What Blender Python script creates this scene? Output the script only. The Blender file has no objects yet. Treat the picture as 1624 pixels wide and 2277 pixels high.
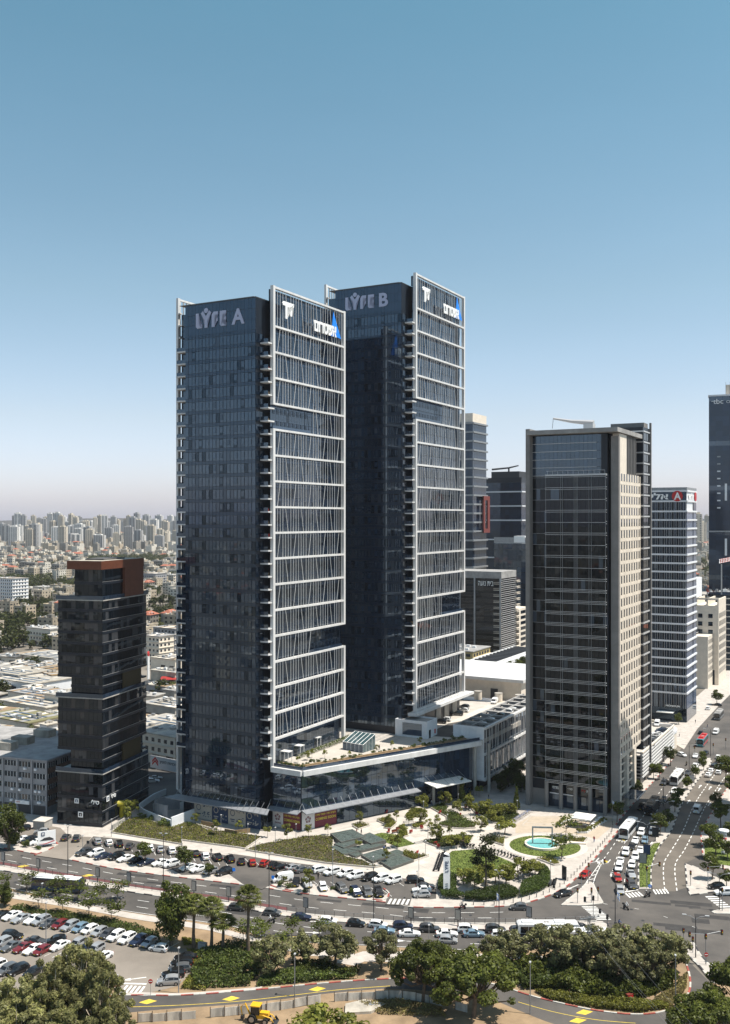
import bpy, bmesh, math, random
import numpy as np
from mathutils import Vector, Matrix, Euler
from mathutils.geometry import delaunay_2d_cdt
random.seed(7)
C = bpy.context.scene.collection
R = math.radians
SC = bpy.context.scene
# ------------------------------------------------------------------ camera
EYE = 88.0                       # metres above the street
cam = bpy.data.cameras.new('camera')
cam.sensor_fit = 'HORIZONTAL'
cam.sensor_width = 36.0
cam.lens = 36.0 * 2200.0 / 1624.0
cam.shift_y = 0.0095
cam.clip_start = 1.0
cam.clip_end = 40000.0
camo = bpy.data.objects.new('camera', cam)
camo.location = (0, 0, EYE)
camo.rotation_euler = (R(90), 0, 0)
C.objects.link(camo)
SC.camera = camo
# ------------------------------------------------------------------ sky and sun
SUN_EL = 65.0
SUN_AZ = 103.0                   # clockwise from +Y (the view direction)
w = bpy.data.worlds.new('World')
SC.world = w
w.use_nodes = True
nt = w.node_tree
bgn = nt.nodes['Background']
sky = nt.nodes.new('ShaderNodeTexSky')
sky.sky_type = 'NISHITA'
sky.sun_disc = False
sky.sun_elevation = R(SUN_EL)
sky.sun_rotation = R(SUN_AZ)
sky.altitude = 60
sky.air_density = 1.0
sky.dust_density = 1.0
sky.ozone_density = 1.6
# the sky's own colour, a little greener aloft and a little greyer at the horizon, the same all round
tc = nt.nodes.new('ShaderNodeTexCoord'); sx = nt.nodes.new('ShaderNodeSeparateXYZ'); rp = nt.nodes.new('ShaderNodeValToRGB'); ml = nt.nodes.new('ShaderNodeMix')
ml.data_type = 'RGBA'; ml.blend_type = 'MULTIPLY'; ml.inputs[0].default_value = 1.0
e = rp.color_ramp.elements
e[0].position = 0.0; e[0].color = (1.16, 1.14, 1.52, 1); e[1].position = 0.5; e[1].color = (.74, 1.10, .92, 1)
k = e.new(1.0); k.color = (1.0, 1.0, .93, 1)
k = rp.color_ramp.elements.new(.10); k.color = (1.19, 1.09, 1.10, 1)
k = rp.color_ramp.elements.new(.22); k.color = (1.06, 1.09, .96, 1)
nt.links.new(tc.outputs['Generated'], sx.inputs[0]); nt.links.new(sx.outputs[2], rp.inputs[0])
nt.links.new(sky.outputs[0], ml.inputs[6]); nt.links.new(rp.outputs[0], ml.inputs[7])
# faint uneven haze
mp = nt.nodes.new('ShaderNodeMapping'); mp.inputs['Scale'].default_value = (1.2, 1.2, 5.0); nz = nt.nodes.new('ShaderNodeTexNoise'); nz.inputs['Scale'].default_value = 2.2; nz.inputs['Detail'].default_value = 6
mr_ = nt.nodes.new('ShaderNodeMapRange'); mr_.inputs['To Min'].default_value = .955; mr_.inputs['To Max'].default_value = 1.045; m2_ = nt.nodes.new('ShaderNodeMix'); m2_.data_type = 'RGBA'; m2_.blend_type = 'MULTIPLY'; m2_.inputs[0].default_value = 1.0
nt.links.new(tc.outputs['Generated'], mp.inputs[0]); nt.links.new(mp.outputs[0], nz.inputs['Vector']); nt.links.new(nz.outputs['Fac'], mr_.inputs['Value'])
nt.links.new(ml.outputs[2], m2_.inputs[6]); nt.links.new(mr_.outputs[0], m2_.inputs[7]); nt.links.new(m2_.outputs[2], bgn.inputs[0])
bgn.inputs[1].default_value = 0.105
sl = bpy.data.lights.new('sun', 'SUN')
sl.energy = 5.0
sl.angle = R(0.53)
sl.color = (1.0, 0.94, 0.85)
so = bpy.data.objects.new('sun', sl)
sd = Vector((math.sin(R(SUN_AZ)) * math.cos(R(SUN_EL)), math.cos(R(SUN_AZ)) * math.cos(R(SUN_EL)), math.sin(R(SUN_EL))))
so.rotation_euler = sd.to_track_quat('Z', 'Y').to_euler()
so.location = (150, 100, 400)
C.objects.link(so)
SC.view_settings.view_transform = 'Standard'
SC.view_settings.look = 'None'
SC.view_settings.gamma = 1.0
SC.view_settings.use_curve_mapping = False
SC.view_settings.exposure = 0.5
SC.render.engine = 'CYCLES'
SC.cycles.max_bounces = 6
SC.cycles.diffuse_bounces = 2
SC.cycles.glossy_bounces = 3
SC.cycles.transmission_bounces = 3
SC.cycles.transparent_max_bounces = 6
SC.cycles.volume_bounces = 0
SC.cycles.caustics_reflective = False
SC.cycles.caustics_refractive = False
SC.cycles.sample_clamp_indirect = 6.0
# ------------------------------------------------------------------ surveying: a sight line of the photograph meets a level plane
FOC, PCX, HOR = 2200.0, 812.0, 1154.0
def G(px, py, z=0.0):
 Y = FOC * (EYE - z) / (py - HOR)
 return Vector(((px - PCX) / FOC * Y, Y, z))
def zoomed(ox, oy, s):
 return lambda x, y, z=0.0: G(ox + x / s, oy + y / s, z)
q1 = zoomed(0.0, 1701.3, 3.1289)
q2 = zoomed(403.7, 1701.3, 3.1289)
q3 = zoomed(749.7, 1701.3, 3.1289)
q4 = zoomed(1105.0, 1701.3, 3.1289)
q6 = zoomed(980.4, 1326.4, 2.5233)
q7 = zoomed(0.0, 1095.7, 3.7546)
q8 = zoomed(0.0, 1499.4, 3.7546)
qd = zoomed(692.0, 1153.4, 3.2903)
qp = zoomed(865.0, 1730.1, 5.632)
def pts(f, *xy, z=0.0):
 return [f(x, y, z) for x, y in xy]
# ------------------------------------------------------------------ materials
MATS = {}
def mat(name, col, rough=0.7, metal=0.0, var=0.0, scale=1.0, spec=0.4, ior=1.45, tint=None, bump=0.0, objvar=0.0, col2=None, detail=4.0, bscale=None, coat=0.0, streak=None):
 """a surface colour with fine procedural wear: noise in world space (var, scale), variation between pieces (objvar), relief (bump)"""
 if name in MATS: return MATS[name]
 m = bpy.data.materials.new(name); m.use_nodes = True
 n = m.node_tree; b = n.nodes['Principled BSDF']
 b.inputs['Base Color'].default_value = (*col, 1)
 b.inputs['Roughness'].default_value = rough
 b.inputs['Metallic'].default_value = metal
 b.inputs['Specular IOR Level'].default_value = spec
 b.inputs['IOR'].default_value = ior
 if tint: b.inputs['Specular Tint'].default_value = (*tint, 1)
 b.inputs['Coat Weight'].default_value = coat
 last = None
 def noise(sc, det=detail):
  g = n.nodes.new('ShaderNodeNewGeometry')
  t = n.nodes.new('ShaderNodeTexNoise'); t.inputs['Scale'].default_value = sc; t.inputs['Detail'].default_value = det
  t.inputs['Roughness'].default_value = 0.62
  if streak:
   mp = n.nodes.new('ShaderNodeMapping'); mp.inputs['Scale'].default_value = streak
   n.links.new(g.outputs['Position'], mp.inputs[0]); n.links.new(mp.outputs[0], t.inputs['Vector'])
  else:
   n.links.new(g.outputs['Position'], t.inputs['Vector'])
  return t
 if var or col2:
  t = noise(scale)
  r = n.nodes.new('ShaderNodeValToRGB')
  c2 = col2 if col2 else col
  r.color_ramp.elements[0].position = 0.32; r.color_ramp.elements[1].position = 0.68
  r.color_ramp.elements[0].color = (*[max(0, c * (1 - var)) for c in col], 1)
  r.color_ramp.elements[1].color = (*[min(1, c * (1 + var)) for c in c2], 1)
  n.links.new(t.outputs['Fac'], r.inputs[0]); last = r.outputs[0]
 if objvar:
  oi = n.nodes.new('ShaderNodeObjectInfo')
  mr = n.nodes.new('ShaderNodeMapRange'); mr.inputs['To Min'].default_value = 1 - objvar; mr.inputs['To Max'].default_value = 1 + objvar
  n.links.new(oi.outputs['Random'], mr.inputs['Value'])
  hs = n.nodes.new('ShaderNodeHueSaturation')
  if last is not None: n.links.new(last, hs.inputs['Color'])
  else: hs.inputs['Color'].default_value = (*col, 1)
  n.links.new(mr.outputs[0], hs.inputs['Value']); last = hs.outputs[0]
 if last is not None: n.links.new(last, b.inputs['Base Color'])
 if bump:
  t2 = noise(bscale or scale * 3, 5)
  bp = n.nodes.new('ShaderNodeBump'); bp.inputs['Strength'].default_value = bump; bp.inputs['Distance'].default_value = 0.2
  n.links.new(t2.outputs['Fac'], bp.inputs['Height']); n.links.new(bp.outputs[0], b.inputs['Normal'])
 MATS[name] = m
 return m
def leafmat(name, a, b, sc=0.5, trans=0.45):
 if name in MATS: return MATS[name]
 m = bpy.data.materials.new(name); m.use_nodes = True
 n = m.node_tree; n.nodes.remove(n.nodes['Principled BSDF']); out = n.nodes['Material Output']
 g = n.nodes.new('ShaderNodeNewGeometry')
 t = n.nodes.new('ShaderNodeTexNoise'); t.inputs['Scale'].default_value = sc; t.inputs['Detail'].default_value = 5
 n.links.new(g.outputs['Position'], t.inputs['Vector'])
 oi = n.nodes.new('ShaderNodeObjectInfo')
 ad = n.nodes.new('ShaderNodeMath'); ad.operation = 'MULTIPLY_ADD'
 n.links.new(g.outputs['Random Per Island'], ad.inputs[0]); ad.inputs[1].default_value = 0.5
 n.links.new(t.outputs['Fac'], ad.inputs[2])
 r = n.nodes.new('ShaderNodeValToRGB')
 r.color_ramp.elements[0].position = 0.35; r.color_ramp.elements[1].position = 1.05 if False else 1.0
 r.color_ramp.elements[0].color = (*a, 1); r.color_ramp.elements[1].color = (*b, 1)
 k = r.color_ramp.elements.new(.86); k.color = (*[c * .82 for c in b], 1); r.color_ramp.elements[2].color = (b[0] * 1.15, b[1] * 1.22, b[2] * 1.0, 1)
 n.links.new(ad.outputs[0], r.inputs[0])
 mr = n.nodes.new('ShaderNodeMapRange'); mr.inputs['To Min'].default_value = 0.72; mr.inputs['To Max'].default_value = 1.28
 n.links.new(oi.outputs['Random'], mr.inputs['Value'])
 hs = n.nodes.new('ShaderNodeHueSaturation'); n.links.new(r.outputs[0], hs.inputs['Color']); n.links.new(mr.outputs[0], hs.inputs['Value'])
 d = n.nodes.new('ShaderNodeBsdfDiffuse'); tr = n.nodes.new('ShaderNodeBsdfTranslucent'); mx = n.nodes.new('ShaderNodeMixShader')
 mx.inputs[0].default_value = trans
 gl = n.nodes.new('ShaderNodeBsdfGlossy'); gl.inputs['Roughness'].default_value = 0.45; gl.inputs['Color'].default_value = (1, 1, 1, 1)
 mx2 = n.nodes.new('ShaderNodeMixShader'); mx2.inputs[0].default_value = 0.012
 n.links.new(hs.outputs[0], d.inputs[0]); n.links.new(hs.outputs[0], tr.inputs[0])
 n.links.new(d.outputs[0], mx.inputs[1]); n.links.new(tr.outputs[0], mx.inputs[2])
 n.links.new(mx.outputs[0], mx2.inputs[1]); n.links.new(gl.outputs[0], mx2.inputs[2]); n.links.new(mx2.outputs[0], out.inputs[0])
 MATS[name] = m
 return m
M = dict(
 white=mat('white_cladding', (0.64, 0.635, 0.625), 0.45, var=0.10, scale=0.5, objvar=.05, streak=(1, 1, .15)),
 whitepanel=mat('white_panel', (0.72, 0.73, 0.75), 0.5, var=0.05, scale=0.6, objvar=0.05),
 paint=mat('white_road_paint', (0.68, 0.67, 0.64), 0.8, var=0.22, scale=1.6),
 yellow=mat('yellow_road_paint', (0.62, 0.45, 0.06), 0.8, var=0.2, scale=1.2),
 redpaint=mat('red_kerb_paint', (0.30, 0.075, 0.06), 0.85, var=0.35, scale=1.0),
 blackpaint=mat('black_kerb_paint', (0.045, 0.045, 0.05), 0.8),
 dark=mat('dark_mullion', (0.012, 0.017, 0.026), 0.35, var=0.1),
 glass=mat('mirror_glass', (0.014, 0.026, 0.048), 0.025, ior=2.0, tint=(.68, .84, 1), spec=0.5, objvar=0.35),
 glass2=mat('mirror_glass_blind', (0.035, 0.045, 0.062), 0.05, ior=1.8, tint=(.62, .80, 1), spec=0.5, objvar=0.35),
 glass3=mat('mirror_glass_deep', (0.006, 0.011, 0.020), 0.02, ior=1.6, tint=(.6, .8, 1), spec=0.5),
 spandrel=mat('spandrel_glass', (0.016, 0.027, 0.048), 0.06, ior=1.85, tint=(.62, .80, 1), spec=0.5, objvar=0.2),
 black=mat('black_glass', (0.003, 0.005, 0.008), 0.02, ior=1.6, tint=(.75, .87, 1), spec=0.5),
 black2=mat('black_glass_blind', (0.045, 0.048, 0.054), 0.06, ior=1.55, spec=0.5, objvar=0.5),
 brown=mat('bronze_glass', (0.003, 0.004, 0.005), 0.02, ior=1.5, tint=(.75, .86, 1), spec=0.5, objvar=0.3),
 blueglass=mat('blue_glass', (0.010, 0.020, 0.040), 0.05, ior=1.6, tint=(.62, .80, 1), spec=0.5, objvar=0.3),
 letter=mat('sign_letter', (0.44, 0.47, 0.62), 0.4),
 signwhite=mat('sign_white', (0.85, 0.85, 0.84), 0.5),
 blue=mat('sign_blue', (0.02, 0.24, 0.85), 0.5),
 signred=mat('sign_red', (0.50, 0.03, 0.03), 0.5),
 maroon=mat('banner_maroon', (0.15, 0.026, 0.042), 0.6, var=0.1, scale=0.8),
 bannerwhite=mat('banner_white', (0.66, 0.65, 0.65), 0.6, var=0.05),
 bannerbeige=mat('banner_beige', (0.47, 0.42, 0.36), 0.6, var=0.05),
 bannernavy=mat('banner_navy', (0.025, 0.05, 0.11), 0.6, var=0.05),
 lime=mat('banner_yellow_print', (0.60, 0.52, 0.06), 0.6),
 concrete=mat('concrete', (0.36, 0.34, 0.31), 0.85, var=0.18, scale=0.35, bump=0.15),
 grey=mat('grey_render', (0.27, 0.275, 0.29), 0.8, var=0.14, scale=0.4, bump=0.1),
 stone=mat('cream_stone', (0.70, 0.62, 0.52), 0.75, var=0.08, scale=0.5, objvar=0.06),
 stonegrey=mat('grey_stone_fin', (0.22, 0.208, 0.198), 0.75, var=0.1, scale=0.4, objvar=0.05),
 silver=mat('silver_louvre', (0.55, 0.55, 0.55), 0.4, metal=0.3),
 steel=mat('galvanised_steel', (0.30, 0.31, 0.32), 0.5, metal=0.4, var=0.15, scale=0.8),
 darksteel=mat('dark_steel', (0.05, 0.052, 0.056), 0.5, metal=0.3),
 canopy=mat('canopy_steel', (0.26, 0.27, 0.29), 0.5, metal=0.2, var=0.1),
 copper=mat('copper_cladding', (0.15, 0.052, 0.028), 0.5, metal=0.25, var=0.12, scale=0.8),
 ochre=mat('ochre_cladding', (0.05, 0.036, 0.012), 0.6, var=0.12),
 red=mat('red_steel', (0.17, 0.035, 0.026), 0.5),
 roofgrey=mat('roof_felt', (0.30, 0.29, 0.28), 0.9, var=0.25, scale=0.25),
 roofwhite=mat('pale_roof_sheeting', (0.38, 0.345, 0.29), 0.8, var=0.3, scale=0.35, objvar=0.2),
 roofdark=mat('bitumen_roof', (0.10, 0.10, 0.10), 0.9, var=0.3, scale=0.3),
 wood=mat('wood_decking', (0.26, 0.18, 0.10), 0.8, var=0.2, scale=2.0),
 asphalt=mat('asphalt', (0.082, 0.077, 0.073), 0.9, var=0.28, scale=0.07, col2=(0.098, 0.088, 0.079), bump=0.1, bscale=6.0, detail=9),
 asphaltlight=mat('sun_bleached_asphalt', (0.21, 0.183, 0.155), 0.92, var=0.26, scale=0.06, bump=0.1, bscale=6.0, detail=9),
 busred=mat('red_bus_lane', (0.13, 0.045, 0.045), 0.9, var=0.25, scale=0.3, detail=8),
 paving=mat('pale_paving', (0.49, 0.45, 0.40), 0.85, var=0.12, scale=0.25, objvar=0.09, detail=9),
 pavement=mat('pavement', (0.44, 0.40, 0.36), 0.88, var=0.16, scale=0.4, bump=0.1, detail=8),
 kerbstone=mat('kerb_stone', (0.46, 0.44, 0.40), 0.85, var=0.15, scale=0.8),
 soil=mat('dry_soil', (0.27, 0.19, 0.115), 0.95, var=0.25, scale=0.25, bump=0.3, detail=9),
 bed=mat('bark_mulch_bed', (0.085, 0.068, 0.048), 0.95, var=0.45, scale=0.5, bump=0.4, detail=9),
 lawn=mat('mown_lawn', (0.10, 0.145, 0.026), 0.9, var=0.3, scale=0.5, bump=0.4, bscale=8.0, detail=9, col2=(0.13, 0.16, 0.035)),
 cityground=mat('city_ground', (0.17, 0.15, 0.125), 0.95, var=0.35, scale=0.02, detail=12),
 turq=mat('turquoise_pool_tiles', (0.17, 0.45, 0.45), 0.12, var=0.14, scale=2.2, bump=.25, bscale=4.0),
 slatepool=mat('slate_water_basin', (0.085, 0.105, 0.095), 0.12, var=0.3, scale=1.0, bump=0.25, bscale=5.0),
 slateside=mat('slate_basin_side', (0.10, 0.10, 0.09), 0.7, var=0.2, scale=2.0),
 trunk=mat('bark', (0.14, 0.105, 0.075), 0.9, var=0.3, scale=2.0),
 palebark=mat('pale_eucalyptus_bark', (0.42, 0.36, 0.28), 0.9, var=0.25, scale=2.0),
 tyre=mat('tyre_rubber', (0.012, 0.012, 0.012), 0.8),
 rim=mat('wheel_rim', (0.35, 0.35, 0.36), 0.35, metal=0.7),
 carglass=mat('car_glass', (0.012, 0.014, 0.016), 0.04, ior=1.55, spec=0.5),
 lamp=mat('lamp_lens', (0.75, 0.76, 0.78), 0.15),
 tail=mat('tail_lens', (0.35, 0.01, 0.01), 0.2),
 plate=mat('yellow_number_plate', (0.75, 0.55, 0.03), 0.5),
 skin=mat('skin', (0.45, 0.27, 0.19), 0.6),
 hair=mat('dark_hair', (0.02, 0.015, 0.012), 0.7),
 machine=mat('machine_yellow', (0.72, 0.40, 0.02), 0.45, coat=0.3),
 hoard=mat('hoarding_sheet', (0.50, 0.47, 0.42), 0.8, var=0.35, scale=0.7, objvar=0.12, streak=(1, 1, .25)),
 sol=mat('solar_panel', (0.02, 0.025, 0.04), 0.15),
 tank=mat('white_water_tank', (0.75, 0.75, 0.74), 0.5),
 tile=mat('red_roof_tiles', (0.33, 0.12, 0.075), 0.85, var=0.2, scale=0.5),
 chair=mat('red_plastic_chair', (0.34, 0.035, 0.03), 0.5),
 canvas=mat('white_canvas', (0.78, 0.76, 0.71), 0.8),
 yellowobj=mat('yellow_cladding', (0.42, 0.36, 0.03), 0.5),
 greenpaint=mat('olive_roof', (0.19, 0.175, 0.09), 0.8),
)
L = dict(
 street=leafmat('street_tree_leaves', (0.028, 0.044, 0.010), (0.12, 0.14, 0.028), 0.6),
 young=leafmat('young_tree_leaves', (0.070, 0.090, 0.018), (0.26, 0.26, 0.055), 0.8),
 olive=leafmat('olive_leaves', (0.095, 0.098, 0.042), (0.28, 0.27, 0.13), 0.5),
 broad=leafmat('broad_tree_leaves', (0.028, 0.042, 0.009), (0.125, 0.140, 0.028), 0.35),
 euc=leafmat('eucalyptus_leaves', (0.105, 0.115, 0.042), (0.32, 0.30, 0.13), 0.4),
 palm=leafmat('palm_leaves', (0.040, 0.060, 0.016), (0.17, 0.18, 0.05), 0.6),
 palmdry=leafmat('dry_palm_leaves', (0.16, 0.12, 0.06), (0.30, 0.23, 0.12), 0.6),
 pine=leafmat('pine_needles', (0.022, 0.032, 0.014), (0.075, 0.085, 0.032), 0.6),
 shrub=leafmat('shrub_leaves', (0.035, 0.055, 0.016), (0.13, 0.16, 0.042), 0.6),
 hedge=leafmat('hedge_leaves', (0.030, 0.052, 0.013), (0.095, 0.130, 0.032), 0.6),
 cover=leafmat('ground_cover_leaves', (0.065, 0.080, 0.018), (0.28, 0.27, 0.055), 0.5),
 dry=leafmat('dry_grass_blades', (0.14, 0.12, 0.045), (0.34, 0.28, 0.12), 0.5),
 far=leafmat('far_tree_leaves', (0.020, 0.030, 0.010), (0.080, 0.088, 0.026), 0.15),
)
PAINTS = {
 'white': (0.80, 0.80, 0.79), 'silver': (0.42, 0.43, 0.44), 'grey': (0.14, 0.145, 0.15), 'dark grey': (0.05, 0.052, 0.056), 'black': (0.012, 0.012, 0.013),
 'navy': (0.016, 0.024, 0.05), 'light blue': (0.22, 0.33, 0.42), 'red': (0.33, 0.022, 0.018), 'maroon': (0.15, 0.018, 0.02), 'beige': (0.42, 0.38, 0.31), 'bronze': (0.06, 0.04, 0.03)}
def carpaint(c):
 return mat('car_paint_' + c.replace(' ', '_'), PAINTS[c], 0.28, metal=0.35 if c in ('silver', 'grey', 'light blue') else 0.0, coat=0.6, spec=0.5)
# ------------------------------------------------------------------ objects
def link(o, parent=None):
 C.objects.link(o)
 if parent is not None: o.parent = parent
 return o
def tag(o, label=None, cat=None, group=None, kind=None):
 if label: o['label'] = label
 if cat: o['category'] = cat
 if group: o['group'] = group
 if kind: o['kind'] = kind
 return o
def thing(name, label, cat, loc=(0, 0, 0), rz=0.0, group=None):
 o = bpy.data.objects.new(name, None)
 o.empty_display_size = 0.1
 o.location = loc; o.rotation_euler = (0, 0, rz)
 link(o); tag(o, label, cat, group)
 return o
def sub(name, parent, loc=(0, 0, 0), rz=0.0):
 o = bpy.data.objects.new(name, None)
 o.empty_display_size = 0.1
 o.location = loc; o.rotation_euler = (0, 0, rz)
 return link(o, parent)
_UB = {}
def unit_box(m):
 if m.name in _UB: return _UB[m.name]
 me = bpy.data.meshes.new('box_' + m.name)
 v = [(x, y, z) for x in (-.5, .5) for y in (-.5, .5) for z in (-.5, .5)]
 f = [(0, 1, 3, 2), (4, 6, 7, 5), (0, 4, 5, 1), (2, 3, 7, 6), (0, 2, 6, 4), (1, 5, 7, 3)]
 me.from_pydata(v, [], f); me.materials.append(m)
 _UB[m.name] = me
 return me
def ubox(name, parent, x0, x1, y0, y1, z0, z1, m, rot=None):
 """one box-shaped piece, sharing its mesh with its likes"""
 o = bpy.data.objects.new(name, unit_box(m))
 o.location = ((x0 + x1) / 2, (y0 + y1) / 2, (z0 + z1) / 2)
 o.scale = (x1 - x0, y1 - y0, z1 - z0)
 if rot: o.rotation_euler = rot
 return link(o, parent)
class MB:
 """collects faces and links them as ONE mesh"""
 def __init__(s): s.v = []; s.f = []; s.mi = []; s.mats = []
 def _m(s, m):
  if m not in s.mats: s.mats.append(m)
  return s.mats.index(m)
 def add(s, verts, faces, m):
  k = len(s.v); s.v.extend([tuple(p) for p in verts]); i = s._m(m)
  for f in faces: s.f.append(tuple(k + j for j in f)); s.mi.append(i)
  return s
 def box(s, x0, x1, y0, y1, z0, z1, m, rz=0.0, piv=None, bottom=True):
  v = [(x, y, z) for x in (x0, x1) for y in (y0, y1) for z in (z0, z1)]
  if rz:
   px, py = piv if piv else ((x0 + x1) / 2, (y0 + y1) / 2)
   c, sn = math.cos(rz), math.sin(rz)
   v = [(px + (x - px) * c - (y - py) * sn, py + (x - px) * sn + (y - py) * c, z) for x, y, z in v]
  f = [(0, 1, 3, 2), (4, 6, 7, 5), (0, 4, 5, 1), (2, 3, 7, 6), (1, 5, 7, 3)]
  if bottom: f.append((0, 2, 6, 4))
  return s.add(v, f, m)
 def prism(s, poly, z0, z1, m, mtop=None, bottom=False):
  n = len(poly)
  P = [(p[0], p[1]) for p in poly]
  area = sum(P[i][0] * P[(i + 1) % n][1] - P[(i + 1) % n][0] * P[i][1] for i in range(n))
  if area < 0: P = P[::-1]
  v = [(x, y, z0) for x, y in P] + [(x, y, z1) for x, y in P]
  s.add(v, [(i, (i + 1) % n, n + (i + 1) % n, n + i) for i in range(n)], m)
  s.add([(x, y, z1) for x, y in P], [tuple(range(n))], mtop or m)
  if bottom: s.add([(x, y, z0) for x, y in P], [tuple(range(n))[::-1]], m)
  return s
 def tube(s, path, radii, m, seg=6, cap=True):
  path = [Vector(p) for p in path]
  if not isinstance(radii, (list, tuple)): radii = [radii] * len(path)
  vs = []; fs = []
  for i, p in enumerate(path):
   d = (path[min(i + 1, len(path) - 1)] - path[max(i - 1, 0)])
   if d.length < 1e-6: d = Vector((0, 0, 1))
   d.normalize()
   a = d.cross(Vector((0.31, 0.17, 0.93)) if abs(d.z) < 0.9 else Vector((1, 0, 0))).normalized(); b = d.cross(a)
   for k in range(seg):
    t = 2 * math.pi * k / seg
    vs.append(p + (a * math.cos(t) + b * math.sin(t)) * radii[i])
  for i in range(len(path) - 1):
   for k in range(seg):
    fs.append((i * seg + k, i * seg + (k + 1) % seg, (i + 1) * seg + (k + 1) % seg, (i + 1) * seg + k))
  if cap:
   fs.append(tuple(range(seg))[::-1]); fs.append(tuple((len(path) - 1) * seg + k for k in range(seg)))
  return s.add(vs, fs, m)
 def cyl(s, x, y, z0, z1, r, m, seg=12, r2=None):
  return s.tube([(x, y, z0), (x, y, z1)], [r, r if r2 is None else r2], m, seg)
 def mesh(s, name):
  me = bpy.data.meshes.new(name); me.from_pydata(s.v, [], s.f)
  for m in s.mats: me.materials.append(m)
  if len(s.mats) > 1: me.polygons.foreach_set('material_index', s.mi)
  me.update()
  return me
 def build(s, name, parent=None, loc=(0, 0, 0), rz=0.0, smooth=False):
  me = s.mesh(name)
  if smooth: me.polygons.foreach_set('use_smooth', [True] * len(me.polygons))
  o = bpy.data.objects.new(name, me); o.location = loc; o.rotation_euler = (0, 0, rz)
  return link(o, parent)
def copy_tree(src, parent=None):
 """a thing with copies of its parts and sub-parts, sharing mesh data"""
 c = src.copy(); C.objects.link(c)
 if parent is not None: c.parent = parent
 for ch in list(src.children): copy_tree(ch, c)
 return c
_TXT = {}
def text_mesh(s, m, extrude=0.05, bold=0.012):
 key = (s, m.name, extrude, bold)
 if key in _TXT: return _TXT[key]
 cu = bpy.data.curves.new('lettering', 'FONT'); cu.body = s; cu.size = 1.0; cu.extrude = extrude; cu.offset = bold; cu.align_x = 'LEFT'; cu.resolution_u = 3
 o = bpy.data.objects.new('lettering', cu); C.objects.link(o)
 dg = bpy.context.evaluated_depsgraph_get()
 me = bpy.data.meshes.new_from_object(o.evaluated_get(dg))
 bpy.data.objects.remove(o); bpy.data.curves.remove(cu)
 me.materials.clear(); me.materials.append(m)
 n = len(me.vertices); co = np.zeros(n * 3); me.vertices.foreach_get('co', co); co = co.reshape(-1, 3)
 lo, hi = (co.min(0), co.max(0)) if n else (np.zeros(3), np.ones(3))
 _TXT[key] = (me, lo, hi)
 return _TXT[key]
def lettering(name, parent, s, m, origin, right, up, width, height, extrude=0.05, bold=0.012):
 """flat or raised lettering on a wall: fills width x height from its lower left corner"""
 me, lo, hi = text_mesh(s, m, extrude, bold)
 o = bpy.data.objects.new(name, me)
 right = Vector(right).normalized(); up = Vector(up).normalized(); nrm = right.cross(up)
 sx = width / max(1e-4, hi[0] - lo[0]); sy = height / max(1e-4, hi[1] - lo[1])
 org = Vector(origin) - right * lo[0] * sx - up * lo[1] * sy
 mw = Matrix(((right.x * sx, up.x * sy, nrm.x, org.x), (right.y * sx, up.y * sy, nrm.y, org.y), (right.z * sx, up.z * sy, nrm.z, org.z), (0, 0, 0, 1)))
 link(o, parent); o.matrix_local = mw
 return o
def outline(name, parent, poly, m, origin, right, up, depth=0.12):
 """a cut-out shape (list of (x, y)) standing proud of a wall"""
 right = Vector(right).normalized(); up = Vector(up).normalized(); nrm = right.cross(up); org = Vector(origin)
 n = len(poly)
 v = [org + right * x + up * y for x, y in poly] + [org + right * x + up * y + nrm * depth for x, y in poly]
 f = [tuple(range(n))[::-1], tuple(range(n, 2 * n))] + [(i, (i + 1) % n, n + (i + 1) % n, n + i) for i in range(n)]
 bm = bmesh.new(); vs = [bm.verts.new(p) for p in v]
 for q in f: bm.faces.new([vs[i] for i in q])
 bmesh.ops.triangulate(bm, faces=[g for g in bm.faces if len(g.verts) > 4])
 bmesh.ops.recalc_face_normals(bm, faces=bm.faces)
 me = bpy.data.meshes.new(name); bm.to_mesh(me); bm.free(); me.materials.append(m)
 o = bpy.data.objects.new(name, me)
 return link(o, parent)
ORD = ['first', 'second', 'third', 'fourth', 'fifth', 'sixth', 'seventh', 'eighth', 'ninth', 'tenth', 'eleventh', 'twelfth', 'thirteenth', 'fourteenth', 'fifteenth', 'sixteenth',
       'seventeenth', 'eighteenth', 'nineteenth', 'twentieth', 'twenty-first', 'twenty-second', 'twenty-third', 'twenty-fourth', 'twenty-fifth', 'twenty-sixth', 'twenty-seventh', 'twenty-eighth', 'twenty-ninth', 'thirtieth']
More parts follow.
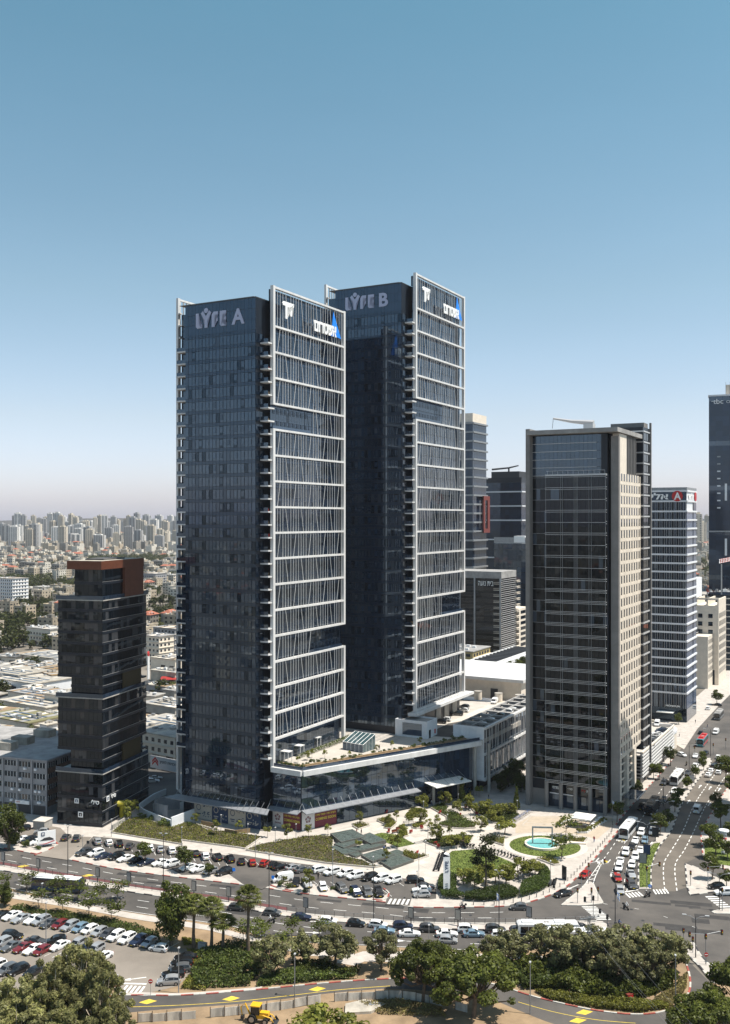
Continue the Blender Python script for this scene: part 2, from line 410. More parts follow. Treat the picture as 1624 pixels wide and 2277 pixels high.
def flat(name, poly, z, m, kind='structure', label=None, cat=None, parent=None, bevel=0.0, z0=None):
 """a level sheet (or, with z0, a raised slab) cut to an outline"""
 bm = bmesh.new()
 n = len(poly)
 P = [Vector((p[0], p[1], z)) for p in poly]
 area = sum(P[i].x * P[(i + 1) % n].y - P[(i + 1) % n].x * P[i].y for i in range(n))
 if area < 0: P = P[::-1]
 vs = [bm.verts.new(p) for p in P]
 f = bm.faces.new(vs)
 if z0 is not None:
  lo = [bm.verts.new((p.x, p.y, z0)) for p in P]
  for i in range(n): bm.faces.new((lo[i], lo[(i + 1) % n], vs[(i + 1) % n], vs[i]))
 bm.faces.remove(f)
 co, _, fs = delaunay_2d_cdt([p.xy for p in P], [], [list(range(n))], 1, 1e-3)[:3]
 tv = [bm.verts.new((q.x, q.y, z)) for q in co]
 for t in fs:
  t = [tv[i] for i in t]
  if (t[1].co - t[0].co).cross(t[2].co - t[0].co).z < 0: t.reverse()
  try: bm.faces.new(t)
  except ValueError: pass
 me = bpy.data.meshes.new(name); bm.to_mesh(me); bm.free(); me.materials.append(m)
 o = bpy.data.objects.new(name, me); link(o, parent)
 if parent is None: tag(o, label, cat, kind=kind)
 return o
def smooth_path(P, n=8):
 """Catmull-Rom through ground points"""
 P = [Vector((p[0], p[1], 0)) for p in P]
 out = []
 for i in range(len(P) - 1):
  p0 = P[max(i - 1, 0)]; p1 = P[i]; p2 = P[i + 1]; p3 = P[min(i + 2, len(P) - 1)]
  for k in range(n):
   t = k / n
   out.append(0.5 * ((2 * p1) + (p2 - p0) * t + (2 * p0 - 5 * p1 + 4 * p2 - p3) * t * t + (3 * p1 - p0 - 3 * p2 + p3) * t ** 3))
 out.append(P[-1])
 return out
def resample(P, step):
 out = [P[0].copy()]; need = step
 for a, b in zip(P, P[1:]):
  d = (b - a).length; pos = 0.0
  while d - pos >= need:
   pos += need; out.append(a.lerp(b, pos / d)); need = step
  need -= d - pos
 return out
def inside(poly, x, y):
 n = len(poly); r = False; j = n - 1
 for i in range(n):
  xi, yi = poly[i][0], poly[i][1]; xj, yj = poly[j][0], poly[j][1]
  if (yi > y) != (yj > y) and x < (xj - xi) * (y - yi) / (yj - yi) + xi: r = not r
  j = i
 return r
def scatter(poly, n, rng=random):
 xs = [p[0] for p in poly]; ys = [p[1] for p in poly]; out = []
 tries = 0
 while len(out) < n and tries < n * 30:
  tries += 1
  x = rng.uniform(min(xs), max(xs)); y = rng.uniform(min(ys), max(ys))
  if inside(poly, x, y): out.append((x, y))
 return out
# ================================================================== the setting: ground, roads, pavements
TH = R(28.77)
U = Vector((math.sin(TH), math.cos(TH), 0)); V = Vector((-math.cos(TH), math.sin(TH), 0))
RZ = math.pi / 2 - TH
g = MB(); g.add([(-9000, -9000, -0.05), (9000, -9000, -0.05), (9000, 12000, -0.05), (-9000, 12000, -0.05)], [(0, 1, 2, 3)], M['cityground'])
ground = tag(g.build('ground'), kind='structure')
kerb_up = [G(-160, 1857), q1(0, 575), q1(245, 620), q1(480, 660), q1(900, 740), q2(420, 835), q2(870, 900), q2(1400, 955), q3(510, 990), q3(870, 992), q3(1250, 975), q4(430, 880), q4(600, 740), q4(850, 450), q6(985, 1280), q6(1110, 1130), q6(1220, 1010), q6(1310, 905)]
kerb_up = smooth_path(kerb_up, 6)
av_far = [q6(1400, 790), q6(1440, 740), q6(1560, 610)]
av_far.append(av_far[-1] + U * 900)
med_up = smooth_path([G(-160, 1905), q1(0, 700), q1(250, 745), q1(570, 797), q1(1000, 865), q1(1340, 912), q1(1624, 955), q2(800, 1030), q2(1290, 1073), q3(520, 1096), q3(850, 1103), q3(1270, 1103), q4(600, 1090), q4(735, 1092)], 5)
med_lo = smooth_path([G(-160, 1916), q1(0, 735), q1(250, 780), q1(570, 833), q1(1000, 900), q1(1340, 947), q1(1624, 990), q2(800, 1064), q2(1290, 1108), q3(520, 1133), q3(850, 1146), q3(1270, 1150), q4(600, 1140), q4(770, 1160)], 5)
road_lo = smooth_path([G(-160, 1940), q1(0, 845), q1(430, 940), q1(900, 1025), q2(340, 1125), q2(560, 1195), q2(900, 1240), q2(1400, 1265), q3(860, 1290), q4(0, 1290), q4(800, 1270), q4(1290, 1245)], 5)
edge = kerb_up + av_far + [av_far[-1] + Vector((30, -16, 0)), av_far[1] + Vector((42, -20, 0)), G(1850, 1700), G(1850, 2000), G(1850, 2270), q4(1624, 1600), q4(1490, 1515), q4(1330, 1320), q4(1290, 1245)] + road_lo[::-1]
road = flat('road', edge, 0.0, M['asphalt'])
br_up = smooth_path([G(60, 2238), G(150, 2224), q1(880, 1605), q2(0, 1605), q2(480, 1570), q2(1000, 1520), q2(1450, 1490), G(1000, 2176), G(1100, 2190), q4(180, 1590), q4(360, 1640), q4(700, 1712), q4(1000, 1738), q4(1210, 1700), q4(1330, 1600), q4(1345, 1480), q4(1300, 1330)], 5)
br_lo = smooth_path([G(60, 2285), G(150, 2268), q1(900, 1725), q2(0, 1692), q2(360, 1668), q2(800, 1620), q2(1090, 1585), q2(1500, 1558), G(1000, 2210), G(1080, 2219), q4(130, 1700), q4(400, 1805), G(1330, 2300), G(1430, 2305), q4(1300, 1840), q4(1440, 1680), q4(1490, 1520)], 5)
service_road = flat('service_road', br_up + br_lo[::-1], 0.012, M['asphalt'])
# ---- pavements north of the main road: one slab that carries the plaza, the walkways and the forecourts
north = [p for p in kerb_up] + [q6(1310, 905), G(1475, 1640), G(1300, 1560), G(1030, 1560), G(700, 1600), G(350, 1690), G(330, 1800), G(160, 1800), G(-60, 1790), G(-190, 1800)]
plaza = flat('plaza', north, 0.14, M['pavement'], z0=-0.05)
far_pave = flat('pavement', [q6(1365, 860), q6(1440, 745), q6(1560, 615), q6(1560, 615) + U * 300, q6(1440, 540) + U * 300, q6(1440, 560), q6(1180, 700), q6(1250, 790)], 0.14, M['pavement'], z0=-0.05)
med = flat('median', med_up + [q4(780, 1120)] + med_lo[::-1], 0.15, M['pavement'], z0=-0.05)
avl = smooth_path([q4(985, 866), q4(987, 760), q4(992, 680), q4(1032, 600), q4(1088, 545), q4(1125, 490), q4(1150, 410), q4(1240, 250), q4(1300, 150), q4(1400, 30), q6(1482, 912)], 5)
avr = smooth_path([q4(1080, 866), q4(1074, 800), q4(1076, 720), q4(1105, 620), q4(1150, 545), q4(1220, 450), q4(1290, 270), q4(1390, 120), q4(1490, -10), q6(1510, 908)], 5)
av_med = flat('median', avl + avr[::-1], 0.15, M['pavement'], z0=-0.05)
flat('avenue', [p.copy() for p in avr] + [q4(1600, 0), q4(1720, 0), q4(1624, 140), q4(1500, 330), q4(1428, 470), q4(1430, 560), q4(1400, 640), q4(1312, 685), q4(1325, 850), q4(1240, 880), q4(1140, 880)], .004, mat('worn_avenue_asphalt', (.135, .117, .098), .92, var=.28, scale=.09, bump=.1, bscale=6.0, detail=9))
tri = [q4(452, 978), q4(560, 890), q4(600, 850), q4(640, 812), q4(672, 830), q4(700, 895), q4(742, 965), q4(600, 980)]
tri_island = flat('traffic_island', tri, 0.15, M['pavement'], z0=-0.05)
r_isl = [q4(1312, 685), q4(1420, 728), q4(1500, 772), q4(1700, 830), q4(1700, 870), q4(1520, 885), q4(1348, 908), q4(1325, 850)]
right_island = flat('traffic_island', r_isl, 0.15, M['pavement'], z0=-0.05)
rp = smooth_path([q4(1860, -150), q4(1624, 140), q4(1500, 330), q4(1428, 470), q4(1430, 560), q4(1442, 640), q4(1500, 690), q4(1640, 745), q4(1900, 820)], 5)
right_pave = flat('pavement', rp + [q4(2600, 700), q4(2600, -150)], 0.15, M['pavement'], z0=-0.05)
s_isl = [q4(1498, 1025), q4(1560, 1008), q4(1800, 990), q4(1800, 1038), q4(1515, 1036)]
small_island = flat('traffic_island', s_isl, 0.15, M['pavement'], z0=-0.05)
b_isl = smooth_path([q4(1288, 1238), q4(1330, 1236), q4(1372, 1242), q4(1425, 1335), q4(1572, 1488), q4(1545, 1520), q4(1500, 1512), q4(1410, 1400), q4(1300, 1300), q4(1288, 1238)], 4)
corner_island = flat('traffic_island', b_isl, 0.15, M['pavement'], z0=-0.05)
p_end = [q4(455, 975)]
# ---- the ground south of the main road
south = road_lo + [q4(1290, 1245), q4(1300, 1330), q4(1345, 1480), q4(1330, 1600), q4(1210, 1700)] + br_up[::-1][9:]
verge = flat('verge', south + [G(-160, 2240)], 0.03, M['soil'])
bare = flat('bare_earth', [p for p in br_lo] + [G(1700, 2200), G(1760, 2420), G(-160, 2420), G(-160, 2300)], 0.03, M['soil'])
lot2 = [G(-160, 1995), q1(0, 1012), q1(330, 1075), q1(700, 1150), q1(1000, 1215), q1(1180, 1262), q1(1390, 1300), q1(1350, 1420), q1(1240, 1540), q1(1050, 1585), q1(1000, 1600), q1(830, 1600), q1(780, 1530), q1(700, 1580), q1(0, 1560), G(-160, 2200)]
car_park2 = flat('car_park', lot2, 0.045, M['asphaltlight'])
path1 = [G(-160, 1985), q1(0, 915), q1(110, 935), q1(560, 1005), q1(900, 1070), q2(200, 1155), q2(460, 1225), q2(700, 1285), q2(860, 1330), q2(1200, 1340), q2(1200, 1300), q2(880, 1290), q2(720, 1255), q2(470, 1190), q2(200, 1120), q1(900, 1030), q1(430, 948), q1(110, 890), q1(0, 862), G(-160, 1955)]
foot = flat('footpath', path1, 0.09, M['pavement'], z0=0.0)
path2 = [q3(0, 1380), q3(120, 1400), q3(190, 1370), q3(420, 1375), q3(900, 1330), q4(500, 1380), q4(300, 1330), q4(0, 1330), q3(860, 1300), q3(180, 1300), q3(60, 1340), q3(0, 1360)]
foot2 = flat('footpath', path2, 0.085, M['pavement'], z0=0.0)
bay = [q1(0, 848), q1(430, 943), q1(900, 1028), q1(900, 1045), q1(430, 985), q1(0, 895)]
edge_pave = smooth_path([G(60, 2232), q1(880, 1590), q2(0, 1592), q2(480, 1555), q2(560, 1540)], 4)
flat('footpath', edge_pave + [q2(560, 1556), q2(480, 1568), q2(0, 1603), q1(1000, 1610), q1(870, 1600)], 0.12, M['pavement'], z0=0.0)
hp = smooth_path([q4(1240, 1500), q4(1330, 1420), q4(1390, 1480), q4(1370, 1560)], 3)
# ---- car park in front of the towers
lot1 = [q1(520, 632), q1(590, 560), q1(650, 500), q1(860, 520), q1(1100, 558), q1(1400, 605), q1(1624, 640), q2(320, 618), q2(480, 640), q2(640, 668), q2(1000, 712), q2(1300, 752), q2(1500, 790), q3(480, 795), q3(640, 830), q3(690, 870), q3(690, 935), q3(640, 940), q3(520, 930), q3(505, 985), q3(335, 975), q3(355, 900), q3(300, 925), q3(150, 905), q3(0, 885), q2(1000, 850), q2(860, 820), q2(700, 800), q2(620, 840), q2(560, 870), q2(430, 835), q2(330, 765), q2(0, 770), q1(1200, 735), q1(900, 690), q1(640, 650)]
car_park1 = flat('car_park', lot1, 0.155, M['asphalt'])
lot0 = [q1(-120, 540), q1(120, 470), q1(300, 420), q1(420, 440), q1(480, 500), q1(640, 505), q1(590, 560), q1(500, 640), q1(470, 665), q1(240, 632), q1(330, 600), q1(405, 560), q1(380, 530), q1(250, 560), q1(60, 540)]
fore = flat('forecourt', lot0, 0.150, M['asphaltlight'])
# ---- painted kerb stones, each a piece of its pavement
def kerb(path, parent, ms, step=1.15, z0=-0.02, z1=0.17, wd=0.34, skip=None, limit=300, per=2):
 P = resample(path, step); done = 0; rest = MB()
 order = sorted(range(len(P) - 1), key=lambda i: (P[i] - Vector((0, 0, 0))).length)
 chosen = set(order[:limit])
 for i in range(len(P) - 1):
  a, b = P[i], P[i + 1]; c = (a + b) / 2
  px = PCX + FOC * c.x / max(1, c.y); 
  if px < -60 or px > 1700 or c.y > 520: continue
  if skip and skip(c): continue
  d = b - a; m = ms[(i // per) % len(ms)]
  if i in chosen:
   o = bpy.data.objects.new('kerb_stone', unit_box(m)); o.location = (c.x, c.y, (z0 + z1) / 2); o.scale = (d.length * 0.97, wd, z1 - z0 + random.uniform(0, .008)); o.rotation_euler = (0, 0, math.atan2(d.y, d.x)); link(o, parent)
  else:
   rest.box(c.x - d.length * .485, c.x + d.length * .485, c.y - wd / 2, c.y + wd / 2, z0, z1, m, rz=math.atan2(d.y, d.x), piv=(c.x, c.y))
 if rest.v: tag(rest.build('kerb_stones', parent), kind='stuff')
RW = [M['redpaint'], M['kerbstone']]; BW = [M['blackpaint'], M['kerbstone']]
def mouth(c):      # driveways cross the kerb here
 px = PCX + FOC * c.x / c.y
 return 84 < px < 150 or 542 < px < 600 or 862 < px < 910
kerb(kerb_up, plaza, RW, skip=mouth)
kerb(med_lo, med, BW); kerb(med_up, med, [M['kerbstone']], step=2.0)
kerb(avl, av_med, BW, limit=140); kerb(avr, av_med, BW, limit=160)
kerb(tri + tri[:1], tri_island, [M['kerbstone']]); kerb(r_isl + r_isl[:1], right_island, BW)
kerb(rp, right_pave, RW); kerb(b_isl, corner_island, BW); kerb(s_isl + s_isl[:1], small_island, [M['kerbstone']])
kerb(br_up, service_road, RW, z1=0.15)
kerb([q1(240, 632), q1(330, 600), q1(405, 560), q1(380, 530)], fore, RW, z0=0.1, z1=0.3)
kerb(smooth_path([q2(1330, 940), q2(1410, 945), q2(1445, 900), q2(1400, 860)], 5), car_park1, RW, z0=.1, z1=.3)
kerb(smooth_path([q2(620, 842), q2(700, 868), q2(870, 895)], 4), car_park1, RW, z0=.1, z1=.28)
kerb(smooth_path([q1(760, 1540), q1(830, 1545), q1(845, 1510), q1(800, 1480)], 5), car_park2, RW, z0=0, z1=.2)
# ---- paint on the roads
def strip(mb, a, b, wd, z, m):
 d = (b - a); n = Vector((-d.y, d.x, 0)).normalized() * wd / 2
 mb.add([(a + n) + Vector((0, 0, z)), (a - n) + Vector((0, 0, z)), (b - n) + Vector((0, 0, z)), (b + n) + Vector((0, 0, z))], [(0, 1, 2, 3)], m)
def dashes(mb, path, on, off, wd, z, m):
 P = resample(path, 0.5); k = 0; per = on + off; n_on = int(on / .5); n_per = int(per / .5)
 while k + n_on < len(P):
  for j in range(k, k + n_on, 2): strip(mb, P[j], P[min(j + 2, len(P) - 1)], wd, z, m)
  k += n_per
def solid(mb, path, wd, z, m):
 P = resample(path, 1.5)
 for a, b in zip(P, P[1:]): strip(mb, a, b, wd, z, m)
def arrow(mb, c, d, length, z, m, bend=0):
 d = Vector((d[0], d[1], 0)).normalized(); n = Vector((-d.y, d.x, 0)); c = Vector((c[0], c[1], z))
 def q(a, b): return c + d * a + n * b
 h = length / 2
 mb.add([q(-h, .14), q(-h, -.14), q(h * .3, -.14), q(h * .3, .14)], [(0, 1, 2, 3)], m)
 if bend == 0: mb.add([q(h * .3, .55), q(h * .3, -.55), q(h, 0)], [(0, 1, 2)], m)
 else:
  s = bend
  mb.add([q(h * .1, 0), q(h * .35, 0), q(h * .6, .8 * s), q(h * .35, .8 * s)], [(0, 1, 2, 3)] if s > 0 else [(3, 2, 1, 0)], m)
  mb.add([q(h * .1, .7 * s), q(h * .9, .7 * s), q(h * .5, 1.7 * s)], [(0, 1, 2)], m)
def zebra(mb, a, b, depth, n, z, m):
 """n bars between ground points a and b, each `depth` (a vector) long"""
 dv = depth
 for i in range(n):
  p = a.lerp(b, i / n); q = a.lerp(b, (i + .52) / n)
  mb.add([p + Vector((0, 0, z)), q + Vector((0, 0, z)), q + dv + Vector((0, 0, z)), p + dv + Vector((0, 0, z))], [(0, 1, 2, 3)], m)
mk = MB(); Z = 0.012
def between(A, B, t): return [a.lerp(b, t) for a, b in zip(resample_n(A, 90), resample_n(B, 90))]
def resample_n(P, n):
 tot = sum((b - a).length for a, b in zip(P, P[1:])); Q = resample(P, tot / n * 0.9999); return Q[:n]
up_part = [p for p in kerb_up if PCX + FOC * p.x / p.y < 1160]
med_part = [p for p in med_up if PCX + FOC * p.x / p.y < 1160]
dashes(mk, between(up_part, med_part, .33), 2.5, 4, .16, Z, M['paint'])
dashes(mk, between(up_part, med_part, .66), 2.5, 4, .16, Z, M['paint'])
lo_part = [p for p in road_lo if PCX + FOC * p.x / p.y < 1330]
ml_part = [p for p in med_lo if PCX + FOC * p.x / p.y < 1330]
dashes(mk, between(ml_part, lo_part, .35), 3, 4, .16, Z, M['paint'])
dashes(mk, between(ml_part, lo_part, .68), 3, 4, .16, Z, M['paint'])
solid(mk, between(ml_part, lo_part, .96), .14, Z, M['paint'])
# avenue
for a, b in (((745, 655), (860, 490)), ((905, 880), (925, 760)), ((790, 770), (830, 680))):
 dashes(mk, [q4(*a), q4(*b)], 2, 2.2, .18, Z, M['paint'])
dashes(mk, smooth_path([q4(885, 860), q4(900, 740), q4(940, 620), q4(1010, 500), q4(1090, 360), q4(1200, 190), q4(1330, 20)], 5), 2, 2.5, .18, Z, M['paint'])
dashes(mk, smooth_path([q4(795, 780), q4(830, 660), q4(880, 560), q4(960, 440), q4(1060, 300), q4(1180, 120), q4(1260, 0)], 5), 2, 2.5, .18, Z, M['paint'])
for off in (0.36, 0.70):
 l = smooth_path([q4(1080, 866), q4(1076, 720), q4(1105, 620), q4(1220, 450), q4(1290, 270), q4(1390, 120), q4(1490, -10)], 5)
 r = smooth_path([q4(1330, 880), q4(1312, 700), q4(1380, 600), q4(1450, 440), q4(1520, 300), q4(1610, 160), q4(1720, 0)], 5)
 dashes(mk, between(l, r, off), 2, 1.6, .24, Z, M['paint'])
for x, y in ((1415, 150), (1485, 160), (1550, 170), (1335, 255), (1480, 272)): arrow(mk, q4(x, y), U, 4.6, Z, M['paint'])
for x, y, bd in ((840, 517, 1), (905, 527, -1), (695, 666, 1), (775, 678, -1), (1020, 520, 1), (1070, 552, -1)): arrow(mk, q4(x, y), -U, 4.6, Z, M['paint'], bend=bd)
arrow(mk, q4(525, 852), (-1, -.9), 5, Z, M['paint'])
for x, y in ((880, 530), (760, 682)): arrow(mk, q4(x, y), (.8, .3), 3.2, Z, M['yellow'], bend=1)
for x, y in ((890, 1166), (840, 1200), (1480, 1222), (930, 1090)): arrow(mk, q2(x, y), (1, -.1), 5.5, Z, M['paint'])
arrow(mk, q2(805, 1196), (1, -.1), 3, Z, M['yellow'])
solid(mk, [q4(560, 905), q4(740, 655)], .18, Z, M['paint']); solid(mk, smooth_path([q4(672, 826), q4(690, 770), q4(745, 655)], 4), .18, Z, M['paint'])
for t in range(5):
 strip(mk, q4(640 + t * 22, 800 - t * 30), q4(676 + t * 17, 792 - t * 30), .25, Z, M['paint'])
zebra(mk, q4(590, 985), q4(700, 1082), q4(690, 985) - q4(590, 985), 10, Z, M['paint'])
zebra(mk, q4(892, 895), q4(1000, 880), q4(925, 925) - q4(892, 895), 5, Z, M['paint'])
zebra(mk, q4(1085, 868), q4(1190, 862), q4(1105, 900) - q4(1085, 868), 5, Z, M['paint'])
zebra(mk, q4(1450, 915), q4(1560, 1000), q4(1530, 912) - q4(1450, 915), 6, Z, M['paint'])
for a, b in (((890, 885), (985, 868)), ((1490, 1385), (1640, 1380)), ((485, 945), (550, 900)), ((755, 1165), (770, 1260))): strip(mk, q4(*a), q4(*b), .45, Z, M['paint'])
dashes(mk, [q4(740, 965), q4(1030, 1010), q4(1300, 1100), q4(1560, 1200)], 1, 6, .12, Z, M['paint'])
tag(mk.build('lane_marking', road), kind=None)
bl = MB()
a_ = between(up_part, med_part, .80); b_ = between(up_part, med_part, .94)
for i in range(0, 60):
 bl.add([a_[i] + Vector((0, 0, .004)), b_[i] + Vector((0, 0, .004)), b_[i + 1] + Vector((0, 0, .004)), a_[i + 1] + Vector((0, 0, .004))], [(0, 1, 2, 3)], M['busred'])
tag(bl.build('bus_lane', road))
ym = MB()
for c in ((q2(345, 1627)), (q2(945, 1560)), (q1(1030, 1648)), (q4(610, 1722)), (q4(565, 1780)), (q1(160, 705)), (q1(610, 770))):
 big = c.y < 220
 s = .62 if big else .6
 ym.add([c + Vector((-2.6 * s, -.5 * s, .02)), c + Vector((0, -1.5 * s, .02)), c + Vector((2.6 * s, .4 * s, .02)), c + Vector((0, 1.6 * s, .02))], [(0, 1, 2, 3)], M['yellow'])
solid(ym, [p for p in smooth_path([q1(900, 1685), q2(0, 1672), q2(400, 1645), q2(800, 1600), q2(1100, 1565), q2(1500, 1535)], 5)], .16, .02, M['yellow'])
solid(ym, smooth_path([q4(150, 1650), q4(400, 1720), q4(700, 1775), q4(1000, 1800)], 5), .14, .02, M['yellow'])
tag(ym.build('lane_marking', service_road))
lm = MB(); zl = 0.163
zebra(lm, q3(350, 972), q3(505, 978), q3(370, 935) - q3(350, 972), 5, zl, M['paint'])
def bays(mb, a, b, n, dv, z, wd=.11):
 for i in range(n + 1):
  p = a.lerp(b, i / n); strip(mb, p, p + dv, wd, z, M['paint'])
bays(lm, q1(700, 535), q1(1560, 668), 16, Vector((1.7, -4.6, 0)), zl)
bays(lm, q1(560, 640), q1(1500, 775), 17, Vector((3.6, 3.6, 0)), zl)
bays(lm, q2(440, 655), q2(1480, 800), 17, Vector((2.2, -4.4, 0)), zl)
bays(lm, q2(900, 800), q2(1390, 868), 7, Vector((2.4, -4.6, 0)), zl)
tag(lm.build('bay_marking', car_park1))
lm2 = MB()
bays(lm2, q1(20, 1085), q1(1130, 1300), 19, Vector((2.6, 4.4, 0)), .052)
bays(lm2, q1(-20, 1285), q1(420, 1350), 8, Vector((2.6, 4.4, 0)), .052)
zebra(lm2, q1(835, 1590), q1(985, 1600), q1(880, 1535) - q1(835, 1590), 5, .052, M['paint'])
strip(lm2, q1(855, 1522), q1(1020, 1526), .5, .052, M['paint'])
arrow(lm2, q1(935, 1490), (-1, -.3), 4.5, .052, M['paint'])
tag(lm2.build('bay_marking', car_park2))
rpm = MB(); rr = random.Random(3)
for (f, x, y) in [(q1, rr.uniform(0, 1600), 0) for _ in range(14)] + [(q4, rr.uniform(850, 1600), rr.uniform(950, 1180)) for _ in range(9)]:
 if f is q1:
  i = rr.randrange(5, 80); c = between(up_part, med_part, rr.choice([.2, .5, .72]))[i] if rr.random() < .5 else between(ml_part, lo_part, rr.choice([.2, .5, .85]))[i]
 else: c = f(x, y)
 a = R(-14); d = Vector((math.cos(a), math.sin(a), 0)) * rr.uniform(1.5, 5); n_ = Vector((-d.y, d.x, 0)).normalized() * rr.uniform(.5, 1.3); k = Vector((0, 0, .0062 + .0002 * len(rpm.f)))
 rpm.add([c - d - n_ + k, c + d - n_ + k, c + d + n_ + k, c - d + n_ + k], [(0, 1, 2, 3)], mat('tar_patch', (.045, .043, .042), .85, var=.2, scale=.6))
for _ in range(26):
 i = rr.randrange(2, 85); c = between(up_part, med_part, rr.uniform(.1, .75))[i] if rr.random() < .4 else (between(ml_part, lo_part, rr.uniform(.1, .9))[i] if rr.random() < .6 else q4(rr.uniform(800, 1550), rr.uniform(930, 1200)))
 rpm.add([c + Vector((.42 * math.cos(t * .7854), .42 * math.sin(t * .7854), .0085)) for t in range(8)], [tuple(range(8))], M['darksteel'])
rpm.build('road_patch', road)
# ================================================================== the two white-framed towers
def pane_pick():
 r = random.random()
 return M['glass'] if r < .72 else (M['glass2'] if r < .86 else M['glass3'])
class Pieces:
 """alike pieces: the first `limit` stand as parts, the rest are joined into one part"""
 def __init__(s, name, parent, limit=300): s.name = name; s.parent = parent; s.n = 0; s.limit = limit; s.rest = MB()
 def add(s, x0, x1, y0, y1, z0, z1, m, rot=None):
  s.n += 1
  if s.n <= s.limit: return ubox(s.name, s.parent, x0, x1, y0, y1, z0, z1, m, rot)
  k = len(s.rest.v); s.rest.box(x0, x1, y0, y1, z0, z1, m)
  if rot:
   e = Euler(rot).to_matrix(); c = Vector(((x0 + x1) / 2, (y0 + y1) / 2, (z0 + z1) / 2))
   for i in range(k, len(s.rest.v)): s.rest.v[i] = tuple(c + e @ (Vector(s.rest.v[i]) - c))
 def done(s):
  if s.rest.v: tag(s.rest.build(s.name, s.parent), kind='stuff')
def tilt(a=.0036): return (random.gauss(0, a), random.gauss(0, a), 0)
def tiltz(a=.003): return (random.gauss(0, a), 0, random.gauss(0, a))
WA = 41.3
def lyfe(F, zt, nb, zg, gap_hi, gap_lo, letter_text, label, zbot):
 t = thing('office_tower', label, 'tower', F, RZ, 'white-framed twin office towers')
 zr = zt - 4.0                                   # roof of the glass volume
 body = MB()
 body.box(-3.9, 38, 2.75, 28.0, zg, zr, M['dark'])
 body.box(6, 41.0, 1.45, 33.2, zg, zr + .6, M['dark'])
 body.box(1.2, 8, 28, 33.6, zg, zr - 1, M['glass'])
 body.box(-3.95, 38, 2.7, 28.05, zr, zr + .35, M['darksteel'])
 body.build('core', t)
 ubox('back_glazing', t, 41.0, 41.12, 1.5, 33.1, zg, zr + .5, M['glass'])
 k = zg + 3.7
 while k < zr: ubox('back_floor_line', t, 41.1, 41.2, 1.5, 33.1, k - .35, k + .05, M['spandrel']); k += 3.7
 rf = MB(); rf.box(-3, 40, 4, 31, zr + .62, zr + .75, M['roofgrey'])
 for i in range(6):
  x = random.uniform(2, 34); y = random.uniform(6, 28); rf.box(x, x + 3, y, y + 2.2, zr + .6, zr + random.uniform(1.6, 2.6), M['steel'])
 rf.build('roof', t)
 # ---- shaded glass face with its opening windows
 ncol = 20; b0, b1 = 2.75, 27.95; cw = (b1 - b0) / ncol
 panes = Pieces('glass_pane', t); wins = Pieces('window', t); spans = Pieces('spandrel_panel', t)
 ztop_blank = zr - 9.0
 for r in range(3):
  for c in range(ncol):
   spans.add(-4.06, -3.92, b0 + c * cw + .03, b0 + (c + 1) * cw - .03, ztop_blank + r * 3.0 + .04, ztop_blank + (r + 1) * 3.0 - .04, M['spandrel'], tilt(.001))
 z = ztop_blank; fl = 0
 while z > zg + 3.7:
  z -= 3.7; fl += 1
  for c in range(ncol):
   y0 = b0 + c * cw + .07; y1 = b0 + (c + 1) * cw - .07
   op = c % 2 == 1 and c < 19 and z > zg + 12
   panes.add(-4.05, -3.93, y0, y1, z + .07, z + 2.70, pane_pick(), tilt())
   if op: wins.add(-4.12, -4.0, y0 + .07, y1 - .07, z + .75, z + 2.35, M['glass'] if random.random() > .12 else M['glass2'], tilt(.004))
   spans.add(-4.06, -3.92, y0, y1, z + 2.82, z + 3.22, M['spandrel'], tilt(.001))
   spans.add(-4.06, -3.92, y0, y1, z + 3.28, z + 3.66, M['spandrel'], tilt(.001))
 panes.done(); wins.done(); spans.done()
 zl = z
 # side return of the glass volume and deep corner
 sr = MB()
 k = zl
 while k < zr - 9:
  for a in (-3.9, -2.0): sr.box(a + .03, a + 1.85, 2.6, 2.72, k + .05, k + 2.7, M['glass3'])
  for bb in range(2): sr.box(5.9, 6.0, 1.5 + bb * .65, 2.1 + bb * .65, k + .1, k + 3.4, M['glass'])
  k += 3.7
 tag(sr.build('corner_glass', t), kind='stuff')
 # ---- balconies on both corners
 k = ztop_blank - 3.7
 while k > zbot + 1:
  for y0, y1, s in ((-.25, 2.55, 1), (28.1, 33.8, -1)):
   bl = ubox('balcony', t, -2.0 if s > 0 else -1.2, 1.1, y0, y1, k - .2, k + .2, M['white'])
   bl.name = 'balcony'
   gl = ubox('glass_railing', bl, -.49, -.485, -.46, .46, .55, 3.1, M['glass'])
  if random.random() < .45:
   cc = MB(); y = random.uniform(.6, 1.8); cc.box(0, .9, y, y + .6, k + .3, k + random.uniform(.7, 1.2), random.choice([M['darksteel'], M['wood'], M['canvas'], M['chair']]))
   cc.build('balcony_furniture', t)
  k -= 3.7
 # ---- the white frame on the sunny face (b = 0) and on the far side (b = 34.7)
 zz = [zt - 11.6 - 7.4 * i for i in range(nb + 1)]
 mid = WA * .505
 def span(i):      # a-range that is framed between level i-1 and i
  if i == gap_hi: return (mid, WA)
  if i == gap_lo: return (0, mid)
  return (0, WA)
 fins = Pieces('fin', t)
 beams = []
 T = .29
 levels = [zt - .45] + zz
 for i, zv in enumerate(levels):
  a0, a1 = 0.0, WA
  ubox('frame_beam', t, a0, a1, -.6, .35, zv - T, zv + T, M['white'])
  ubox('frame_beam', t, 0, WA, 34.0, 34.7, zv - T, zv + T, M['white'])
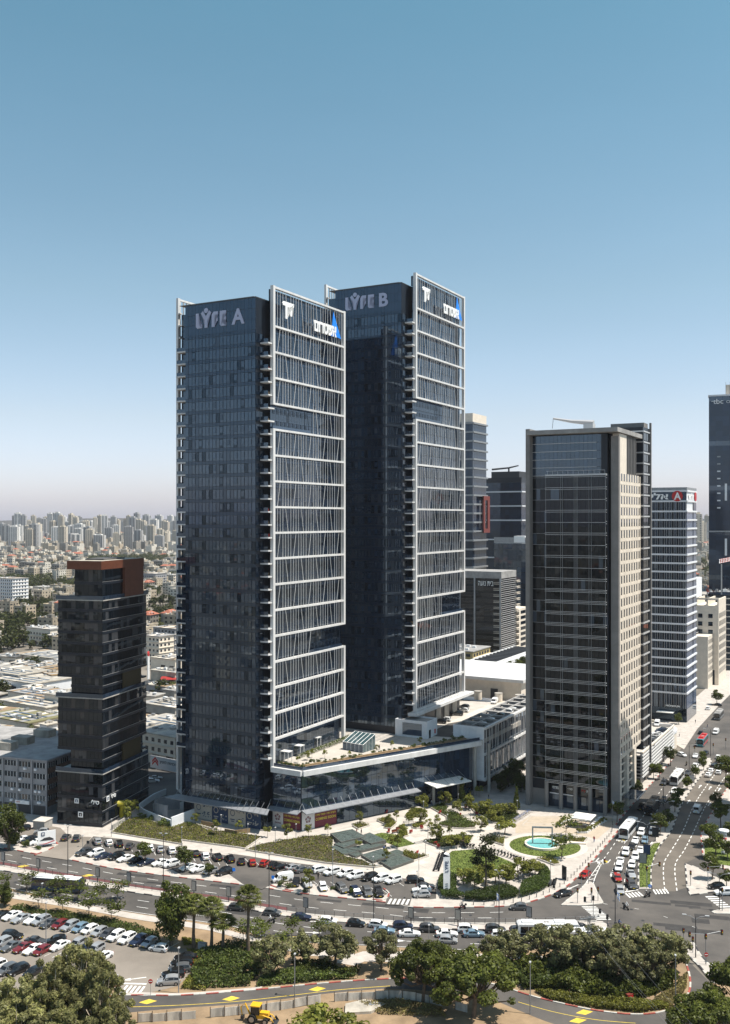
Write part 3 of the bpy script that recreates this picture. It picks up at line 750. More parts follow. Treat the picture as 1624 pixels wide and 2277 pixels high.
 for side in (0, 1):
  lo = zz[-1]; a = 0 if side == 0 else WA - 1.0
  gapi = gap_hi if side == 0 else gap_lo
  segs = [(zt, zz[gapi - 1] - T), (zz[gapi] + T, zbot)]
  for hi_, lo_ in segs: ubox('frame_column', t, a - .02, a + 1.02, -.62, .4, lo_, hi_, M['white'])
  ubox('frame_column', t, a - .02, a + 1.02, 33.97, 34.73, zbot - 10 if side == 0 else zbot, zt, M['white'])
 # fin bands: band 0 is the tall parapet, band i lies between zz[i-1] and zz[i]
 nf = 28; st = (WA - 2) / nf
 order = list(range(0, nb + 1))
 for i in order:
  zh = (levels[0] if i == 0 else zz[i - 1]) - T; zlw = zz[i] + T
  a0, a1 = span(i)
  for j in range(nf + 1):
   a = 1.0 + j * st
   if a < a0 or a > a1 + .1: continue
   ph = (j + (0 if i % 2 else 3)) % 6
   if ph == 1: continue
   if ph == 2:
    h = zh - zlw; s = 1 if i % 2 else -1
    dx = st * .95 * s
    ang = math.atan2(dx, h)
    fins.add(a - .055 - st * .5, a + .055 - st * .5, -.46, -.32, zlw - .05, zh + .05, M['white'], (0, ang, 0))
   else:
    fins.add(a - .045, a + .045, -.46, -.33, zlw, zh, M['white'])
 fins.done()
 # far-side fins seen through the open top corner
 ff = MB()
 for j in range(6): ff.box(1.2 + j * 1.6, 1.4 + j * 1.6, 34.1, 34.5, zz[-1], zt - .8, M['white'])
 for r in range(4): ff.box(.1, 1.1, 33.3, 34.2, zr - 12 + r * 3.7, zr - 11.6 + r * 3.7, M['white'])
 tag(ff.build('far_fins', t), kind='stuff')
 # ---- glass behind the fins
 fg = MB(); nc = 28; cw2 = (WA - 2) / nc; k = zbot + .2
 while k < zt - 2.5:
  for c in range(nc):
   x0 = 1.1 + c * cw2; m = pane_pick()
   kk = len(fg.v); fg.box(x0 + .03, x0 + cw2 - .03, 1.2, 1.4, k + .05, min(k + 2.7, zt - .6), m)
   e = Euler(tiltz()).to_matrix(); cc = Vector((x0 + cw2 / 2, 1.3, k + 1.4))
   for q in range(kk, len(fg.v)): fg.v[q] = tuple(cc + e @ (Vector(fg.v[q]) - cc))
   if k + 3.66 < zt - .6: fg.box(x0 + .03, x0 + cw2 - .03, 1.22, 1.4, k + 2.75, k + 3.66, M['spandrel'])
  k += 3.7
 tag(fg.build('sunny_glazing', t), kind='stuff')
 ubox('parapet_wall', t, 1.2, WA - 1.2, 1.42, 1.8, zr, zt - .7, M['dark'])
 # windows shown bare in the two notches of the frame
 for gi, (a0, a1) in ((gap_hi, (1.5, mid)), (gap_lo, (mid, WA - 1.5))):
  for f in range(2):
   zf = zz[gi] + .6 + f * 3.7
   n = 9
   for j in range(n):
    x = a0 + (a1 - a0) * (j + .3) / n
    ubox('notch_window', t, x, x + 1.15, 1.12, 1.25, zf + .5, zf + 2.2, M['glass3'], tiltz(.003))
  ubox('terrace_parapet', t, a0 - 1, a1, -.1, .1, zz[gi] + T, zz[gi] + T + .9, M['glass'])
 # ---- signs
 sg = sub('sign', t, (0, 0, 0))
 yw = 27.0; zs = zr - 7.0
 right = Vector((0, -1, 0)); up = Vector((0, 0, 1)); xo = -4.08
 # columns of letters measured along the wall from its left end (b = 28)
 def at(d, z): return Vector((xo, 27.95 - d, z))
 Lw = 4.6
 outline('letter', sg, [(0, 0.55), (.5, 0), (2.3, 0), (2.3, 1.05), (1.05, 1.05), (1.05, 4.4), (0, 4.4)], M['letter'], at(4.1, zs), right, up, .22)
 outline('letter', sg, [(1.35, 0), (2.35, 0), (2.35, 2.0), (3.8, 4.3), (3.0, 4.95), (1.85, 3.35), (.75, 4.95), (0, 4.3), (1.35, 2.2)], M['letter'], at(5.95, zs), right, up, .22)
 outline('letter', sg, [(1.85 + .72 * math.cos(a * math.pi / 8), 5.0 + .72 * math.sin(a * math.pi / 8)) for a in range(16)], M['letter'], at(5.95, zs), right, up, .22)
 outline('letter', sg, [(0, 0), (1.05, 0), (1.05, 1.6), (2.1, 1.6), (2.1, 2.5), (1.05, 2.5), (1.05, 3.5), (2.2, 3.5), (2.2, 4.4), (.7, 4.4), (0, 3.7)], M['letter'], at(9.9, zs), right, up, .22)
 outline('letter', sg, [(0, .5), (.45, 0), (2.25, 0), (2.25, .9), (1.05, .9), (1.05, 1.75), (2.15, 1.75), (2.15, 2.65), (1.05, 2.65), (1.05, 3.5), (2.25, 3.5), (2.25, 4.4), (0, 4.4)], M['letter'], at(12.8, zs), right, up, .22)
 lettering('letter', sg, letter_text, M['letter'], at(17.0, zs), right, up, 4.5 if letter_text == 'A' else 3.3, 4.5, .18, .03)
 s2 = sub('sign', t, (0, 0, 0)); r2 = Vector((1, 0, 0)); zc = zt - 9.6
 outline('letter', s2, [(1.0, 0), (1.95, 0), (1.95, 3.6), (3.5, 3.6), (3.5, 1.1), (4.5, 1.1), (4.5, 3.6), (5.4, 3.9), (5.6, 4.9), (.2, 4.9), (-.5, 4.3), (-.3, 3.7), (1.0, 3.7)], M['signwhite'], (4.6, -.8, zc + 1.0), r2, up, .3)
 hb = 'אשטרום'[::-1]
 lettering('letter', s2, hb, M['signwhite'], (WA - 19.5, -.82, zc + .1), r2, up, 13.2, 3.4, .18, .035)
 outline('logo', s2, [(.0, 0), (1.2, 7.8), (6.0, 0), (3.3, .2)], M['blue'], (WA - 9.2, -.72, zc + .2), r2, up, .1)
 return t
FA = Vector((-26.7, 282.6, 0)); FB = Vector((16.3, 326.7, 0))
towerA = lyfe(FA, 154.8, 16, 2.6, 4, 13, 'A', 'nearer dark glass tower signed LYFE A with white-framed sunny side', 16.2)
towerB = lyfe(FB, 169.4, 18, 17.0, 5, 14, 'B', 'taller glass tower signed LYFE B standing behind the nearer twin', 24.3)
# undercroft of the taller tower: slab edge and stout piers on the deck
ubox('frame_sill', towerB, -2.5, 46, -2.2, 1.2, 23.3, 24.2, M['white'])
for a in (7, 20, 27, 34): ubox('pier', towerB, a, a + 4, 1.2, 3.2, 17.0, 23.3, M['concrete'])
# base of the nearer tower
ubox('base_skirting', towerA, 5.9, 41, 1.5, 33, 0, 2.6, M['dark'])
ubox('base_wall', towerA, -3.7, 38, 2.75, 28, 0, 2.7, M['dark'])
for i, (y0, y1, m) in enumerate(((.9, 5.9, 'bannernavy'), (6.0, 12.1, 'bannerbeige'), (12.2, 17.9, 'bannernavy'), (18.0, 24.4, 'bannerbeige'))):
 bn = ubox('shop_banner', towerA, -4.3, -4.0, y0, y1, .25, 5.4, M[m])
 ink = M['bannernavy'] if m == 'bannerbeige' else M['bannerbeige']
 pr = MB()
 rn = random.Random(i)
 for k in range(26):
  y = rn.uniform(y0 + .4, y0 + (y1 - y0) * .5); z = rn.choice([4.3, 3.9, 2.2, 1.7, 1.2]) + rn.uniform(-.15, .15); pr.box(-4.32, -4.29, y, y + rn.uniform(.15, .4), z, z + rn.uniform(.15, .45), ink)
 cy = y0 + (y1 - y0) * .75
 for k in range(14):
  a = k * math.pi / 7; pr.box(-4.32, -4.29, cy + .75 * math.cos(a) - .13, cy + .75 * math.cos(a) + .13, 3.6 + .8 * math.sin(a) - .13, 3.6 + .8 * math.sin(a) + .13, ink)
 pr.box(-4.32, -4.29, cy - .8, cy + .8, 1.6, 1.9, ink); pr.box(-4.32, -4.29, cy - .5, cy + .5, 1.1, 1.35, ink)
 pr.build('banner_print', towerA)
for y0, y1 in ((-1.5, .8), (24.5, 28.5)):
 for k in range(3): ubox('shop_window', towerA, -4.2, -4.05, y0 + (y1 - y0) * k / 3 + .05, y0 + (y1 - y0) * (k + 1) / 3 - .05, .3, 5.3, M['glass3'])
cn = MB()
cn.add([(-4.0, -2.0, 6.3), (-4.0, 31, 6.3), (-7.0, 33, 5.7), (-7.0, -3.2, 5.7), (-4.0, -2.0, 6.15), (-4.0, 31, 6.15), (-7.0, 33, 5.45), (-7.0, -3.2, 5.45)], [(0, 1, 2, 3), (7, 6, 5, 4), (3, 2, 6, 7), (0, 3, 7, 4), (1, 5, 6, 2)], M['canopy'])
cn.build('canopy', towerA)
for k in range(18):
 y = -2.2 + k * 1.9
 tr = MB(); tr.tube([(-4.05, y, 8.1), (-6.8, y, 5.85)], .045, M['steel'], 5); tr.build('canopy_rod', towerA)
# ================================================================== podium with the roof terrace
def Lc(p): return (p - Vector((0, 0, 0)))
pod = thing('podium', 'low dark glass podium with a white-edged planted roof terrace below the twin towers', 'building', (0, 0, 0))
PC = G(670, 1849)
def uv(o, a, b): return o + U * a + V * b
PR = G(908, 1799); PW = (PR - PC).normalized()          # podium front runs at its own angle
PE = PC + PW * 62
slab = [PC - PW * .0 + Vector((.4, -1.2, 0)), PC + PW * 66 + Vector((.5, -.8, 0)), uv(FB, 36, -24), uv(FB, 60, 0), uv(FB, 60, 33), uv(FB, -4, 33), uv(FA, 42, 10), uv(FA, 0, -.3)]
glassline = [PC, PE, uv(PE, 10, 2), uv(FB, 50, -6), uv(FB, 50, 30), uv(FB, 0, 30), uv(FA, 42, 10), uv(FA, .2, -.1), uv(PC, 0, 9.7)]
m = MB(); m.prism(glassline, 0, 15.8, M['dark'], bottom=False); m.build('core', pod)
flat('deck', slab, 17.2, M['paving'], parent=pod, z0=15.85)
# white slab edge
ed = [slab[-1], slab[0], slab[1]]
for a, b in zip(ed, ed[1:]):
 d = b - a; mb = MB(); mb.box(0, d.length, -.9, 0.02, 15.9, 17.35, M['white']); mb.build('slab_edge', pod, a, math.atan2(d.y, d.x))
pp = Pieces('glass_pane', pod)
def glaze(a, b, z0, z1, rows, cw, mm=None, out=.12):
 d = b - a; n = max(1, round(d.length / cw)); ang = math.atan2(d.y, d.x)
 nrm = Vector((d.y, -d.x, 0)).normalized()
 for i in range(n):
  c = a.lerp(b, (i + .5) / n) + nrm * out
  for r in range(rows):
   h = (z1 - z0) / rows
   o = ubox('glass_pane', pod, -.5, .5, -.5, .5, -.5, .5, mm or pane_pick())
   o.location = (c.x, c.y, z0 + h * (r + .5)); o.scale = (d.length / n - .07, .1, h - .08)
   o.rotation_euler = (random.gauss(0, .0015), 0, ang + random.gauss(0, .0012))
glaze(PC, PE, 5.9, 15.7, 3, 2.0, M['glass']); glaze(uv(PC, 0, 9.7), PC, 5.9, 15.7, 3, 1.6, M['glass'])
glaze(PC + PW * 12, PC + PW * 40, .3, 5.0, 1, 2.2, M['glass']); 
glaze(PE, uv(PE, 10, 2), 1, 15.7, 3, 1.6, M['blueglass'])
glaze(PC + PW * 40, PE, .3, 5.6, 2, 2.4, M['glass3'])
def sheet_on(a, b, z0, z1, m, name='banner', out=.22):
 d = b - a; ang = math.atan2(d.y, d.x); nrm = Vector((d.y, -d.x, 0)).normalized(); c = (a + b) / 2 + nrm * out
 o = ubox(name, pod, -.5, .5, -.5, .5, -.5, .5, m); o.location = (c.x, c.y, (z0 + z1) / 2); o.scale = (d.length, .08, z1 - z0); o.rotation_euler = (0, 0, ang)
 return d.normalized(), nrm
heb = 'בקרוב סניף מגדלי'[::-1]
def banner_set(a, d, lw, mw):
 nrm = Vector((d.y, -d.x, 0))
 sheet_on(a, a + d * lw, .2, 5.3, M['bannerwhite']); sheet_on(a + d * lw, a + d * (lw + mw), .2, 5.3, M['maroon'])
 o = a + nrm * .27
 c = o + d * (lw * .48)
 for k in range(5):
  an = k * 2 * math.pi / 5 + math.pi / 2
  pl = [(.16 * math.cos(an), .16 * math.sin(an)), (.85 * math.cos(an - .5), .85 * math.sin(an - .5)), (1.0 * math.cos(an), 1.0 * math.sin(an)), (.85 * math.cos(an + .5), .85 * math.sin(an + .5))]
  outline('logo_petal', pod, pl, M['maroon'], c + Vector((0, 0, 3.0)), d, (0, 0, 1), .02)
  sp = [(.2 * math.cos(an - .1), .2 * math.sin(an - .1)), (.72 * math.cos(an - .06), .72 * math.sin(an - .06)), (.72 * math.cos(an + .06), .72 * math.sin(an + .06)), (.2 * math.cos(an + .1), .2 * math.sin(an + .1))]
  outline('logo_petal', pod, sp, M['bannerwhite'], c + Vector((0, 0, 3.0)) + nrm * .02, d, (0, 0, 1), .02)
 lettering('lettering', pod, 'goomai', M['maroon'], o + d * (lw * .2) + Vector((0, 0, 1.0)), d, (0, 0, 1), lw * .58, .75, .01, .02)
 lettering('lettering', pod, 'LYFE ' + heb, M['lime'], o + d * (lw + .3) + Vector((0, 0, 3.35)), d, (0, 0, 1), mw - .6, .75, .01, .02)
 lettering('lettering', pod, 'COMING SOON', M['lime'], o + d * (lw + .3) + Vector((0, 0, 2.2)), d, (0, 0, 1), mw - .6, .75, .01, .02)
Vd = -V
banner_set(uv(PC, 0, 9.5), Vd, 3.6, 5.8)
banner_set(PC + PW * .1, PW, 4.2, 7.4)
# canopies
def canopy(a, b, z, depth, name='canopy', m='canopy', drop=.5):
 d = b - a; ang = math.atan2(d.y, d.x); mb = MB(); l = d.length
 mb.add([(0, 0, z + drop), (l, 0, z + drop), (l, -depth, z), (0, -depth, z), (0, 0, z + drop - .2), (l, 0, z + drop - .2), (l, -depth, z - .25), (0, -depth, z - .25)], [(3, 2, 1, 0), (4, 5, 6, 7), (2, 3, 7, 6), (0, 4, 7, 3), (1, 2, 6, 5)], M[m])
 mb.build(name, pod, a, ang)
 n = int(l / 2.6)
 for i in range(n + 1):
  tr = MB(); tr.tube([(i * 2.6 + .2, -.1, z + 2.4), (i * 2.6 + .2, -depth * .9, z + .1)], .05, M['steel'], 5); tr.build('canopy_rod', pod, a, ang)
canopy(uv(PC, -.2, 10.2), PC + Vector((.1, -.3, 0)), 5.45, 2.4)
canopy(PC + Vector((.1, -.2, 0)), PC + PW * 41, 5.45, 2.4)
canopy(PC + PW * 44, PC + PW * 58, 6.8, 6.0, 'entrance_canopy', 'canvas', .3)
for s in (46, 56): 
 cm = MB(); cm.cyl(0, 0, 0, 6.8, .45, M['concrete'], 14); cm.build('column', pod, PC + PW * s + Vector((PW.y, -PW.x, 0)) * 2.2)
for s in (64, 70):
 cm = MB(); cm.cyl(0, 0, 0, 15.8, .55, M['concrete'], 14); cm.build('column', pod, PC + PW * s + Vector((PW.y, -PW.x, 0)) * .6)
# terrace edge: timber steps, balustrade
for k, (z0, off) in enumerate(((17.2, 1.2), (17.2, 2.2), (17.2, 3.2))):
 for a, b in ((slab[0], slab[1]), (slab[-1], slab[0])):
  d = b - a; mb = MB(); mb.box(2 if a is slab[0] else 1, d.length - 3, off, off + .8, z0, z0 + .25 + k * .22, M['wood']); mb.build('bench_step', pod, a, math.atan2(d.y, d.x))
for a, b in ((slab[0], slab[1]), (slab[-1], slab[0])):
 d = b - a; mb = MB(); mb.box(.2, d.length, .25, .31, 17.3, 18.3, M['glass']); mb.build('balustrade', pod, a, math.atan2(d.y, d.x))
# white pavilion on the deck
pv = thing('pavilion', 'small white cube pavilion with one large window on the podium deck', 'pavilion', G(950, 1644, 17.2), RZ)
mb = MB(); mb.box(0, .3, 0, 11.5, 0, 5.5, M['whitepanel']); mb.box(.3, 7.8, 0, 11.5, 0, 5.0, M['whitepanel']); mb.box(7.5, 7.8, 0, 11.5, 5.0, 5.5, M['whitepanel']); mb.box(.3, 7.5, 0, .3, 5.0, 5.5, M['whitepanel']); mb.box(.3, 7.5, 11.2, 11.5, 5, 5.5, M['whitepanel']); mb.build('wall', pv)
ubox('roof', pv, .32, 7.48, .32, 11.18, 5.0, 5.08, M['roofgrey'])
wf = ubox('window', pv, -.06, .0, 1.9, 8.8, .7, 4.6, M['glass'])
for k in range(4): ubox('mullion', wf, -.6, -.5, -.5 + .25 * k - .004, -.5 + .25 * k + .004, -.5, .5, M['dark'])
ubox('door', pv, 1.4, 2.8, -.06, 0, 0, 2.6, M['glass3']); ubox('fire_cabinet', pv, 5.6, 6.4, -.12, 0, .8, 2.2, M['signred'])
# glass skylight
gx = thing('glass_skylight', 'sloping glass skylight shed on the roof terrace beside the nearer tower', 'skylight', G(807.6, 1674.6, 17.2), RZ + R(-8))
fr = MB()
def bar(a, b, r=.07): fr.tube([a, b], r, M['white'], 4)
for k in range(6):
 y = k * 1.55
 bar((0, y, 2.4), (6.2, y, 4.6), .09); bar((0, y, 0), (0, y, 2.4))
for k in range(5): bar((k * 1.55, 0, 0), (k * 1.55, 0, 2.4 + k * .55))
bar((0, 0, 2.4), (0, 7.75, 2.4)); bar((6.2, 0, 4.6), (6.2, 7.75, 4.6))
fr.build('frame', gx)
for k in range(5):
 y = k * 1.55 + .08; y1 = y + 1.4
 p = MB(); p.add([(0, y, 2.42), (6.2, y, 4.62), (6.2, y1, 4.62), (0, y1, 2.42)], [(0, 1, 2, 3)], mat('skylight_glass', (.045, .085, .095), .06, ior=1.7, spec=.5)); p.build('roof_pane', gx)
 p = MB(); p.add([(0, y, 0), (0, y, 2.4), (0, y1, 2.4), (0, y1, 0)], [(0, 1, 2, 3)], M['glass2']); p.build('wall_pane', gx)
for k in range(4):
 x = k * 1.55 + .08
 p = MB(); p.add([(x, 0, 0), (x + 1.4, 0, 0), (x + 1.4, 0, 2.4 + (x + 1.4) * .355), (x, 0, 2.4 + x * .355)], [(0, 1, 2, 3)], MATS['skylight_glass']); p.build('wall_pane', gx)
# white lattice hall to the right
HC = Vector((38.2, 317.0, 0))
hall = thing('lattice_hall', 'raised white box hall with slanted white fins and an open pergola roof', 'building', HC, RZ)
mb = MB(); mb.box(.2, 66, .6, 10.6, 4.3, 19.5, M['dark']); mb.build('core', hall)
hp_ = Pieces('cladding_panel', hall)
for r in range(12):
 for c in range(4): hp_.add(-.1, .2, c * 2.7 + .02, c * 2.7 + 2.68, 4.3 + r * 1.4 + .02, 4.3 + r * 1.4 + 1.38, M['whitepanel'])
hp_.done()
ubox('bottom_slab', hall, 0, 66, -.4, 10.8, 3.9, 4.4, M['white'])
for z in (4.5, 12.4, 20.7): ubox('frame_beam', hall, 0, 66, -.5, .25, z - .32, z + .32, M['white'])
fz = Pieces('fin', hall)
for lv, (z0, z1) in enumerate(((4.8, 12.1), (12.7, 20.4))):
 for j in range(48):
  a = .8 + j * 1.35; ph = (j + lv * 2) % 4
  if ph == 3: continue
  fz.add(a - .08, a + .08, -.46, -.3, z0, z1, M['white'], (0, (.12 if (j // 4 + lv) % 2 else -.12) if ph == 1 else 0, 0))
fz.done()
hg = MB()
for j in range(33): 
 for lv in range(4): hg.box(j * 2 + .05, j * 2 + 1.95, .5, .6, 4.6 + lv * 4, 4.6 + lv * 4 + 3.9, M['glass'])
tag(hg.build('glazing', hall), kind='stuff')
for j in range(10):
 ubox('pergola_beam', hall, j * 6.8, j * 6.8 + 1.6, .3, 10.7, 20.3, 21.0, M['roofgrey'])
for y in (.3, 4.9, 10.0): ubox('pergola_beam', hall, 0, 66, y, y + .7, 20.25, 20.95, M['roofgrey'])
for j in range(9):
 for y in (.4, 10.1): ubox('pergola_post', hall, j * 6.8 + .4, j * 6.8 + 1.0, y, y + .5, 19.5, 20.3, M['concrete'])
for j in (4, 30): 
 cm = MB(); cm.cyl(j, 5, 0, 4.0, .5, M['concrete'], 12); cm.build('pillar', hall)
ug = MB(); ug.box(3, 60, 3, 10, 0, 3.95, M['glass3']); ug.build('ground_floor_glazing', hall)
# asphalt service deck between the taller tower and the hall
dk = [uv(HC, -2, 11), uv(HC, 60, 11), uv(FB, 62, -3), uv(FB, -2, -4)]
flat('driveway', dk, 17.26, M['asphalt'], parent=pod)
flat('sunny_deck', [uv(FB, 18, -3), uv(FB, 75, -3), uv(HC, 90, 11), uv(HC, 40, 11)], 17.28, M['paving'], parent=pod)
dm = MB()
for k in range(14): 
 p = uv(HC, 4 + k * 4.2, 13); strip(dm, p, p + U * 2.5, .15, 17.30, M['paint'])
for k in range(5):
 for j in range(9):
  p = uv(FA, 43 + k * 2.2, -16 + j * 2.4); dm.add([p + Vector((0, 0, 17.24)), p + U * 1.5 + Vector((0, 0, 17.24)), p + U * 1.5 + V * 1.6 + Vector((0, 0, 17.24)), p + V * 1.6 + Vector((0, 0, 17.24))], [(0, 1, 2, 3)], M['concrete'])
dm.build('deck_marking', pod)
for px, py in ((844, 1655),):
 pass
# deck vents
for x, y in ((210, 578), (325, 590), (440, 600)):
 p = q6(x, y, 17.3); v_ = thing('vent_drum', 'round concrete vent drum on the sunlit deck, ' + ['left one', 'middle one', 'half hidden by the grey tower'][(x - 210) // 115], 'vent', p, group='vent drums on the deck')
 mb = MB(); mb.cyl(0, 0, 0, 3.2, 1.5, M['stone'], 16); mb.build('drum', v_); mb = MB(); mb.cyl(0, 0, 3.2, 3.35, 1.6, M['concrete'], 16); mb.build('rim', v_)
# ================================================================== black stacked office block on the left
T2 = R(16.0); RZ2 = math.pi / 2 - T2
BK = G(227.7, 1841.6)
blk = thing('stacked_office_block', 'black glass office block of stacked boxes with a copper roof box', 'building', BK, RZ2)
def stack_box(a0, a1, b0, b1, z0, z1, rows, nl, nr, name, pieces, blind=.28):
 mb = MB(); mb.box(a0 + .1, a1, b0 + .1, b1, z0, z1, M['dark']); mb.build(name, blk)
 h = (z1 - z0) / rows
 for r in range(rows):
  zz = z0 + r * h
  for c in range(nl):
   y0 = b0 + (b1 - b0) * c / nl
   m = M['black2'] if random.random() < blind * (1.5 if r % 3 == 1 else .6) else M['black']
   cut = random.choice([0, 0, .35, .5]) if m is M['black2'] else 0
   pieces.add(a0 - .02, a0 + .1, y0 + .04, y0 + (b1 - b0) / nl - .04, zz + .8 + cut * h * .5, zz + h - .06, m, tilt(.002))
   if cut: pieces.add(a0 - .02, a0 + .1, y0 + .04, y0 + (b1 - b0) / nl - .04, zz + .8, zz + .78 + cut * h * .5, M['black'], tilt(.002))
  for c in range(nr):
   x0 = a0 + (a1 - a0) * c / nr
   m = M['black2'] if random.random() < blind * .6 else M['black']
   pieces.add(x0 + .04, x0 + (a1 - a0) / nr - .04, b0 - .02, b0 + .1, zz + .8, zz + h - .06, m, tiltz(.002))
  ubox('spandrel_band', blk, a0 - .12, a1 + .05, b0 - .12, b0 + .12, zz + .02, zz + .78, M['dark'])
  ubox('spandrel_band', blk, a0 - .12, a0 + .1, b0 + .12, b1 + .1, zz + .02, zz + .78, M['dark'])
  ubox('ledge', blk, a0 - .18, a1 + .1, b0 - .18, b0 - .12, zz + .74, zz + .79, M['silver'])
bp = Pieces('glass_pane', blk)
stack_box(0, 27, 0, 14.6, .3, 15.2, 4, 10, 16, 'base_block', bp, .3)
stack_box(.6, 24, .4, 10.6, 15.2, 21.6, 2, 8, 12, 'recess_block', bp, .14)
stack_box(0, 25.5, 0, 14.4, 21.6, 36.6, 4, 10, 15, 'lower_block', bp, .3)
stack_box(.6, 23, .3, 10.4, 36.6, 42.5, 2, 8, 11, 'recess_block', bp, .14)
stack_box(0, 25.5, 0, 14.4, 42.5, 64.6, 7, 10, 15, 'upper_block', bp, .3)
stack_box(.4, 19, .3, 9.2, 64.9, 73.6, 2, 6, 8, 'penthouse_block', bp, .02)
bp.done()
for z in (15.2, 36.6, 64.6):
 ubox('terrace_slab', blk, -.5, 26.2, -.5, 15.0, z, z + .3, M['concrete'])
 for (x0, x1, y0, y1) in ((-.4, 26, -.42, -.36), (-.42, -.36, -.4, 14.9)): ubox('glass_balustrade', blk, x0, x1, y0, y1, z + .3, z + 1.45, M['glass'])
ubox('copper_fascia', blk, -1.4, 23.2, -.5, 10.6, 73.6, 76.0, M['copper'])
ubox('roof', blk, -1.2, 23, -.4, 10.4, 76.0, 76.06, M['roofwhite'])
ubox('copper_wall', blk, 11.8, 23, -.45, 9, 65.0, 73.6, M['copper'])
ubox('roof_slot', blk, 4, 16, 2, 8, 76.06, 76.5, M['roofdark'])
for z0, z1 in ((15.6, 21.5), (37.0, 42.4)): ubox('ochre_wall', blk, 11.5, 22, -.1, 6, z0, z1, M['ochre'])
for k in range(14):
 z = 3.5 + k * 4.4; ubox('fire_balcony', blk, 25.6, 27.6, 1, 6, z, z + .5, M['darksteel'])
sg = sub('sign', blk)
def hebrew(s): return s[::-1]
lettering('lettering', sg, hebrew('סילי'), M['signwhite'], (-.3, 3.4, 6.6), (0, -1, 0), (0, 0, 1), 2.5, 1.3, .04, .03)
lettering('lettering', sg, hebrew('סילי'), M['signwhite'], (4.2, -.35, 7.2), (1, 0, 0), (0, 0, 1), 2.6, 1.3, .04, .03)
def emblem(name, par, o, r, u, s, m1, m2):
 outline(name, par, [(0, 0), (s, 0), (s, s), (0, s)], m1, o, r, u, .08)
 n = Vector(r).cross(Vector(u)) * .09
 for x0, y0, x1, y1 in ((.2, .2, .38, .8), (.38, .62, .8, .8), (.62, .2, .8, .62), (.38, .2, .5, .36)):
  outline(name, par, [(x0 * s, y0 * s), (x1 * s, y0 * s), (x1 * s, y1 * s), (x0 * s, y1 * s)], m2, Vector(o) + n, r, u, .02)
emblem('emblem', sg, (-.3, 8.8, 6.5), (0, -1, 0), (0, 0, 1), 1.4, M['signwhite'], M['bannernavy'])
emblem('emblem', sg, (1.6, -.35, 7.0), (1, 0, 0), (0, 0, 1), 1.5, M['signwhite'], M['bannernavy'])
emblem('emblem', sg, (-.35, 7.6, 2.6), (0, -1, 0), (0, 0, 1), 1.6, M['signwhite'], M['black'])
st_ = MB()
for k in range(6): st_.box(8 + k * .45, 8.5 + k * .45, -3.4, -.2, 0, .2 + k * .18, M['concrete'])
st_.build('entrance_steps', blk)
ubox('ramp_wall', blk, -1, 8, -3.9, -3.5, 0, 1.5, M['concrete'])
pv2 = thing('entrance_sculpture', 'yellow mushroom-shaped entrance marker beside the black stacked block', 'sculpture', q8(1018, 1205))
mb = MB(); mb.tube([(0, 0, 0), (0, 0, 2.6), (.1, 0, 3.6), (-.3, -.3, 4.4)], [.75, .72, .85, .75], M['yellowobj'], 10); mb.build('stem', pv2)
mb = MB(); mb.tube([(.5, .2, 4.2), (-1.6, -.5, 4.6)], [1.0, .95], M['yellowobj'], 12); mb.build('head', pv2)
# ================================================================== grey slab offices far left
T3 = R(19.0); RZ3 = math.pi / 2 - T3
GO = G(104, 1816)
off = thing('slab_office', 'grey rendered four-storey slab office with strip windows and air conditioners', 'building', GO, RZ3)
mb = MB(); mb.box(.15, 36, .15, 46, 0, 16.2, M['grey']); mb.build('wall', off)
ubox('roof', off, -.3, 36.3, -.3, 46.3, 16.2, 16.6, M['grey']); ubox('roof_covering', off, .1, 35.9, .1, 45.9, 16.6, 16.68, M['roofgrey'])
for x in (6, 14, 25): ubox('roof_hut', off, x, x + 4, 18, 24, 16.65, 19.0, M['roofwhite'])
for c in range(9): ubox('pier', off, -.25, .15, c * 5.2 - .2, c * 5.2 + .25, 0, 16.2, M['grey'])
ac = []
for f in range(4):
 z = 3.4 + f * 3.25
 for c in range(9):
  wn = ubox('window', off, .06, .14, c * 5.2 + .5, c * 5.2 + 4.7, z + .95, z + 2.45, M['glass3'])
  for k in range(4): ubox('window_frame', wn, -.9, -.3, -.5 + k / 4 - .008, -.5 + k / 4 + .012, -.5, .5, M['signwhite'])
  if random.random() < .35: ubox('blind', wn, -.55, -.45, -.48 + random.choice([0, .25]), .0 + random.choice([0, .25]), -.48, .48, M['black2'])
  for k in range(random.choice([0, 1, 1, 2])):
   yy = c * 5.2 + random.uniform(.8, 4)
   ubox('air_conditioner', off, -.5, .1, yy, yy + .85, z + .15, z + .75, M['whitepanel'])
 for c in range(6):
  wn = ubox('window', off, c * 5.5 + 1, c * 5.5 + 5, .06, .14, z + .95, z + 2.45, M['glass3'])
  for k in range(4): ubox('window_frame', wn, -.5 + k / 4 - .008, -.5 + k / 4 + .012, -.9, -.3, -.5, .5, M['signwhite'])
 ubox('brick_band', off, .3, 35, .05, .14, z - .75, z + .9, mat('brown_brick', (.16, .10, .075), .85, var=.2, scale=1.5))
for c in range(8): ubox('shop_front', off, -.05, .14, c * 5.2 + .5, c * 5.2 + 4.7, .2, 2.9, M['darksteel'])
ubox('awning', off, 4, 8, -2.2, 0, 3.2, 3.3, M['roofgrey'], (R(14), 0, 0)); ubox('awning', off, 11, 13.5, -1.8, 0, 6.2, 6.3, M['whitepanel'], (R(20), 0, 0))
sh = ubox('shop_sign', off, -.4, -.1, 6.0, 11.0, 3.0, 4.0, M['signwhite']); 
lettering('lettering', off, 'ףסכה', M['signred'], (-.42, 10.6, 3.2), (0, -1, 0), (0, 0, 1), 1.4, .6, .01, .02)
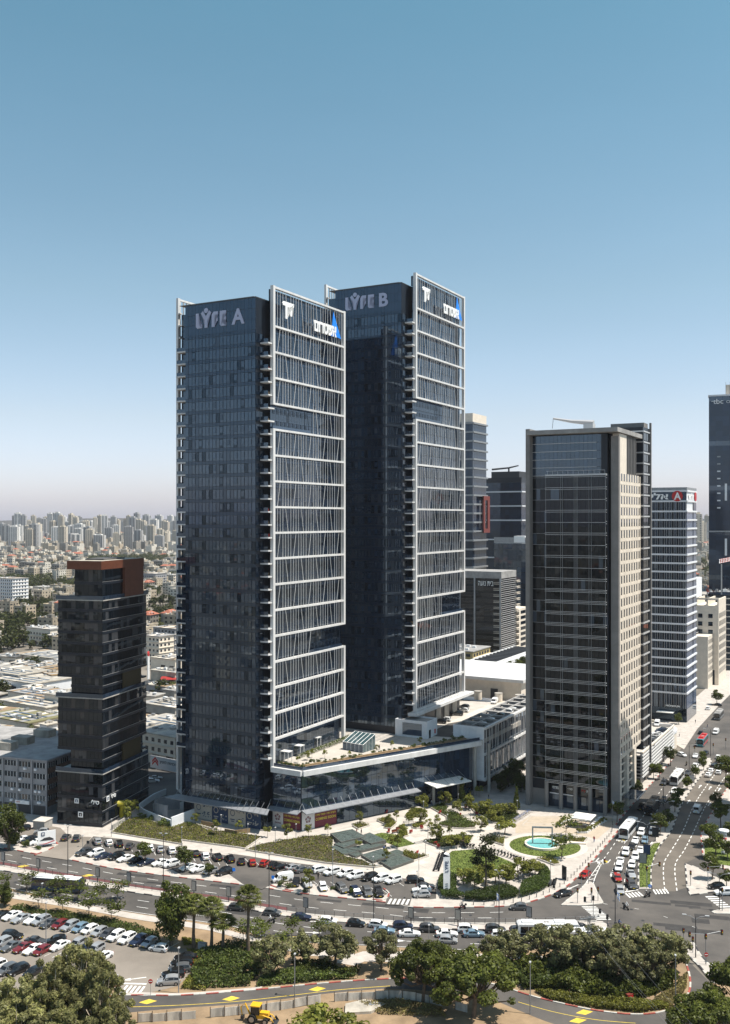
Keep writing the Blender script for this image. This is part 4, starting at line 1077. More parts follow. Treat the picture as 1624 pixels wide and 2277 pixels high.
# ================================================================== grey stone and glass tower on the right
SV = G(1353, 1815.8)
sil = thing('stone_glass_tower', 'dark glass tower with cream stone side and flat projecting roof slab', 'tower', SV, RZ)
ZT = 113.5
mb = MB(); mb.box(2.2, 30, .8, 24.0, 0, ZT, M['dark']); mb.box(.3, 2.4, .2, 19.0, 8.2, 101.0, M['dark']); mb.build('core', sil)
gp = Pieces('glass_pane', sil)
h = 3.42; nfl = 27
for f in range(nfl):
 z = 8.3 + f * h
 for c in range(14):
  y = .2 + c * 18.8 / 14
  gp.add(.12, .28, y + .03, y + 18.8 / 14 - .03, z + .03, z + h - .03, M['brown'] if random.random() < .96 else M['glass2'], tilt(.0012))
for f in range(int((ZT - 8) / h)):
 z = 8.3 + f * h
 for c in range(4):
  gp.add(2.05, 2.2, 19.2 + c * 1.2, 19.2 + (c + 1) * 1.2 - .06, z + .03, z + h - .03, M['brown'] if random.random() < .9 else M['glass2'], tilt(.002))
gp.done()
# curved glazing of the top storeys
tg = Pieces('top_glass_pane', sil)
for f in range(5):
 z = 101.2 + f * 2.45
 for c in range(15):
  y = 4.0 + c * 1.34; tg.add(2.02, 2.2, y + .03, y + 1.31, z + .03, z + 2.4, M['glass'], tilt(.0015))
 for c in range(5):
  a0 = c / 5 * math.pi / 2; a1 = (c + 1) / 5 * math.pi / 2; am = (a0 + a1) / 2; r = 3.2
  o = ubox('top_glass_pane', sil, -.5, .5, -.5, .5, -.5, .5, M['glass']); o.location = (5.2 - r * math.cos(am), 4.0 - r * math.sin(am), z + 1.2); o.scale = (.12, r * math.pi / 10 - .04, 2.35); o.rotation_euler = (0, 0, am)
 ubox('ledge', sil, 1.75, 2.05, 4.0, 24.0, z - .07, z + .07, M['silver'])
tg.done()
mb = MB(); mb.box(3.4, 30, 1.2, 24, 101, ZT, M['dark']); mb.build('top_core', sil)
lou = Pieces('louvre', sil)
for f in range(nfl + 1):
 z = 8.3 + f * h
 for dz in ((-.42, 0, .42) if f < 18 else ((-.3, .25) if f % 2 == 0 else (0,))):
  lou.add(-.40, -.30, .6, 19.3, z + dz - .055, z + dz + .055, M['silver'])
 if True: lou.add(1.7, 1.9, 19.3, 24.0, z - .05, z + .05, M['steel'])
 for dz in (-.4, .3): lou.add(-.4, 2.0, .4, .62, z + dz - .09, z + dz + .09, M['silver'])
lou.done()
mul = Pieces('mullion', sil)
for y in (.75, 5.0, 5.7, 9.2, 9.55, 9.9, 10.25, 13.8, 14.4, 19.1): mul.add(-.18, .02, y, y + .07, 8.2, 101.2, M['steel'])
mul.done()
ubox('box_parapet', sil, -.2, 2.2, .6, 19.3, 101.0, 101.5, M['silver'])
rl = MB()
for k in range(12): rl.box(0, .06, 1 + k * 1.6, 1.06 + k * 1.6, 101.5, 102.6, M['silver'])
rl.box(0, .06, 1, 19, 102.5, 102.6, M['silver']); rl.build('roof_railing', sil)
ubox('stone_fin', sil, -.8, 30, 24.0, 25.3, 0, 115.6, M['stonegrey'])
fn = Pieces('stone_course', sil)
for k in range(33): 
 fn.add(-.84, -.8, 24.02, 25.28, k * 3.5 + .04, k * 3.5 + 3.46, M['stonegrey'])
 fn.add(1.56, 1.6, -2.68, -.42, k * 3.4 + .04, k * 3.4 + 3.36, M['stonegrey'])
fn.done()
ubox('stone_fin', sil, 1.6, 3.2, -2.7, -.4, 0, 112.6, M['stonegrey'])
ubox('stone_wall', sil, 3.2, 29.5, -2.55, -.5, 16, 101.5, M['stone']); ubox('stone_wall', sil, 3.2, 11.5, -2.55, -.5, 101.5, ZT, M['stone'])
ubox('louvre_recess', sil, 11.5, 23.5, -2.2, -.5, 101.6, ZT, M['steel'])
for k in range(7): ubox('recess_post', sil, 11.6 + k * 1.9, 12.0 + k * 1.9, -2.6, -2.2, 101.5, ZT, M['stonegrey'])
sp = Pieces('stone_panel', sil); wn = Pieces('window', sil)
wf_ = 25; wh = 3.42; wz0 = 17.2
for f in range(wf_):
 z = wz0 + f * wh
 for c in range(7): sp.add(3.3 + c * 3.74 + .02, 3.3 + (c + 1) * 3.74 - .02, -2.62, -2.55, z - .95, z - .02, M['stone'])
 for c in range(8):
  x = 4.6 + c * 3.15
  wn.add(x, x + 1.5, -2.58, -2.5, z + .1, z + 2.3, M['glass3'])
  sp.add(x - 1.58, x - .06, -2.62, -2.55, z + .02, z + 2.4, M['stone'])
sp.done(); wn.done()
for k in range(3): 
 ubox('stone_pier', sil, 3.2 + k * 9, 5.6 + k * 9, -2.6, -.5, 0, 16, M['stone'])
 if k < 2:
  for j in range(6): ubox('slot_louvre', sil, 5.6 + k * 9, 12.2 + k * 9, -2.0, -1.6, 2 + j * 2.3, 2.4 + j * 2.3, M['stone'])
ubox('stair_core', sil, 5.6, 29, -1.4, 0, 0, 16, M['dark'])
# rear lift tower with pale ledges
mb = MB(); mb.box(29.6, 39, -3.3, 14, 14, 117.5, M['dark']); mb.build('rear_tower', sil)
for f in range(30):
 z = 14 + f * 3.42
 ubox('ledge', sil, 29.5, 39.1, -3.55, 5, z + 2.75, z + 3.2, M['silver'])
 for c in range(2): ubox('rear_window', sil, 30 + c * 4, 33.6 + c * 4, -3.4, -3.3, z + .2, z + 2.4, M['brown'])
ubox('rear_fin', sil, 38.4, 39.2, -3.9, -3.3, 8, 119.5, M['stonegrey']); ubox('rear_crown', sil, 33, 38.4, -2.8, 8, 117.5, 119.2, M['stonegrey'])
# roof slab, crane
ubox('roof_slab', sil, -1.3, 30.5, -3.1, 24.9, ZT + .2, ZT + 1.5, M['roofgrey'])
cr = MB(); cr.box(12, 15, 8, 11, ZT + 2.2, ZT + 4.2, M['silver']); cr.tube([(13, 8, ZT + 4.4), (13, 15, ZT + 5.2), (13, 21, ZT + 6.4)], [.9, .55, .3], M['silver'], 6); cr.tube([(13, 21, ZT + 6.4), (13, 21.3, ZT + 3.2)], .08, M['steel'], 4); cr.build('window_cleaning_crane', sil)
# ground storeys
for y in (.9, 5.4, 9.9, 14.4, 18.9):
 mb = MB(); mb.cyl(0, y, 0, 8.3, .62, M['stonegrey'], 16); mb.build('column', sil)
for k in range(9): ubox('shop_window', sil, 2.0, 2.15, 1.2 + k * 2.0, 3.1 + k * 2.0, .2, 4.0, M['glass2'] if k % 3 else M['glass'])
for k in range(4):
 ubox('shop_fascia', sil, 1.7, 2.1, 1.4 + k * 4.5, 5.2 + k * 4.5, 4.6, 7.2, M['black'])
for s, y, wd, m in ((hebrew('מזרחי'), 17.6, 2.0, 'signwhite'), (hebrew('סניף'), 12.8, 1.5, 'signwhite'), (hebrew('קפה'), 8.6, 1.3, 'signred'), (hebrew('מאפה'), 7.0, 1.2, 'signwhite')):
 lettering('lettering', sil, s, M[m], (1.66, y, 5.6), (0, -1, 0), (0, 0, 1), wd, .8, .02, .03)
ubox('lit_strip', sil, 1.6, 1.7, 9.8, 18.4, 4.1, 4.4, M['lamp'])
ubox('ramp_wall', sil, 2.0, 2.6, 19.5, 24, 0, 5.0, M['stonegrey'])
eg = MB()
for k in range(5): eg.box(6 + k * 2.1, 8 + k * 2.1, -7, -2.7, 4.4, 4.5, M['glass2'])
eg.box(5.8, 17, -7.1, -6.9, 4.2, 4.6, M['silver']); eg.build('entrance_canopy', sil)
# ================================================================== louvred parking deck
PG = G(1428, 1747)
gar = thing('parking_deck', 'low parking deck with pale horizontal louvres beside the avenue', 'car park', PG, RZ)
mb = MB(); mb.box(.5, 50, .5, 22, 0, 9.6, M['dark']); mb.build('core', gar)
for k in range(8):
 z = 2.4 + k * 1.15
 ubox('louvre', gar, -.1, 50.4, -.35, .1, z, z + .55, M['stone'] if k == 7 else M['white'])
 ubox('louvre', gar, -.4, .0, .1, 12, z, z + .45, M['steel'])
for k in range(8): ubox('post', gar, k * 7, k * 7 + .4, .1, .5, 0, 11, M['concrete'])
ubox('deck', gar, .2, 50, .2, 22, 9.6, 9.75, M['paving'])
for z0, z1 in ((9.75, 10.9),): ubox('parapet', gar, -.1, 50.4, .1, .3, z0, z1, M['white']); ubox('parapet', gar, 50.1, 50.4, .3, 22, z0, z1, M['white'])
rp_ = MB(); 
rp_.cyl(60, 12, 0, 6, 11, M['stone'], 30); rp_.cyl(60, 12, 6, 6.9, 11.2, M['whitepanel'], 30)
rp_.build('ramp_wall', gar)
# ================================================================== blue-banded tower with the round red emblem
AL = G(1527.3, 1607.8)
alt = thing('banded_tower', 'slim blue glass tower with white floor bands and round red emblem', 'tower', AL, RZ)
AH = 100.5
mb = MB(); mb.box(.2, 22, .2, 32, 0, AH, M['dark']); mb.build('core', alt)
bands = [AH - .4, AH - 4.8, AH - 9.2]
z = AH - 9.2
while z > 16: z -= 3.75; bands.append(z)
ap = Pieces('glass_strip', alt); am_ = Pieces('mullion', alt)
for i, z in enumerate(bands):
 ubox('floor_band', alt, -.45, 22.2, -.45, 32.2, z - .36, z + .36, M['whitepanel'])
 z1 = z - .36; z0 = (bands[i + 1] + .36) if i + 1 < len(bands) else 6
 if i == 0:
  ubox('sign_panel', alt, -.05, .18, 0, 32, z0, z1, M['blueglass']); ubox('sign_panel', alt, 0, 22, -.05, .18, z0, z1, M['whitepanel']); continue
 for c in range(16):
  y = c * 2.0; ap.add(-.02, .18, y + .1, y + 1.3 + .5 * (c % 3 == 0), z0, z1, M['blueglass'] if (c * 7 + i) % 5 else M['glass'], tilt(.003))
  for k in range(2): am_.add(-.35, -.05, y + .25 + k * .9, y + .4 + k * .9, z0, z1, M['steel'])
 ubox('side_glazing', alt, .2, 13.5, -.05, .18, z0, z1, M['whitepanel'] if i == 1 else mat('pale_blue_glass', (.10, .13, .20), .12, ior=1.5, spec=.5)); 
 ubox('side_glazing', alt, 15.5, 22, -.05, .18, z0, z1, MATS.get('pale_blue_glass') or M['blueglass'])
ap.done(); am_.done()
ubox('parapet', alt, -.2, 22, -.2, 32, AH, AH + 1.2, M['steel'])
sg = sub('sign', alt)
lettering('letter', sg, hebrew('אליאד'), M['signwhite'], (-.3, 21.5, AH - 4.0), (0, -1, 0), (0, 0, 1), 14, 2.9, .05, .03)
def disc(r, n=24): return [(r * math.cos(i * 2 * math.pi / n), r * math.sin(i * 2 * math.pi / n)) for i in range(n)]
outline('emblem', sg, disc(2.3), M['signred'], (-.3, 3.8, AH - 2.6), (0, -1, 0), (0, 0, 1), .2)
lettering('emblem_letter', sg, 'A', M['signwhite'], (-.55, 5.2, AH - 4.2), (0, -1, 0), (0, 0, 1), 3.0, 3.2, .05, .03)
lettering('letter', sg, hebrew('אליאד'), M['signwhite'], (3, -.3, AH - 4.0), (1, 0, 0), (0, 0, 1), 12, 2.8, .05, .03)
outline('emblem', sg, disc(2.1), M['signred'], (18.5, -.3, AH - 2.6), (1, 0, 0), (0, 0, 1), .2)
ubox('lobby_glazing', alt, -.1, .2, 0, 22, .3, 6, M['glass3']); ubox('lobby_glazing', alt, .2, 22, -.1, .2, .3, 6, M['glass2'])
ubox('shop_sign', alt, -.5, -.1, 2, 9, 6.2, 7.4, M['black']); lettering('lettering', alt, 'MONOLIM', M['signwhite'], (-.52, 8.6, 6.5), (0, -1, 0), (0, 0, 1), 6, .8, .01, .03)
ubox('awning', alt, -4, -.2, 5, 12, 4.2, 4.5, M['canvas'])
# ================================================================== very tall dark tower at the right edge
TB = Vector(((1577 - 812) / 2200 * 760, 760, 0))
tbc = thing('signed_skyscraper', 'very tall dark blue tower lettered tbc, cut by the photo edge', 'tower', TB, R(-21))
mb = MB(); mb.box(0, 55, .2, 40, 0, 182, M['blueglass']); mb.build('core', tbc)
tp = Pieces('glass_panel', tbc)
for f in range(46):
 z = 182 - (f + 1) * 3.8
 for c in range(6): tp.add(c * 5 + .06, c * 5 + 4.94, -.05, .18, z + .06, z + 3.72, M['blueglass'] if f % 9 else M['glass'], tiltz(.002))
tp.done()
ubox('roof_edge', tbc, -.6, 55, -.6, 40, 182, 183.2, M['whitepanel']); ubox('plant_room', tbc, 12, 40, 4, 30, 183.2, 191, M['stone']); 
for k in range(9): ubox('roof_rail', tbc, 12 + k * 3, 12.2 + k * 3, 3.6, 3.9, 183, 193, M['steel'])
for x, z0, z1 in ((11.5, 128, 141), (19.5, 128, 141), (11.5, 86, 99), (19.5, 86, 99)): ubox('lit_slot', tbc, x, x + 1.6, -.3, -.1, z0 - 26, z1 - 26, M['whitepanel'])
for k in range(8): ubox('vent_slot', tbc, 6, 8.4, -.3, -.1, 96 + k * 5.6, 97 + k * 5.6, M['whitepanel'] if k < 6 else M['steel'])
ubox('ledge', tbc, -1, 16, -1.4, .2, 78, 79, M['steel'])
sg = sub('sign', tbc)
sw = MATS['sign_letter']
lettering('letter', sg, 'tbc', M['signwhite'], (3.2, -.3, 176.2), (1, 0, 0), (0, 0, 1), 7.2, 3.8, .05, .0)
ubox('letter_bar', sg, 1.9, 7.4, -.35, -.1, 178.1, 178.5, M['signwhite'])
lettering('letter', sg, 'CENTER', M['signwhite'], (12.6, -.3, 176.6), (1, 0, 0), (0, 0, 1), 11.5, 1.9, .05, .0)
# ================================================================== towers behind the taller twin
def banded(name, label, cx, Y, zt, left_w, right_w, fh, band, glassm, bandm, off=.5, bh=.5, vert=0, cat='tower', z0=0):
 o = Vector(((cx - PCX) / FOC * Y, Y, 0))
 t = thing(name, label, cat, o, RZ)
 mb = MB(); mb.box(.3, right_w, .3, left_w, z0, zt, glassm); mb.build('core', t)
 z = zt; P = Pieces('floor_band', t); Q = Pieces('glass_strip', t)
 while z > z0 + 3:
  P.add(-off, right_w + .2, -off, left_w + .2, z - bh, z + bh, bandm)
  n = max(3, int(left_w / 3.2))
  for c in range(n): Q.add(.1, .28, left_w * c / n + .08, left_w * (c + 1) / n - .08, z - fh + bh, z - bh, glassm, tilt(.003))
  n = max(3, int(right_w / 3.2))
  for c in range(n): Q.add(right_w * c / n + .08, right_w * (c + 1) / n - .08, .1, .28, z - fh + bh, z - bh, glassm, tiltz(.003))
  z -= fh
 P.done(); Q.done()
 return t, o
rw, o = banded('striped_tower', 'tall pale tower with white floor stripes and red steel frames', 1051.7, 700, 156, 26, 26, 6.4, 1, M['blueglass'], M['steel'], off=1.2, bh=.6)
ubox('crown', rw, 0, 26, 0, 26, 156.9, 163, M['stone']); ubox('red_mast', rw, 14, 18, 20, 25, 150, 167, M['red'])
for y0, y1 in ((18, 21), (23.5, 26)): ubox('red_frame', rw, -2.6, -1.7, y0, y1, 70, 116, M['red'])
for z in (70, 112): ubox('red_frame', rw, -2.6, -1.7, 18, 26, z, z + 3, M['red'])
for x0, x1 in ((14, 17), (22, 26)): ubox('red_frame', rw, x0, x1, -2.7, -1.7, 78, 104, M['red'])
for z in (78, 101.5): ubox('red_frame', rw, 14, 26, -2.75, -1.72, z, z + 3, M['red'])
bt, o = banded('dark_banded_tower', 'dark blue office tower with thin white bands and a roof crane', 1160, 760, 116, 30, 26, 4.1, 1, M['blueglass'], M['blueglass'], off=.3, bh=.25)
for z in (109, 98, 87, 72, 58, 44): ubox('white_band', bt, -.9, 26, -.9, 31, z - .5, z + .5, M['whitepanel'])
ubox('crown', bt, -.1, 26, -.1, 30, 116.3, 120, M['dark']); ubox('plant_room', bt, 6, 22, 4, 27, 120, 125, M['darksteel'])
cr = MB(); cr.tube([(10, 28, 127), (10, 14, 128), (10, 6, 129.6)], [.8, .7, .5], M['darksteel'], 5); cr.tube([(10, 14, 120), (10, 14, 128)], .7, M['darksteel'], 5); cr.build('roof_crane', bt)
gt, o = banded('green_glass_tower', 'dark glass tower half hidden between the striped and grey stone towers', 1180, 690, 70.5, 27, 22, 4.0, 1, M['glass'], M['glass'], off=.2, bh=.3)
ubox('roof_wall', gt, -.1, .3, 0, 27, 71.0, 75, M['steel']); ubox('white_sign_box', gt, -.3, 8, 4, 12, 71.4, 76, M['signwhite'])
bz = G(1115, 1472)
brz = thing('bronze_office', 'squat bronze glass office block with fine pale ledges and Hebrew name', 'building', bz, RZ)
BZH = 88 - 133 * bz.y / 2200
mb = MB(); mb.box(.2, 26, .2, 40, 0, BZH, M['brown']); mb.build('core', brz)
bl_ = Pieces('ledge', brz)
z = 6
while z < BZH - 1:
 for dz in (0, .8, 1.6): bl_.add(-.2, .15, .1, 40, z + dz - .07, z + dz + .07, mat('bronze_ledge', (.10, .09, .08), .5)); 
 for dz in (0, .9): bl_.add(-.35, .2, -.3, 5, z + dz - .12, z + dz + .12, M['stone'])
 for dz in (0, 1.2, 2.4): bl_.add(.2, 26, -.45, .15, z + dz - .1, z + dz + .1, M['silver'])
 for dz in (0, .9): bl_.add(25, 31, -1.2, .2, z + dz - .12, z + dz + .12, M['stone'])
 z += 3.8
bl_.done()
for y in (0, 17, 27, 36): ubox('vertical_fin', brz, -.5, .1, y, y + 1.0, 0, BZH + .6, M['steel'])
ubox('parapet', brz, -.2, 26.2, -.2, 40, BZH, BZH + 4.2, M['roofgrey'])
lettering('lettering', brz, hebrew('בית נועה'), M['signwhite'], (-.5, 15, BZH - 4.6), (0, -1, 0), (0, 0, 1), 10, 2.8, .05, .0)
# low buildings between
wh = thing('white_roof_hall', 'low hall with a broad bright white roof behind the parking deck', 'building', q6(455, 590, 17.3), RZ)
mb = MB(); mb.box(.4, 40, .4, 62, 0, 7.2, M['stone']); mb.build('wall', wh); ubox('roof', wh, -1, 41, -1, 63, 7.2, 8.4, M['white']); ubox('gate', wh, .3, .42, 34, 40, 0, 5, M['dark'])
ubox('gate', wh, .3, .42, 10, 13, 0, 4, M['darksteel'])
wp = thing('pergola_block', 'long white block with a slatted pergola strip along its roof', 'building', q6(300, 455, 12), RZ); 
mb = MB(); mb.box(0, 70, 0, 16, -12, 5.5, M['whitepanel']); mb.build('wall', wp)
for k in range(14): ubox('pergola_slat', wp, 2 + k * 5, 3 + k * 5, 2, 15, 5.5, 6.4, M['darksteel'])
ubox('pergola_rail', wp, 0, 70, 1, 1.8, 5.5, 6.5, M['white']); ubox('pergola_rail', wp, 0, 70, 15, 15.8, 5.5, 6.5, M['white'])
yb = thing('yellow_block', 'weathered yellow block with rows of balconies under the taller twin', 'building', q6(180, 455), RZ)
mb = MB(); mb.box(0, 26, 0, 40, 0, 14, mat('yellow_render', (.40, .32, .15), .85, var=.2, scale=.5)); mb.build('wall', yb)
for f in range(4):
 for c in range(6): ubox('window', yb, 1.2 + c * 4, 3.8 + c * 4, -.08, .02, 1.4 + f * 3.3, 3 + f * 3.3, M['glass3'])
 for c in range(8): ubox('window', yb, -.08, .02, 1.5 + c * 4.8, 4 + c * 4.8, 1.4 + f * 3.3, 3 + f * 3.3, M['glass3'])
 ubox('balcony', yb, 0, 26, -1.0, 0, .6 + f * 3.3, .9 + f * 3.3, M['stone'])
ubox('roof', yb, -.4, 26.4, -.4, 40.4, 14, 14.5, M['roofgrey'])
for k in range(6): ubox('roof_unit', yb, 3 + k * 3.5, 4.6 + k * 3.5, 4 + (k % 3) * 5, 6 + (k % 3) * 5, 14.5, 15.6, M['tank'])
lb = thing('cream_block', 'small cream block beside the bronze glass office', 'building', q6(440, 330), RZ)
mb = MB(); mb.box(0, 18, 0, 20, 0, 30, M['stone']); mb.build('wall', lb)
for f in range(8):
 ubox('window', lb, -.1, 0, 2, 8, 2 + f * 3.5, 4 + f * 3.5, M['glass3']); ubox('window', lb, 3, 12, -.1, 0, 2 + f * 3.5, 4 + f * 3.5, M['glass3'])
# stone buildings along the avenue, far right
sb = thing('stone_office', 'cream stone office with square windows along the avenue', 'building', q6(1560, 500), RZ)
mb = MB(); mb.box(0, 24, 0, 30, 0, 42, M['stone']); mb.build('wall', sb)
for f in range(8):
 for c in range(5): ubox('window', sb, -.1, .02, 3 + c * 5.2, 5.2 + c * 5.2, 6 + f * 4.2, 8.2 + f * 4.2, M['glass3'])
 for c in range(6): ubox('window', sb, 2 + c * 3.6, 3.6 + c * 3.6, -.1, .02, 6 + f * 4.2, 8.6 + f * 4.2, M['glass3'])
ubox('gate', sb, -.1, .02, 2, 8, 0, 8, M['dark'])
for k in range(6): ubox('roof_frame', sb, 0, 24, k * 5.5, k * 5.5 + .7, 42, 45.5, M['stone'])
ubox('roof_frame', sb, 0, .8, 0, 30, 45, 46, M['stone']); ubox('roof_drum', sb, 4, 20, 12, 26, 45.6, 56, M['whitepanel'])
sb2 = thing('curved_office', 'lower cream office wing with curved dark glazing beside the banded tower', 'building', q6(1500, 520), RZ)
mb = MB(); mb.box(0, 20, 0, 9, 0, 27, M['stone']); mb.build('wall', sb2)
for f in range(6):
 for c in range(5): ubox('window', sb2, 2 + c * 3.6, 3.4 + c * 3.6, -.1, .02, 5 + f * 3.6, 7.2 + f * 3.6, M['glass3'])
mb = MB(); mb.cyl(10, 17, 0, 30, 10, M['glass3'], 28); mb.build('glass_drum', sb2)
for f in range(9):
 mb = MB(); mb.cyl(10, 17, 3 + f * 3.1, 3.25 + f * 3.1, 10.3, M['silver'], 28); mb.build('ledge', sb2)
cd = thing('ribbed_office', 'dark curved office with pale ribs at the far right of the avenue', 'building', q6(1660, 420), RZ)
mb = MB(); mb.cyl(12, 6, 0, 44, 12, M['glass3'], 28); mb.build('wall', cd)
for f in range(12):
 mb = MB(); mb.cyl(12, 6, 3 + f * 3.5, 3.6 + f * 3.5, 12.4, M['stone'], 28); mb.build('rib', cd)
cs = thing('construction_site', 'half-built concrete frame with open floors beyond the banded tower', 'building', G(1560, 1420), RZ)
for f in range(8):
 ubox('floor_slab', cs, 0, 60, -40, 10, 4 + f * 4, 4.6 + f * 4, M['darksteel'] if f < 7 else M['concrete'])
 for c in range(6): ubox('column', cs, 1, 2, -38 + c * 9, -37 + c * 9, f * 4, 4 + f * 4, M['concrete'])
 for c in range(6): ubox('infill', cs, 5 + c * 8, 11 + c * 8, -39.5, -39, 1 + f * 4, 4 + f * 4, M['dark'])
for k in range(60):
 x = random.uniform(0, 58); y = random.uniform(-39, 9); hh = random.uniform(.5, 3.5); ubox('site_material', cs, x, x + random.uniform(.5, 3), y, y + random.uniform(.5, 3), 32.6, 32.6 + hh, random.choice([M['signwhite'], M['stone'], M['steel'], M['red']]))
for k in range(8):
 for j in range(2): ubox('scaffold_rail', cs, 0, 60, -40 - j * .2, -39.8 - j * .2, 33 + k * 1.5, 33.12 + k * 1.5, M['silver'])
 ubox('scaffold_post', cs, k * 8, k * 8 + .25, -40, -39.7, 32, 44, M['silver'])
tc = thing('tower_crane', 'red and white lattice crane jib lying before the dark tower', 'crane', G(1605, 1430), R(60))
mb = MB(); mb.tube([(0, 0, 0), (0, 0, 56)], .5, M['steel'], 4); mb.build('mast', tc)
for k in range(16):
 mb = MB(); m_ = M['signred'] if k % 2 else M['signwhite']
 x0 = -8 + k * 3.2; mb.tube([(x0, 0, 57), (x0 + 3.2, 0, 57)], .3, m_, 4); mb.tube([(x0, 0, 59.4), (x0 + 3.2, 0, 59.4)], .25, m_, 4); mb.tube([(x0, 0, 57), (x0 + 1.6, 0, 59.4), (x0 + 3.2, 0, 57)], .18, m_, 4); mb.build('jib_section', tc)
# rounded tower just beyond the right edge; its shade lies across the avenue
rt = thing('rounded_tower', 'tall rounded glass tower across the avenue, beyond the photo edge', 'tower', (129, 284, 0), R(20))
mb = MB(); mb.prism([(16 * math.cos(a * math.pi / 12) * 1.2, 16 * math.sin(a * math.pi / 12)) for a in range(24)], 0, 104, M['dark'], bottom=False); mb.build('core', rt)
for f in range(24):
 mb = MB(); mb.prism([(16.3 * math.cos(a * math.pi / 12) * 1.2, 16.3 * math.sin(a * math.pi / 12)) for a in range(24)], 4 + f * 4.1, 5.2 + f * 4.1, M['whitepanel'], bottom=True); mb.build('floor_band', rt)
# ================================================================== vegetation
NR = np.random.default_rng(11)
def quads(cen, nrm, size, m, name, asp=1.0):
 """many small leaf faces: centres, facing directions, sizes"""
 n = len(cen)
 t = NR.normal(size=(n, 3)); t -= (t * nrm).sum(1, keepdims=True) * nrm
 t /= np.linalg.norm(t, axis=1, keepdims=True) + 1e-9
 b = np.cross(nrm, t); s = np.asarray(size).reshape(-1, 1) * .5
 co = np.stack([cen - t * s * asp, cen - b * s, cen + t * s * asp, cen + b * s], 1).reshape(-1, 3)
 me = bpy.data.meshes.new(name)
 me.vertices.add(4 * n); me.vertices.foreach_set('co', co.ravel().astype(np.float32))
 me.loops.add(4 * n); me.loops.foreach_set('vertex_index', np.arange(4 * n, dtype=np.int32))
 me.polygons.add(n); me.polygons.foreach_set('loop_start', np.arange(0, 4 * n, 4, dtype=np.int32)); me.polygons.foreach_set('loop_total', np.full(n, 4, dtype=np.int32))
 me.materials.append(m); me.update(calc_edges=True); me.validate()
 return me
def unit(v): return v / (np.linalg.norm(v, axis=1, keepdims=True) + 1e-9)
def crown(clumps, n, size, m, name='crown', up=.35, asp=1.0):
 c = np.array(clumps, float); wts = c[:, 3] ** 2; wts /= wts.sum()
 k = NR.choice(len(c), n, p=wts)
 d = unit(NR.normal(size=(n, 3))); rr = c[k, 3] * (0.45 + 0.6 * NR.random(n) ** .6)
 pos = c[k, :3] + d * rr[:, None] * np.array([1, 1, .78])
 nr = unit(d + NR.normal(size=(n, 3)) * .55 + np.array([0, 0, up]))
 return quads(pos, nr, size * (.65 + .7 * NR.random(n)), m, name, asp)
def limb_mesh(h, clumps, r0, m, lean=0.0, fork=.4, seg=6):
 mb = MB(); top = Vector((lean * h * .3, 0, h * fork))
 mb.tube([(0, 0, -.1), (lean * h * .12, 0, h * fork * .5), top], [r0 * 1.15, r0, r0 * .8], m, seg)
 for c in clumps:
  p = Vector(c[:3]); midp = top.lerp(p, .5) + Vector((random.uniform(-.2, .2), random.uniform(-.2, .2), -.12 * (p - top).length))
  mb.tube([top, midp, p], [r0 * .6, r0 * .38, r0 * .12], m, 4, cap=False)
 return mb.mesh('trunk')
def dome(rad, h0, h1, n, rc, flat_=1.0, rng=random):
 """clump centres spread through an ellipsoid between heights h0 and h1"""
 out = []; zc = (h0 + h1) / 2; hz = (h1 - h0) / 2
 while len(out) < n:
  x, y, z = [rng.uniform(-1, 1) for _ in range(3)]
  if x * x + y * y + z * z > 1 or x * x + y * y + z * z < .12: continue
  out.append((x * rad, y * rad, zc + z * hz, rc * rng.uniform(.65, 1.25)))
 return out
KINDS = {}
def kind(name, variants, maker, thingname, cat):
 KINDS[name] = dict(meshes=[maker(i) for i in range(variants)], thing=thingname, cat=cat)
def simple(h, rad, h0, ncl, rc, n, size, lm, bark='trunk', r0=.12, fork=.42, up=.35, lean=.15, asp=1.0):
 def mk(i):
  cl = dome(rad, h0, h, ncl, rc)
  return limb_mesh(h, cl, r0, M[bark], lean * random.uniform(-1, 1), fork), crown(cl, n, size, L[lm], up=up, asp=asp)
 return mk
kind('street', 4, simple(5.6, 1.9, 2.2, 16, .85, 1500, .34, 'street', r0=.13), 'street_tree', 'tree')
kind('ficus', 2, simple(12, 4.2, 1.5, 40, 1.5, 7000, .42, 'street', r0=.4, fork=.25), 'broad_tree', 'tree')
kind('young', 4, simple(4.6, 1.15, 1.7, 10, .5, 420, .30, 'young', r0=.06, lean=.05), 'young_tree', 'tree')
kind('thin', 3, simple(3.2, .6, 1.1, 7, .3, 130, .26, 'young', r0=.035, lean=.1), 'sapling', 'tree')
kind('lush', 3, simple(5.0, 1.9, 1.4, 14, .75, 900, .34, 'young', r0=.09), 'plaza_tree', 'tree')
kind('olive', 4, simple(6.6, 2.8, 1.3, 40, .68, 3600, .25, 'olive', r0=.17, fork=.3, asp=1.8), 'olive_tree', 'tree')
kind('euc', 3, simple(15, 4.8, 3.2, 84, .92, 16000, .23, 'euc', bark='palebark', r0=.26, fork=.34, up=.0, asp=2.2), 'eucalyptus_tree', 'tree')
def mk_broad(i):
 cl = []
 for k in range(72):
  a = random.uniform(0, 6.283); q = math.sqrt(random.random()); r = 6.0 * q
  cl.append((r * math.cos(a), r * math.sin(a), 8.6 - 3.6 * q * q + random.uniform(-1.3, 1.3), random.uniform(.6, 1.45)))
 return limb_mesh(10, cl[::2], .34, M['trunk'], .1, .32), crown(cl, 16000, .36, L['broad'], up=.6)
kind('broad', 3, mk_broad, 'broad_tree', 'tree')
